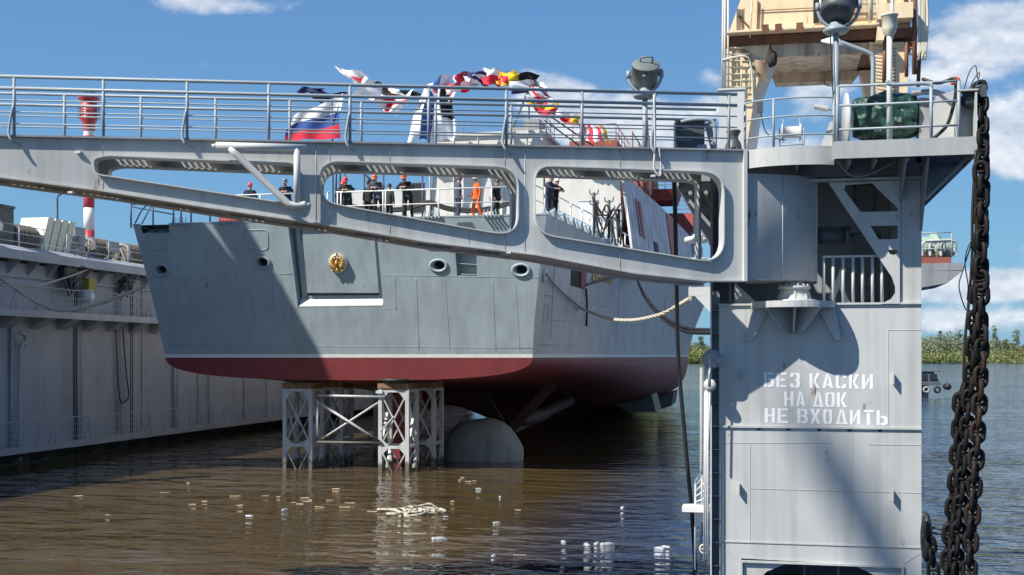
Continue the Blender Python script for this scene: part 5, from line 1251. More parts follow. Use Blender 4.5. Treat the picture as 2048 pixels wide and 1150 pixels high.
# ---------------------------------------------------------------- heavy mooring chains
def link_mesh(L, W_, r):
    b = MB(); pts = []
    for i in range(8): a = rad(-90+180*i/7); pts.append((W_/2*math.cos(a)*0+0,0,0))
    pts = [((W_/2)*math.cos(rad(180*i/7)), 0, (L/2-W_/2)+(W_/2)*math.sin(rad(180*i/7))) for i in range(8)] + [((W_/2)*math.cos(rad(180+180*i/7)), 0, -(L/2-W_/2)+(W_/2)*math.sin(rad(180+180*i/7))) for i in range(8)]
    b.tube(pts, r, 7, closed=True); b.tube([(-W_/2,0,0),(W_/2,0,0)], r*.75, 6)
    return b
def chain(path, L, W_, r, mat, label, rust=None):
    path = smooth_path(path, 10); t = thing('anchor_chain', label, 'chain', path[-1], 'heavy chains hanging from the platform')
    proto = None; acc = 0; pitch = L-2*r*1.05; k = 0; last = None; i = 0
    tot = [0]
    for a, c in zip(path, path[1:]): tot.append(tot[-1]+(c-a).length)
    def at(s):
        for j in range(len(path)-1):
            if tot[j+1] >= s: f = (s-tot[j])/(tot[j+1]-tot[j]); return path[j].lerp(path[j+1], f), (path[j+1]-path[j]).normalized()
        return path[-1], (path[-1]-path[-2]).normalized()
    rr = random.Random(len(label)); s = pitch/2
    while s < tot[-1]:
        p, d = at(s)
        if proto is None: proto = link_mesh(L, W_, r*.92).build('link', mat, None, origin=(0,0,0)); o = proto
        else: o = proto.copy(); COL.objects.link(o)
        q = d.to_track_quat('Z', 'Y'); o.rotation_mode = 'QUATERNION'
        o.rotation_quaternion = q @ Matrix.Rotation(rad(35+90*(k % 2))+rr.uniform(-.22,.22), 3, 'Z').to_quaternion()
        o.location = p - t.location; o.parent = t; s += pitch; k += 1
    return t
C = lambda px, py, d: WD(px, py, d)
chain([C(1958,168,23.6),C(1964,215,23.2),C(1966,300,22.9),C(1962,420,22.85),C(1957,540,22.8),C(1948,650,22.75),C(1940,780,22.7),C(1928,930,22.65),C(1912,1120,22.6),C(1905,1230,22.6)], .36, .215, .052, M['chain'], 'black stud-link chain hanging from the fairlead and drifting left to the lower picture edge')
chain([C(1962,330,22.7),C(1964,450,22.65),C(1962,560,22.6),C(1964,640,22.6),C(1961,760,22.55),C(1953,900,22.5),C(1945,1030,22.5),C(1938,1150,22.5),C(1934,1240,22.5)], .37, .225, .053, M['chain_rust'], 'rust-patched stud-link chain hanging furthest right beside the black one')
chain([C(1929,768,22.95),C(1921,800,22.9),C(1917,860,22.9),C(1913,930,22.9),C(1906,1010,22.85),C(1898,1090,22.8),C(1892,1200,22.8)], .36, .215, .052, M['chain'], 'short black chain tail tied back up at half height left of the hanging chains')
chain([C(1853,1050,23.4),C(1859,1085,23.4),C(1866,1125,23.4),C(1868,1190,23.4)], .34, .21, .04, M['chain'], 'short loop of black chain low beside the right foot of the pylon')
b = MB(); c0 = WD(1853,1075,23.6); b.ball(c0, .12,.25,.5,12); b.tube([c0+Vector((.1,0,.1)),c0+Vector((.55,0,.05))],.02,5); b.tube([c0+Vector((.1,0,.2)),c0+Vector((.5,0,.12))],.02,5); tag(b.build('rubber_fender', M['rubber']), 'black rubber fender at the right foot of the pylon by the short chain', 'fender')
b = MB(); b.tube(smooth_path([C(1952,300,22.9),C(1945,420,22.9),C(1944,520,22.9),C(1936,620,22.9),C(1929,690,22.9),C(1927,780,22.9)],6), .028, 6)
b.tube(smooth_path([C(1944,480,22.9),C(1934,500,22.85),C(1930,530,22.85),C(1936,570,22.85),C(1934,600,22.9)],6), .012, 5); b.tube(smooth_path([C(1942,490,22.9),C(1926,540,22.85),C(1918,570,22.85),C(1924,600,22.85),C(1932,620,22.9)],6), .012, 5)
tag(b.build('tie_cable', M['rubber']), 'thin dark cables hanging beside the heavy chains down to the tied-up tail', 'cable')

# ---------------------------------------------------------------- right inner edge: bracket, sheave, stair, hoses
b = MB(); p = WY(1402,590,38)
x0 = WY(1377,580,38).x; x1 = WY(1421,580,38).x; zt_ = WY(1400,574,38).z
dw = thing('inner_platform', 'small pale grey cantilever platform with short rails, right of the hull', 'platform', (x1, 38.4, zt_-.5))
b.box(x0,x1,38,39.2,zt_-.28,zt_); b.prism([(x0+.2,38,zt_-.285),(x1,38,zt_-.285),(x1,38,zt_-.8)], (0,1.2,0)); b.build('platform_body', M['dock_edge'], dw)
b = MB(); railing(b, [(x0+.05,38.05,zt_),(x1-.05,38.05,zt_)], .9, 2, .4); b.build('rail', M['white_paint'], dw)
b = MB(); p = WY(1398,480,40); [b.ball(p+Vector((dx,dy,dz)), r_,.3,.13,9) for dx,dy,dz,r_ in ((-.3,0,0,.2),(-.1,.1,.05,.22),(.12,-.1,.0,.2),(.3,.05,.06,.19),(0,-.2,.1,.2))]; tag(b.build('sail_bundle', M['white_paint']), 'bundled white canvas lying above the small inner platform, behind the bridge opening', 'bundle')
b = MB(); b.box(-2.05,XL-.06,27.2,60,8.92,9.08); b.box(-2.1,-2.05,27.2,60,8.82,9.12)
y = 27.4
while y < 58: b.box(-2.04,XL-.06,y,y+.06,8.72,8.915); b.beam((-2.0,y+.03,8.72),(XL-.06,y+.03,7.7),.05,.07); y += .8
for x in (-1.8,-1.45): b.tube([(x,27.3,8.68),(x,59,8.68)], .05, 6)
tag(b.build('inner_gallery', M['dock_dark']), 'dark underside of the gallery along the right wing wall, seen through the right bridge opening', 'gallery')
dw2 = thing('wing_wall', 'grey right wing wall of the dock running away behind the pylon', 'dock wall', (1, 70, 0))
b = MB(); b.box(XL-.05,XR,TY+2.7,60,-2,9.1); b.build('wall_plating', M['wing'], dw2)
b = MB(); b.box(XL-.25,XL-.052,TY+2.75,60,-1,-.9+.02); b.tube([(XL-.3,30,.3),(XL-.3,30,8)], .06, 6); b.build('wall_pipe', M['white_paint'], dw2)
t = thing('sheave_block', 'grey rope sheave block hung at the left edge of the pylon', 'pulley', WY(1423,720,25.3))
p = WY(1424,718,25.3); b = MB(); b.lathe(p, [(0,-.05),(.2,-.05),(.2,.05),(0,.05)], 20, (.3,1,0)); b.box(p.x-.02,p.x+.16,p.y-.07,p.y+.07,p.z-.15,p.z-.08); b.build('sheave', M['dock_dark'], t)
b = MB(); b.tube([p+Vector((-.03,-.05,.02)),p+Vector((-.06,-.05,-.55))], .03, 6); q = WY(1420,770,25.3); b.lathe(q, [(0,-.04),(.13,-.04),(.13,.04),(0,.04)], 16, (.4,1,0)); b.tube([q,WY(1418,900,25.3)], .02, 5); b.build('hanger', M['dock'], t)
st = thing('boarding_stair', 'short white landing stair with handrail at the left foot of the pylon', 'stair', WY(1405,1060,26.5))
b = MB(); a = WY(1418,920,26.3); c = WY(1391,960,26.3); d = WY(1390,1140,26.3)
for k in range(6): f = k/5; b.tube([a.lerp(WY(1420,1010,26.3),f), c.lerp(WY(1391,1015,26.3),f)], .014, 5)
b.tube([a,c,d], .022, 6); b.tube([WY(1404,940,26.3),WY(1404,1010,26.3)], .018, 5); b.tube([WY(1412,925,26.3),WY(1417,1130,26.3)], .02, 6); b.build('handrail', M['white_paint'], st)
b = MB(); q0 = WY(1366,1013,26.3); q1 = WY(1420,1020,26.3); b.box(q0.x,q1.x,26.0,26.6,q1.z-.02,q1.z+.1); b.prism([(q1.x-.35,26.3,q1.z-.03),(q1.x,26.3,q1.z-.03),(q1.x,26.3,q1.z-.5)],(0,.05,0)); b.build('landing', M['white_paint'], st)
b = MB(); q = WY(1409,1098,26.2); b.tube([q+Vector((.10*math.cos(k*.45),0,.10*math.sin(k*.45))) for k in range(14)], .018, 6, closed=True); b.tube([q+Vector((-.1,0,0)),q+Vector((.1,0,0))],.01,4); b.tube([q+Vector((0,0,-.1)),q+Vector((0,0,.1))],.01,4); tag(b.build('handwheel', M['cream_pale']), 'small cream spoked handwheel near the water at the left foot of the pylon', 'handwheel')
b = MB(); c0 = WY(1420,860,25.4)
for k in range(3): b.tube([WY(1416-k*3,700+k*10,25.4+k*.02),WY(1416-k*4,1120,25.4+k*.02)], .02, 5)
b.build('wall_cables', M['white_paint'], st)
lad_ = thing('pile_ladder', 'dark steel ladder post standing in the water beyond the pylon edge', 'ladder', WY(1405,890,34)*1)
b = MB(); z0 = -.5
for px in (1403,1413): p = WY(px,735,34); b.tube([(p.x,34,z0),(p.x,34,p.z)], .05, 5)
for k in range(9): p = WY(1403,745+k*18,34); q = WY(1413,745+k*18,34); b.tube([p,q], .03, 4)
b.build('ladder_frame', M['dock_dark'], lad_)
# hoses and ropes on the right
def line(name, pts, r, mat, label, cat): b = MB(); (b.rope if mat is M['rope'] else lambda p, q: b.tube(p, q, 7))(smooth_path(pts, 8), r); return tag(b.build(name, mat), label, cat)
line('mooring_rope', [SD(1163,617,.1), WD(1215,636,52), WD(1265,640,48), WD(1320,629,44), WD(1352,613,42), WY(1380,597,38)], .075, M['rope'], 'pale twisted mooring rope sagging from the starboard side to the inner platform', 'rope')
line('mooring_rope', [SD(1092,548,.1), SD(1120,580,.12), SD(1165,618,.15)], .05, M['dock_dark'], 'grey rope slanting down the starboard quarter to the pale mooring rope', 'rope')
line('black_hose', [SD(1270,548,.15), WD(1292,598,60), WD(1330,640,52), WD(1370,662,44), WD(1424,665,36)], .075, M['rubber'], 'thick black hose sagging from the hull side to the pylon', 'hose')
line('black_hose', [SD(1268,546,.2), WD(1290,590,60), WD(1328,632,52), WD(1370,655,44), WD(1424,660,36)], .06, M['rubber'], 'second black hose hanging just above the thick one between hull and pylon', 'hose')
line('black_hose', [SD(1172,570,.1), SD(1200,562,.3), SD(1240,552,.3), SD(1268,546,.2)], .05, M['rubber'], 'dark hose running along the hull side below the gilded letters', 'hose')
line('suction_hose', [BR(1346,300,1.6), WD(1350,420,27), WD(1353,560,28.5), WD(1357,720,29), WD(1372,900,29), WD(1384,1030,29), WD(1390,1125,29), WD(1392,1150,29)], .052, M['rubber'], 'long black hose hanging from the footbridge straight down into the water', 'hose')
# cable rack with tangled hoses on the starboard quarter deck
for i, (px, lb, hgt, wd_) in enumerate(((1178,'tall white sheeted cabinet standing on the starboard deck edge, nearer of two',2.0,.8),(1212,'white sheeted cabinet on the starboard deck edge, farther and lower of two',1.75,.75))):
    p = WY(px,470,60+i*5); p.z = 10.75; b = MB(); b.cbox(p, wd_, 1.2, hgt); b.cbox(p+Vector((0,0,hgt)), wd_+.08, 1.28, .06); tag(b.build('deck_cabinet', M['white_paint']), lb, 'cabinet', 'white cabinets on the starboard deck')
rk = thing('hose_rack', 'dark forked rack draped with tangled hoses in front of the beige deckhouse', 'rack', (WY(1205,470,58).x, 58, 10.75))
b = MB()
for px, py in ((1188,385),(1218,400),(1238,418)):
    p = WY(px,py,58); b.tube([(p.x,58,10.75),(p.x,58,p.z)], .07, 6)
    for s in (-1,1): b.tube(smooth_path([(p.x,58,p.z-.1),(p.x+s*.18,58,p.z-.06),(p.x+s*.21,58,p.z+.15)],4), .03, 5); b.tube(smooth_path([(p.x,58,p.z-.6),(p.x+s*.18,58,p.z-.55),(p.x+s*.21,58,p.z-.38)],4), .03, 5)
b.build('forked_posts', M['darkgrey'], rk)
b = MB(); r5 = random.Random(8)
for k in range(5):
    a = WY(r5.uniform(1183,1200),r5.uniform(388,410),58-.1); c = WY(r5.uniform(1215,1245),r5.uniform(405,430),58-.15); e = WY(r5.uniform(1222,1252),r5.uniform(480,505),57.5)
    m1 = a.lerp(c,.5)-Vector((0,0,r5.uniform(.3,1.4))); b.tube(smooth_path([a,m1,c,e],6), .045, 5)
b.build('tangled_hoses', M['rubber'], rk)

# outboard platform further along the wing wall, with pump gear
op_ = thing('outboard_platform', 'far outboard dock platform with red-brown side and pale pipework, right of the pylon', 'platform', (5.5, 52, 8.6))
OY = 52.0
def O(px, py): return WY(px, py, OY)
a = O(1830,527); c = O(1926,527); b = MB()
b.box(XR+.002,c.x,OY,OY+4,O(1880,541).z,a.z); b.prism([(a.x,OY,O(1830,541).z-.01),(c.x,OY,O(1926,541).z-.01),(O(1895,566).x,OY,O(1895,566).z),(XR+.002,OY,O(1840,600).z),(XR+.002,OY,O(1830,541).z-.01)], (0,4,0)); b.build('platform_slab', M['dock_dark'], op_)
b = MB(); p0, p1 = O(1835,526), O(1906,512); b.box(XR+.1,p1.x,OY+.5,OY+3,p0.z,p1.z); b.build('red_coaming', M['primer'], op_)
b = MB(); 
q0 = O(1845,512); q1 = O(1907,512); railing(b, [(q0.x,OY+.5,q0.z),(q1.x,OY+.5,q0.z)], 1.0, 3, .9)
for k in range(6): z = O(1915,520-k*9).z; b.tube([(O(1908,500).x,OY+.4,z),(O(1918,500).x,OY+.2,z+.02)], .015, 4)
b.build('rails', M['dock_rail'], op_)
b = MB()
for px, r in ((1856,.5),(1896,.42)): p = O(px,490); b.lathe((p.x-.5,OY+1.5,p.z), [(0,0),(r*.8,0),(r,.1),(r,.8),(r*.8,.95),(0,1.0)], 16, (1,0,0))
p = O(1876,490); b.lathe((p.x,OY+1.3,p.z), [(0,-.1),(.6,-.1),(.6,.1),(0,.1)], 18, (1,.3,0)); b.build('pump_motors', M['motor_green'], op_)
b = MB(); z = O(1860,478).z; 
for px in (1850,1866,1888): p = O(px,510); b.tube(smooth_path([(p.x,OY+.8,p.z),(p.x,OY+.8,p.z+.55),(p.x+.5,OY+.8,p.z+.62),(p.x+.55,OY+.9,p.z+.2)],5), .07, 6)
b.build('pipework', M['dock_edge'], op_)
# ---------------------------------------------------------------- dock cranes
def crane(label, Y, zdeck, legs, zpl, house, extra_top=None, mirror=False):
    pass
CY = 33.0; CDZ = PZ
cr = thing('dock_crane', 'rust-streaked cream portal crane with lattice-shaded legs on the right wing wall', 'crane', (WY(1640,300,CY).x, CY+2, CDZ))
def K(px, py, dy=0): return WY(px, py, CY)+Vector((0,dy,0))
D_ = 3.2
# left leg: tapered box, near and far
for dy, nm in ((0,'leg'),(D_,'leg')):
    b = MB()
    L = [K(1453,176,dy),K(1508,176,dy),K(1541,92,dy),K(1453,92,dy)]
    b.prism([K(1453,300,dy),K(1492,300,dy),K(1512,176,dy),K(1541,84,dy),K(1453,84,dy)], (0,.6,0)); b.build(nm, M['cream'], cr)
    b = MB(); b.prism([K(1738,84,dy),K(1815,84,dy),K(1815,300,dy),K(1762,300,dy),K(1756,180,dy)], (0,.6,0)); b.build(nm, M['cream'], cr)
b = MB(); a, c = K(1453,66), K(1826,66); bz = K(1640,84).z
b.box(a.x-.02,c.x+.1,CY-.08,CY+D_+.7,bz,K(1640,66).z); b.build('portal_beam', M['rusty'], cr)
b = MB(); b.prism([K(1541,85,.02),K(1738,85,.02),K(1722,106,.02),K(1553,114,.02)], (0,.5,0)); b.prism([K(1541,85,D_),K(1738,85,D_),K(1722,106,D_),K(1553,114,D_)], (0,.5,0)); b.box(K(1546,84).x,K(1730,84).x,CY+.55,CY+D_-.02,bz-.06,bz-.01); b.build('portal_girder', M['cream_shaded'], cr)
b = MB(); b.prism([K(1541,86,.62),K(1512,176,.62),K(1492,300,.62),K(1512,300,.62),K(1526,190,.62),K(1556,112,.62)], (0,.05,0)); b.build('leg_lit_face', M['white_paint'], cr)  # side face of the leg, put in white to imitate sunlight
# house on the portal, door, upper storey
zt_ = K(1640,64).z+.02
b = MB(); b.prism([K(1458,62,.1),K(1822,62,.1),K(1822,-40,.1),K(1822,-160,.1),K(1540,-160,.1),K(1497,-40,.1),K(1480,0,.1)], (0,2.9,0)); b.build('machine_house', M['cream'], cr)
b = MB(); b.box(K(1627,20).x,K(1652,20).x,CY+.06,CY+.097,zt_+.25,zt_+1.7); b.build('door_opening', M['dark'], cr)
b = MB(); b.box(K(1655,20).x,K(1752,20).x,CY+.05,CY+.096,zt_+.3,zt_+1.8); b.build('shaded_panel', M['cream_shaded'], cr)
b = MB(); b.box(K(1455,62).x,K(1755,62).x,CY-.45,CY+.09,zt_-.02,zt_+.03); b.box(K(1752,40).x,K(1822,40).x,CY-.5,CY+.09,zt_+.1,zt_+.5); b.prism([K(1752,62,-.5),K(1768,70,-.5),K(1764,90,-.5),K(1750,90,-.5)],(0,.4,0)); b.build('walkway', M['cream'], cr)
b = MB(); b.beam(K(1515,20,.06),K(1640,14,.06),.02,.02); b.beam(K(1516,0,.06),K(1514,62,.06),.03,.03); b.beam(K(1477,30,.06),K(1500,55,.06),.05,.04)
for px in (1530,1556,1598): b.box(K(px,58).x-.08,K(px,58).x+.1,CY-.47,CY-.45,zt_-.12,zt_+.14)
b.build('house_fittings', M['rusty'], cr)
b = MB(); railing(b, [K(1640,62,-.42)+Vector((0,0,.05)),K(1752,62,-.42)+Vector((0,0,.05))], 1.1, 2, .9, .025, .035); b.tube([K(1739,50,-.4),K(1739,-60,-.4)], .07, 7); b.build('walkway_rail', M['cream_pale'], cr)
# ladder with hoops on the left leg
b = MB()
for px in (1447,1451,1457): b.tube([K(px,-20,-.25),K(px+(-2 if px < 1455 else 0),200,-.25)], .028, 5)
for px in (1483,1500): b.tube([K(px,122,-.12),K(px,185,-.12)], .022, 5)
for k in range(9): b.tube([K(1453,98+k*13,-.12),K(1500,98+k*13,-.12)], .02, 5)
b.tube(smooth_path([K(1446,125,-.28),K(1490,118,-.3),K(1503,140,-.2),K(1506,215,-.15)],6), .03, 5)
b.tube([K(1505,-10,-.15),K(1500,78,-.15)], .025, 5); b.build('access_ladder', M['cream_pale'], cr)
# darker strips imitating the striped light through a grating on the legs
b = MB()
for k in range(15): b.beam(K(1478+k*3.6,92+k*2.2,-.01),K(1497+k*2.6,128+k*2.8,-.01), .035, .012, up=(0,1,0)) if k < 14 else None
for k in range(18): b.beam(K(1746,92+k*7,-.012),K(1792,106+k*7-8,-.012), .03, .012, up=(0,1,0))
b.build('leg_light_stripes', M['cream_shaded'], cr)
b = MB(); b.tube([K(1812,84,-.1),K(1812,155,-.1)], .05, 6); b.tube([K(1828,-20,-.1),K(1828,150,-.1)], .06, 6); b.tube([K(1846,-20,.2),K(1838,170,.2)], .05, 6)
for k in range(5): b.tube([K(1818,62+k*12,-.1),K(1830,62+k*12,-.1)], .03, 5)
b.tube([K(1768,75,-.3),K(1766,170,-.3)], .05, 6); b.tube([K(1818,20,-.2),K(1790,-30,-.2)], .05, 6); b.build('rigging_pipes', M['rusty'], cr)
b = MB()
r6 = random.Random(6)
for k in range(7): x = 1836+k*2.6; b.tube(smooth_path([K(x,-20,-.1),K(x+r6.uniform(-4,5),50,-.1),K(x+r6.uniform(-6,2),122-6*(k % 3),-.1)],5), .035, 5)
b.build('cable_bundle', M['cream_pale'], cr)
b = MB(); b.ball(K(1547,118,-.05), .10,.1,.22,10); b.ball(K(1541,126,-.05), .08,.1,.14,8); b.build('horn', M['dark'], cr)
# upper mast and jib of the same crane (above the picture)
b = MB(); m0 = K(1640,-160,.8); 
for sx in (-1.2,1.2):
    for sy in (0,1.6): b.tube([m0+Vector((sx,sy,0)), m0+Vector((sx*.4,sy*.6+.3,7))], .10, 6)
for k in range(6): z = k*1.15; f = 1-.6*k/6; b.beam(m0+Vector((-1.2*f,0,z)), m0+Vector((1.2*(1-.6*(k+1)/6),0,z+1.1)), .08,.08)
b.build('mast', M['cream'], cr)

# unseen crane on the left wing wall, house and jib shaped to throw the stern shadow
c2 = thing('dock_crane', 'unseen cream crane left of the picture, its house and jib shaped to shade the stern', 'crane', (WXF-2, 38, 9.8))
b = MB()
for y in (34.5,41.5):
    for x in (WXF-3.6,WXF-.6): b.beam((x,y,9.85),(x,y*.7+38*.3,16),.6,.6)
b.build('portal_legs', M['cream'], c2)
XC = WXF-1.2
def SH(px, py):                        # where on the crane the light that just grazes this spot of the stern comes from
    p = TR(px, py); k = (p.x-XC)/SUN_L.x; return p - SUN_L*k
house = [SH(*q) for q in ((150,400),(300,425),(402,437),(497,556),(600,716),(640,860),(660,960),(200,960))]
b = MB(); b.prism(house, (-2.2,0,0)); b.build('machine_house', M['cream'], c2)
b = MB(); b.prism([SH(*q) for q in ((400,400),(440,380),(482,430),(560,562),(645,714),(700,860),(640,858),(600,714),(499,550),(424,432))], (-.25,0,0)); b.build('jib', M['cream'], c2)
b = MB(); b.prism([SH(*q) for q in ((440,432),(452,432),(470,475))], (-.03,0,0)) if False else b.tube([SH(455,415),SH(462,470)], .05, 5); b.build('jib_stay', M['cream'], c2)

# unseen boom added behind the viewpoint to throw the soft shadow across the pylon
P1 = WY(1640,880,TY); P2 = WY(1790,1150,TY); back = -SUN_L*118; dd = (P2-P1)
q3 = thing('shadow_boom', 'unseen raked lattice boom behind the viewpoint, added to cast a soft band on the pylon', 'crane', P1+back+dd*20)
b = MB(); A0 = P1+back-dd*.1; A1 = P1+back+dd*20
for sx in (-.42,.42):
    for sy in (-.35,.35): b.tube([A0+Vector((sx*.6,sy,0)), A1+Vector((sx*1.6,sy*1.6,0))], .14, 6)
for k in range(44): f = k/44; g = (k+1)/44; s = .6+1.0*f; b.beam(A0.lerp(A1,f)+Vector((-.42*s,0,0)), A0.lerp(A1,g)+Vector((.42*s,0,0)), .2, .2); b.beam(A0.lerp(A1,f)+Vector((.42*s,0,0)), A0.lerp(A1,g)+Vector((-.42*s,0,0)), .2, .2)
b.build('lattice_boom', M['cream'], q3)
# ---------------------------------------------------------------- people
def person(label, pos, face, pose, jacket, trousers, helmet, scale=1.0, hood=False, seed=0):
    rr = random.Random(seed); V = Vector
    if pose == 'lean':       # forearms folded on the rail
        J = dict(pel=(0,.20,.93), sp=(0,.15,1.10), ch=(0,.00,1.28), nb=(0,-.09,1.40), nk=(0,-.13,1.47), hd=(0,-.19,1.55))
        arms = {s: [(s*.19,-.05,1.36),(s*.34,-.14,1.16),(s*.10,-.33,1.20),(s*-.02,-.37,1.20)] for s in (-1,1)}
        legs = {s: [(s*.10,.20,.90),(s*.13,.20,.50),(s*.14,.30,.09),(s*.16,.16,.04)] for s in (-1,1)}
    elif pose == 'walk':
        J = dict(pel=(0,0,.94), sp=(0,0,1.12), ch=(0,-.01,1.32), nb=(0,0,1.47), nk=(0,-.01,1.53), hd=(0,-.03,1.63))
        arms = {-1: [(-.20,0,1.42),(-.28,.03,1.15),(-.25,-.16,1.02),(-.24,-.24,1.00)], 1: [(.20,0,1.42),(.28,.06,1.15),(.27,.0,.90),(.26,-.03,.82)]}
        legs = {-1: [(-.10,0,.90),(-.12,-.10,.50),(-.12,-.08,.09),(-.13,-.22,.04)], 1: [(.10,0,.90),(.12,.06,.50),(.12,.22,.12),(.13,.10,.04)]}
    elif pose == 'point':
        J = dict(pel=(0,.05,.94), sp=(0,.03,1.12), ch=(0,-.04,1.31), nb=(0,-.07,1.45), nk=(0,-.09,1.51), hd=(0,-.13,1.61))
        arms = {-1: [(-.20,-.06,1.40),(-.28,-.24,1.22),(-.16,-.44,1.18),(-.12,-.52,1.18)], 1: [(.20,-.06,1.40),(.26,-.26,1.24),(.10,-.42,1.20),(.05,-.5,1.20)]}
        legs = {s: [(s*.10,.05,.90),(s*.12,.03+.04*s,.50),(s*.13,.10*s,.09),(s*.14,.10*s-.13,.04)] for s in (-1,1)}
    else:
        J = dict(pel=(0,0,.94), sp=(0,0,1.12), ch=(0,-.01,1.32), nb=(0,.0,1.46), nk=(0,-.01,1.53), hd=(0,-.03,1.63))
        arms = {s: [(s*.20,0,1.42),(s*.28,.04,1.16),(s*.24,-.06,.92),(s*.22,-.08,.84)] for s in (-1,1)}
        legs = {s: [(s*.10,0,.90),(s*.12,-.01,.50),(s*.13,.03,.09),(s*.15,-.11,.04)] for s in (-1,1)}
    vs = []; es = []; rs = []; seg = []
    def nodei(p, r): vs.append(V(p)); rs.append(r); return len(vs)-1
    def link(a, b, kind): es.append((a,b)); seg.append((a,b,kind))
    bulk = 1.12
    pel = nodei(J['pel'], .15*bulk); sp = nodei(J['sp'], .145*bulk); ch = nodei(J['ch'], .165*bulk); nb = nodei(J['nb'], .085); nk = nodei(J['nk'], .06); hd = nodei(J['hd'], .085)
    link(pel,sp,'j'); link(sp,ch,'j'); link(ch,nb,'j'); link(nb,nk,'s'); link(nk,hd,'s')
    for s in (-1,1):
        a = [nodei(p, r) for p, r in zip(arms[s], (.078,.062,.042,.036))]
        link(ch,a[0],'j'); link(a[0],a[1],'j'); link(a[1],a[2],'j'); link(a[2],a[3],'s')
        l = [nodei(p, r) for p, r in zip(legs[s], (.105,.080,.058,.048))]
        link(pel,l[0],'t'); link(l[0],l[1],'t'); link(l[1],l[2],'t'); link(l[2],l[3],'b')
    me = bpy.data.meshes.new('person_skeleton'); me.from_pydata(vs, es, [])
    ob = bpy.data.objects.new('person_skeleton', me); COL.objects.link(ob)
    bm = bmesh.new(); bm.from_mesh(me); ly = bm.verts.layers.skin.verify(); bm.verts.ensure_lookup_table()
    for v, r in zip(bm.verts, rs): v[ly].radius = (r, r*.86 if r > .12 else r); v[ly].use_root = (v.index == 0)
    bm.to_mesh(me); bm.free()
    ob.modifiers.new('skin', 'SKIN'); m2 = ob.modifiers.new('sub', 'SUBSURF'); m2.levels = 1; m2.render_levels = 1
    dg = bpy.context.evaluated_depsgraph_get(); ev_ = bpy.data.meshes.new_from_object(ob.evaluated_get(dg)); bpy.data.objects.remove(ob)
    mb = MB(); kinds = {'j':0,'t':1,'s':2,'b':3}
    P = [v.co.copy() for v in ev_.vertices]; b0 = len(mb.v); mb.v += P
    for f in ev_.polygons:
        c = f.center; best = None
        for a, b, k in seg:
            A, B = vs[a], vs[b]; t = max(0, min(1, (c-A).dot(B-A)/max(1e-6,(B-A).length_squared))); d = (A.lerp(B,t)-c).length/(rs[a]+(rs[b]-rs[a])*t)
            if best is None or d < best[0]: best = (d, k)
        k = best[1]
        if k == 't' and c.z > .84: k = 'j'
        mb.f.append([b0+i for i in f.vertices]); mb.m.append(kinds[k]); mb.sm.append(True)
    bpy.data.meshes.remove(ev_)
    # head, face, hands grown onto the body
    h = V(J['hd'])+V((0,-.01,.02)); tilt = Matrix.Rotation(.5 if pose == 'lean' else .1, 3, 'X')
    def HP(x,y,z): return h + tilt @ V((x,y,z))
    mb.ball(h, .078,.098,.118, 14, 2, tilt); mb.ball(HP(0,-.055,-.075), .045,.045,.04, 10, 2, tilt)
    mb.add([HP(-.016,-.09,-.015),HP(.016,-.09,-.015),HP(0,-.125,-.02),HP(0,-.09,.03)], [(0,1,2),(1,3,2),(3,0,2)], 2)
    for s in (-1,1):
        mb.ball(HP(s*.032,-.086,.012), .013,.008,.008, 6, 4); mb.ball(HP(s*.08,.0,-.01), .012,.025,.035, 8, 2, tilt)
    mb.beam(HP(-.025,-.098,-.058), HP(.025,-.098,-.058), .008,.008, mi=4)
    for s in (-1,1):
        w_ = V(arms[s][2]); k_ = V(arms[s][3]); d = (k_-w_).normalized(); o = d.cross(V((0,0,1)) if abs(d.z) < .8 else V((0,1,0))).normalized(); dn = d.cross(o)
        for i in range(4):
            q = k_+o*(i-1.5)*.019; ln = (.06,.072,.068,.052)[i]
            mb.tube([q-d*.01, q+d*ln*.5+dn*.006, q+d*ln*.8+dn*.028, q+d*ln*.85+dn*.05], [.0095,.009,.008,.006], 5, 2)
        mb.tube([w_.lerp(k_,.6)+o*s*.025, k_+o*s*.05+d*.01, k_+o*s*.045+d*.045+dn*.01], [.011,.010,.007], 5, 2)
    root = thing('person', label, 'person', pos, 'dock workers on the ship')
    body = mb.build('body', [jacket, trousers, M['skin'], M['boot'], M['hair']], None, origin=(0,0,0)); body.parent = root
    hb = MB()
    if hood:
        hb.ball(HP(0,.012,.025), .105,.122,.125, 14, 0, tilt); nm = 'hood'
        hb.tube([HP(-.07,-.095,.02),HP(0,-.12,.06),HP(.07,-.095,.02)], .025, 6)
    else:
        nm = 'helmet'; n = 16; prof = [(.135,.035,.0),(.112,.04,.01),(.112,.07,.0),(.10,.115,0),(.06,.15,0),(0,.162,0)]
        vv = []
        for r, z, _ in prof:
            for i in range(n): a = 2*math.pi*i/n; vv.append(HP(r*.88*math.cos(a), r*1.08*math.sin(a)+.005-(.028 if z < .037 and math.sin(a) < 0 else 0)*(-math.sin(a)), z))
        hb.add(vv, [(i*n+j,i*n+(j+1)%n,(i+1)*n+(j+1)%n,(i+1)*n+j) for i in range(len(prof)-1) for j in range(n)], 0, True); hb.tube([HP(0,-.1,.075),HP(0,0,.168),HP(0,.11,.075)], .012, 5)
    o = hb.build(nm, helmet, None, origin=(0,0,0)); o.parent = root
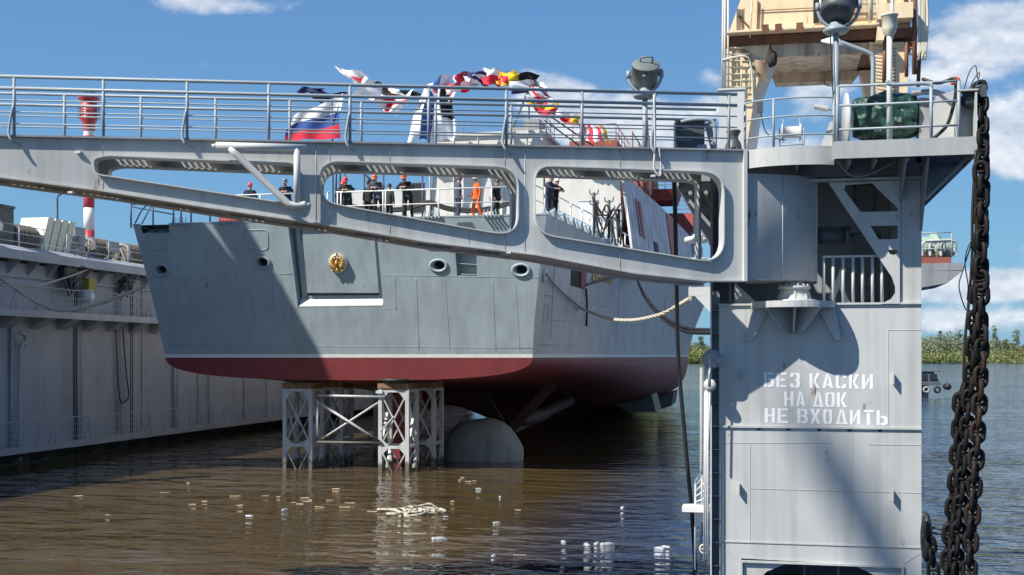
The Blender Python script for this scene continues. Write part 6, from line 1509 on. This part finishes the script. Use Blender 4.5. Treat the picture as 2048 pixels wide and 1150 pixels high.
    # jacket hem and collar as separate clothing
    if pose != 'walk' or True:
        jb = MB(); c = V(J['pel']); n = 16
        rings = [(.178,.150,.04),(.190,.165,-.04),(.192,.168,-.10)]
        jb.add([c+V((a*math.cos(2*math.pi*i/n), b2*math.sin(2*math.pi*i/n), z)) for a, b2, z in rings for i in range(n)], [(k*n+i,k*n+(i+1)%n,(k+1)*n+(i+1)%n,(k+1)*n+i) for k in range(2) for i in range(n)], 0, True)
        o = jb.build('jacket_hem', jacket, None, origin=(0,0,0), fix=False); o.parent = root
    root.rotation_euler.z = face; root.scale = (scale*(1.07 if pose == 'lean' else 1.03),)*3
    return root
DZ = 10.75
def at(px, Y): p = WY(px, 430, Y); p.z = DZ; return p
PRL = SY+.3+.37
person('worker in dark green jacket and red helmet leaning on the rail beside tall posts', at(693,PRL), rad(8), 'lean', M['green_cloth'], M['black_cloth'], M['helmet_red'], 1.02, seed=1)
person('worker in black half hidden behind the red-helmeted man at the left of the stern rail', at(684,PRL+.55), rad(40), 'stand', M['black_cloth'], M['black_cloth'], M['helmet_red'], .97, seed=2)
person('worker in black standing behind the orange-helmeted man in blue at the stern rail', at(738,PRL+.6), rad(-15), 'stand', M['black_cloth'], M['black_cloth'], M['helmet_dark'], 1.0, seed=3)
person('worker in slate-blue shirt and orange helmet leaning left of the double rail post', at(753,PRL), rad(0), 'lean', M['navy2'], M['black_cloth'], M['helmet_orange'], 1.06, seed=4)
person('worker in dark clothes partly hidden behind the double rail post', at(778,PRL+.9), rad(160), 'stand', M['green_cloth'], M['black_cloth'], M['helmet_dark'], .92, seed=5)
person('worker in black with orange helmet leaning with crossed forearms before the dark doorway', at(812,PRL), rad(-5), 'lean', M['black_cloth'], M['black_cloth'], M['helmet_orange'], 1.05, seed=6)
person('man in slate-blue workwear and grey hood standing turned away to the right', at(917,SY+1.2), rad(115), 'stand', M['navy2'], M['navy'], M['camo'], 1.04, hood=True, seed=7)
person('worker in bright orange coverall and white helmet striding on the deck', at(953,SY+1.4), rad(-55), 'walk', M['orange_cloth'], M['orange_cloth'], M['helmet_white'], 1.02, seed=8)
person('worker all in black with dark helmet standing at the right end of the stern rail', at(993,SY+1.0), rad(70), 'stand', M['black_cloth'], M['black_cloth'], M['helmet_dark'], .90, seed=9)
person('worker in navy and orange helmet leaning on the starboard rail behind the right bridge opening', at(1098,SY+1.5), rad(62), 'point', M['navy'], M['navy'], M['helmet_orange'], 1.0, seed=10)
person('bare-headed looking companion in black with pale helmet beside the orange-helmeted man at the starboard rail', at(1110,SY+2.2), rad(50), 'point', M['black_cloth'], M['black_cloth'], M['helmet_white'], .98, seed=11)
person('worker in navy jacket and red helmet near the red crate, behind the bridge', at(500,SY+1.0), rad(30), 'stand', M['navy'], M['black_cloth'], M['helmet_red'], 1.0, seed=12)
person('worker in dark blue with grey helmet standing at the foot of the bridge brace', at(572,SY+1.2), rad(10), 'lean', M['navy'], M['black_cloth'], M['helmet_grey'], 1.08, seed=13)
p = WY(472,400,SY+3.6); p.z = DZ; b = MB(); b.cbox(p+Vector((0,.4,0)), 1.5, 1.3, 1.05); 
for z in (.0,.5,1.0): b.cbox(p+Vector((0,.4,z)), 1.56, 1.36, .06)
tag(b.build('deck_crate', M['primer_bright']), 'red-brown ribbed steel crate on the port quarter of the flight deck', 'crate')
b = MB(); x0, x1 = WY(410,440,SY+.3).x, WY(660,440,SY+.3).x; 
for z in (.62,1.22): b.tube([(x0,SY+.3,DZ+z),(x1,SY+.3,DZ+z)], .03, 6)
for px in (440,520,600,655): x = WY(px,440,SY+.3).x; b.tube([(x,SY+.3,DZ),(x,SY+.3,DZ+1.22)], .03, 6)
b.build('port_stern_railing', M['white_paint'], ship)
# ---------------------------------------------------------------- flags
def flag(label, grid, mats, name='signal_flag', cat='flag', group='signal flags strung above the ship'):
    # grid: function (u,v) -> point ; mats: function (u,v) -> material index ; list of materials
    f, pick, ml, nu, nv = grid
    b = MB(); vs = [f(i/nu, j/nv) for j in range(nv+1) for i in range(nu+1)]
    b.v += vs
    for j in range(nv):
        for i in range(nu):
            a = j*(nu+1)+i; b.f.append([a,a+1,a+nu+2,a+nu+1]); b.m.append(pick((i+.5)/nu,(j+.5)/nv)); b.sm.append(True)
    o = b.build(name, ml, fix=False); tag(o, label, cat, group); return o
FYY = SY+20
def quad_flag(label, c4, pick, ml, wave=.18, seed=0, Y=FYY, **k):
    P4 = [WY(px, py, Y) for px, py in c4]; cc = sum(P4, Vector((0,0,0)))/4; P4 = [cc+(p-cc)*1.38 for p in P4]; r = random.Random(seed); ph = r.uniform(0,6)
    def f(u, v):
        p = P4[0]*(1-u)*(1-v)+P4[1]*u*(1-v)+P4[2]*u*v+P4[3]*(1-u)*v
        return p + Vector((.06*math.sin(7*v+ph), wave*2.2*math.sin(5.5*u+2.2*v+ph)+wave*.9*math.sin(12*u-4*v+ph), wave*.7*math.sin(8*u+ph+2*v)))
    return flag(label, (f, pick, ml, 16, 10), None, **k)
W_, R_, B_, N_, Y_, K_ = (M['f_'+n] for n in ('white','red','blue','navy','yellow','black'))
S = lambda u, v: 0 if v < .36 else 1 if v < .68 else 2
quad_flag('white, blue and red striped flag flying left from a thin deck staff', [(666,203),(596,238),(580,273),(664,268)], S, [W_,B_,R_], .08, 1, Y=SY+2, name='tricolour_flag', group='flags flown above the ship')
b = MB(); p = WY(667,436,SY+2); q = WY(664,196,SY+2); b.tube([(p.x,SY+2,DZ),(q.x,SY+2,q.z)], .035, 6); tag(b.build('flag_staff', M['darkgrey']), 'thin dark flag staff carrying the white, blue and red flag', 'flag staff')
quad_flag('navy pennant fluttering left above the tricolour flag, behind the top handrail', [(692,186),(640,184),(622,180),(640,202)], lambda u,v: 0, [N_], .12, 2)
quad_flag('small dark forked pennant at the far left end of the flag line', [(640,178),(604,176),(600,186),(640,182)], lambda u,v: 0, [N_], .06, 3)
quad_flag('white streamer with a red block flying up at the top left of the flag line', [(676,139),(724,150),(744,182),(706,160)], lambda u,v: 1 if .45 < u < .9 and v > .35 else 0, [W_,R_], .1, 4)
quad_flag('black and white flag twisted on the line right of the long white streamer', [(738,160),(778,182),(760,196),(718,186)], lambda u,v: 0 if u > .35 and v < .55 else 1, [K_,W_], .12, 5)
quad_flag('white flag with a red cross hanging furled over the handrail', [(750,182),(818,186),(790,226),(762,210)], lambda u,v: 1 if .38 < u < .62 or .42 < v < .6 else 0, [W_,R_], .14, 6)
quad_flag('dark red and white pennant stretched thin right of the red cross flag', [(784,178),(832,186),(832,192),(790,186)], lambda u,v: 0 if u > .4 else 1, [K_,W_], .05, 7)
quad_flag('large white flag with a blue diagonal band hanging behind the handrails', [(846,186),(886,170),(862,262),(826,268)], lambda u,v: 1 if .45 < u < .78 else 0, [W_,B_], .16, 8)
quad_flag('white flag with a black patch draping beside the blue-banded one', [(880,188),(898,190),(908,262),(880,268)], lambda u,v: 1 if v < .62 and u > .3 else 0, [W_,K_], .14, 9)
quad_flag('white flag with a red disc billowing at the left foot of the flag arch', [(862,176),(900,168),(904,196),(866,198)], lambda u,v: 1 if (u-.6)**2+(v-.4)**2 < .13 else 0, [W_,R_], .12, 10)
quad_flag('red and white chequered flag rising right of the red-disc flag', [(898,170),(948,166),(938,178),(902,186)], lambda u,v: 1 if (u < .5) == (v < .5) else 0, [W_,R_], .1, 11)
quad_flag('red flag with a white edge at the left shoulder of the flag arch', [(912,152),(936,146),(938,162),(914,166)], lambda u,v: 1 if u > .12 else 0, [W_,R_], .1, 12)
quad_flag('navy and white saltire flag near the crest of the flag arch', [(930,146),(970,150),(970,172),(936,160)], lambda u,v: 0 if abs(u-v) < .2 or v < .2 else 1, [N_,W_], .1, 13)
quad_flag('white and red quartered flag at the crest of the flag arch', [(966,140),(992,144),(994,168),(968,164)], lambda u,v: 1 if v > .35 else 0, [W_,R_], .1, 14)
quad_flag('yellow and red flag right of the arch crest', [(984,144),(1026,148),(1024,166),(990,164)], lambda u,v: 1 if .3 < u < .75 and v > .3 else 0, [Y_,R_], .1, 15)
quad_flag('yellow and black halved flag beside the ship mast', [(1014,150),(1066,150),(1062,166),(1012,168)], lambda u,v: 1 if u > .5 else 0, [Y_,K_], .1, 16)
quad_flag('white and navy striped flag crossing the ship mast', [(1026,166),(1078,164),(1088,182),(1034,184)], lambda u,v: 1 if v > .55 else 0, [W_,N_], .1, 17)
quad_flag('red and white striped flag just right of the mast', [(1060,172),(1086,180),(1098,192),(1066,190)], lambda u,v: 1 if int(u*5) % 2 else 0, [W_,R_], .08, 18)
quad_flag('white flag with a red square on the descending flag line', [(1062,192),(1096,194),(1102,206),(1064,206)], lambda u,v: 1 if .3 < u < .8 and v > .2 else 0, [W_,R_], .08, 19)
quad_flag('yellow over red flag midway down the descending flag line', [(1064,208),(1112,210),(1106,228),(1082,226)], lambda u,v: 0 if v < .5 else 1, [Y_,R_], .1, 20)
quad_flag('white pennant below the yellow over red flag', [(1104,220),(1132,228),(1140,238),(1110,232)], lambda u,v: 0, [W_], .06, 21)
quad_flag('orange-red and yellow flag low on the descending flag line', [(1118,230),(1152,234),(1154,248),(1130,244)], lambda u,v: 0 if u < .55 else 1, [R_,Y_], .08, 22)
quad_flag('red and white striped flag with yellow edge, lowest right on the flag line', [(1166,252),(1200,256),(1212,280),(1166,276)], lambda u,v: 2 if u > .85 else (1 if int(u*6) % 2 else 0), [R_,W_,Y_], .1, 23)
b = MB(); b.tube(smooth_path([WY(x,y,FYY) for x,y in ((676,138),(740,160),(800,182),(866,180),(900,166),(930,148),(984,142),(1058,150),(1064,192),(1110,222),(1160,250),(1215,282))],5), .015, 4); b.tube([WY(1168,255,FYY),WY(1168,290,FYY)], .03, 5)
tag(b.build('flag_line', M['darkgrey']), 'thin line carrying the string of signal flags over the ship', 'line')

# ---------------------------------------------------------------- trestles under the stern
def trestle(x, y, label, first=None):
    t = thing('keel_trestle', label, 'trestle', (x, y, 0), 'steel trestles carrying the hull')
    Wd, Dp = 1.36, 1.5; zt, zm = 3.55, 1.05; b = MB()
    for sx in (0,1):
        for sy in (0,1): b.box(x+sx*(Wd-.14)-.012, x+sx*(Wd-.14)+.152, y+sy*(Dp-.14)-.012, y+sy*(Dp-.14)+.152, -2, zt)
    for yy in (y-.005, y+Dp-.135):
        b.box(x+.15,x+Wd-.15,yy+.01,yy+.13,zt-.12,zt); b.box(x+.15,x+Wd-.15,yy+.01,yy+.13,zm-.06,zm+.06); b.box(x+.15,x+Wd-.15,yy+.01,yy+.13,-1.5,-1.4)
    for xx in (x,x+Wd-.14): b.box(xx+.01,xx+.13,y+.15,y+Dp-.15,zt-.12,zt); b.box(xx+.01,xx+.13,y+.15,y+Dp-.15,zm-.06,zm+.06)
    def X(p0, p1, p2, p3): b.beam(p0, p1, .05, .115, up=(0,1,0) if abs(p0[1]-p1[1]) < .2 else (1,0,0)); q0 = Vector(p2)+Vector((.0,.06,0) if abs(p0[1]-p1[1]) < .2 else (.06,0,0)); q1 = Vector(p3)+Vector((.0,.06,0) if abs(p0[1]-p1[1]) < .2 else (.06,0,0)); b.beam(q0, q1, .05, .115, up=(0,1,0) if abs(p0[1]-p1[1]) < .2 else (1,0,0))
    for yy in (y+.04, y+Dp-.1): X((x+.1,yy,zt-.15),(x+Wd-.1,yy,zm+.1),(x+Wd-.1,yy,zt-.15),(x+.1,yy,zm+.1)); X((x+.1,yy,zm-.1),(x+Wd*.5+.4,yy,-.9),(x+Wd-.1,yy,zm-.1),(x+Wd*.5-.4,yy,-.9))
    for xx in (x+.04, x+Wd-.1): X((xx,y+.1,zt-.15),(xx,y+Dp-.1,zm+.1),(xx,y+Dp-.1,zt-.15),(xx,y+.1,zm+.1)); X((xx,y+.1,zm-.1),(xx,y+Dp-.1,-.9),(xx,y+Dp-.1,zm-.1),(xx,y+.1,-.9))
    for s, xx in ((1,x+.141),(-1,x+Wd-.141)):
        b.prism([(xx,y+.0,zt-.125),(xx+s*.30,y+.0,zt-.125),(xx,y+.0,zt-.5)], (0,.02,0))
        b.prism([(xx,y+.0,zm+.36),(xx+s*.32,y+.0,zm+.065),(xx,y+.0,zm+.065)], (0,.02,0)); b.prism([(xx,y+.0,zm-.34),(xx+s*.28,y+.0,zm-.065),(xx,y+.0,zm-.065)], (0,.02,0))
    b.build('frame', M['trestle'], t)
    b = MB(); b.box(x-.02,x+Wd+.02,y-.02,y+Dp+.02,zt+.001,zt+.05); 
    k = 0
    while k*.17 < Wd: b.box(x-.03+k*.172,x+.13+k*.172,y-.05,y+Dp+.05,zt+.052,zt+.26+.03*((k*7) % 3)/3); k += 1
    b.build('timber_cap', M['wood'], t)
    return t
tx1 = WY(566,850,50.0).x; tx2 = WY(757,850,49.6).x
t1 = trestle(tx1, 50.0, 'left front trestle under the stern, mostly in shadow')
t2 = trestle(tx2, 49.6, 'right front trestle under the stern, brightly sunlit, with a black pad on top')
for t, dx, dy, lb in ((t1,.55,2.4,'trestle just behind the shaded left front trestle'),(t2,.42,2.6,'trestle just behind the sunlit right front trestle, deep in the shade'),(t1,1.5,8,'dim trestle further under the hull behind the left pair')):
    copy_thing(t, t.location+Vector((dx,dy,0)), label=lb)
b = MB(); c = Vector((tx2+.75, 50.2, 3.86)); b.lathe(c, [(0,-.02),(.8,-.02),(.92,.05),(.95,.14),(.6,.16),(0,.17)], 24); o = b.build('support_pad', M['rubber']); tag(o, 'round black rubber pad between the sunlit trestle and the red hull bottom', 'pad', 'rubber pads on the trestles')
b = MB(); c = Vector((tx1+.75, 50.6, 3.86)); b.lathe(c, [(0,-.02),(.8,-.02),(.92,.05),(.95,.14),(.6,.16),(0,.17)], 24); o = b.build('support_pad', M['rubber']); tag(o, 'round black rubber pad on the shaded left trestle against the hull bottom', 'pad', 'rubber pads on the trestles')
b = MB(); A = lambda px, py: WY(px, py, 49.55)
b.tube([A(637,791),A(770,794)], .055, 8); b.tube([A(634,884),A(764,886)], .05, 8); b.tube([A(638,805),A(758,882)], .058, 8); b.tube([A(760,802)+Vector((0,.12,0)),A(640,880)+Vector((0,.12,0))], .05, 8); b.tube([A(635,800),A(635,886)], .04, 6); b.beam(A(752,784),A(765,784),.08,.12); b.tube([A(788,833),A(762,862)],.035,6)
tag(b.build('cross_brace', M['trestle']), 'white tubular cross brace joining the two front trestles', 'brace')

# ---------------------------------------------------------------- floating things
rd = random.Random(21)
pts = []
c0 = WZ(822,1022,.06); ang = 0
for k in range(90):
    a = k*.33; rx = .50+.32*math.sin(k*.83); ry = .30+.2*math.cos(k*.57)
    pts.append(c0+Vector((rx*math.cos(a)+.35*math.sin(k*.11), ry*2.2*math.sin(a), .0+.045*math.sin(k*.8)+(.25 if 12 < k < 17 else 0))))
b = MB(); b.rope(smooth_path(pts[:80],3), .042); tag(b.build('floating_rope', M['rope']), 'pale coil of rope floating in the brown water before the trestles', 'rope')
def bottle(px, py, label, s=1.0, pair=1):
    p = WZ(px, py, -.015); b = MB(); a = rd.uniform(0,3.1); d = Vector((math.cos(a),math.sin(a),.02)).normalized(); R0 = .055*s
    b.lathe(p-d*.16*s, [(0,0),(R0*.9,.01),(R0,.03),(R0,.10),(R0*.9,.115),(R0,.13),(R0,.2*s),(R0*.45,.27*s),(R0*.35,.31*s),(0,.31*s)], 12, d)
    o = b.build('plastic_bottle', M['bottle_white']); tag(o, label, 'bottle', 'plastic bottles floating in the dock'); return o
mw, nt_, bb_ = mat_nodes('milky_bottle_plastic'); bb_.inputs['Base Color'].default_value = (.62,.65,.68,1); bb_.inputs['Roughness'].default_value = .15; bb_.inputs['Transmission Weight'].default_value = .35; M['bottle_white'] = mw
for px, py, lb, s in ((880,1079,'large clear bottle floating below the pale rope coil',1.9),(1126,1084,'lone bottle floating mid-right of the open water',1.2),(1173,1091,'left bottle of the row floating near the pylon',1.8),(1194,1088,'middle bottle of the row floating near the pylon',1.5),(1216,1090,'right bottle of the row floating near the pylon',1.8),(1318,1098,'left of two bottles floating beside the hanging hose',1.5),(1330,1095,'right of two bottles floating beside the hanging hose',1.4),(1245,1016,'bottle floating farthest right beyond the row of three',1.5),(988,1112,'bottle floating nearest the lower picture edge in the middle',1.2),(994,1046,'small bottle alone between the rope coil and the row',1.1),(500,1033,'bottle floating farthest left among the wood chips',1.2),(571,1020,'bottle floating left of the pale rope coil',1.2),(1000,994,'small bottle right of the trestle reflections, near the wood chips',1.1),(958,978,'small bottle close behind the sunlit trestle foot, right side',1.0),(1315,1110,'bottle floating lowest beside the hanging hose',1.1),(893,1034,'small bottle at the right edge of the rope coil',.9)):
    bottle(px, py, lb, s*.78)
for k in range(30):
    px, py = [(378,966),(330,985),(410,1003),(587,1005),(613,1003),(622,1000),(673,978),(700,1006),(557,994),(470,992),(480,1011),(920,960),(936,963),(948,962),(925,955),(835,1040),(215,1030),(157,992),(530,992),(690,1014),(640,1014),(610,996),(1036,1020),(905,1003),(745,1023),(660,1000),(840,1068),(385,1009),(600,1008),(1040,1110)][k]
    p = WZ(px, py, .0); L_ = rd.uniform(.12,.42); a = rd.uniform(-.5,.5); b = MB(); d = Vector((math.cos(a),math.sin(a),0)); b.beam(p-d*L_/2+Vector((0,0,.002)), p+d*L_/2+Vector((0,0,rd.uniform(-.01,.02))), rd.uniform(.04,.10), .02)
    tag(b.build('wood_chip', M['wood_pale']), 'pale splinter of wood drifting among others on the brown water', 'wood chip', 'wood chips drifting on the water')

# ---------------------------------------------------------------- launch on the river
bx = WZ(1824,793,0); t = thing('launch', 'small dark workboat with tyre fenders passing on the river right of the pylon', 'boat', bx)
s_ = (bx-CP).dot(CF)/FPX; b = MB()
L_ = 5.0; W2 = 1.25
n = 9; prof = []
for i in range(n):
    u = i/(n-1); x = -L_/2-2.2+ (L_+1.2)*u; wv = W2*(1-max(0,(u-.75)/.25)**2*.6); hgt = 1.0+.4*u; prof.append((x,wv,hgt))
vs = []
for x, wv, hh in prof: vs += [bx+Vector((x,-wv*.8,-.2)),bx+Vector((x,wv*.8,-.2)),bx+Vector((x,-wv,hh)),bx+Vector((x,wv,hh))]
fs = []
for i in range(n-1): a = 4*i; fs += [(a,a+4,a+6,a+2),(a+1,a+3,a+7,a+5),(a+2,a+6,a+7,a+3)]
fs += [(0,2,3,1),(4*n-4,4*n-3,4*n-1,4*n-2)]; b.add(vs, fs); b.build('hull', M['darkgrey'], t)
b = MB(); c = bx+Vector((.2,0,1.15)); b.hexa([c+Vector(v) for v in ((-1.8,-.95,0),(2.5,-.95,0),(2.5,.95,0),(-1.8,.95,0),(-1.5,-.75,1.3),(1.75,-.75,1.3),(1.75,.75,1.3),(-1.5,.75,1.3))]); cab = b.build('cabin', M['darkgrey'], t)
b = MB()
for k in range(4): b.hexa([c+Vector((-1.5+k*.95+dx,-.97+dy,z)) for dx,dy,z in ((0,0,.5),(.7,0,.5),(.7,.02,.5),(0,.02,.5),(0,.10,1.1),(.7,.10,1.1),(.7,.12,1.1),(0,.12,1.1))])
b.build('window', M['glass'], cab)
b = MB(); b.box(c.x-1.7,c.x+2.3,c.y-.9,c.y+.9,c.z+1.301,c.z+1.37); b.box(c.x-.6,c.x+.6,c.y-.5,c.y+.5,c.z+1.375,c.z+1.75); b.build('roof', M['darkgrey'], cab)
for k, x in enumerate((-1.2,.2,1.4,2.4)):
    b = MB(); q = bx+Vector((x-.2,-1.30,.72)); b.tube([q+Vector((.25*math.cos(a*.449),0,.25*math.sin(a*.449))) for a in range(14)], .11, 8, closed=True); b.build('tyre_fender', M['rubber'] if k != 2 else M['dock_dark'], t)
b = MB(); q = bx+Vector((3.2,-.3,.75)); b.lathe(q+Vector((.05,-.9,.25)), [(0,0),(.26,.02),(.32,.2),(.32,1.6),(.26,1.78),(0,1.8)], 14, (0,1,0)); b.build('bow_fender', M['rubber'], t)
t.scale = (1.25, 1.25, 1.25)
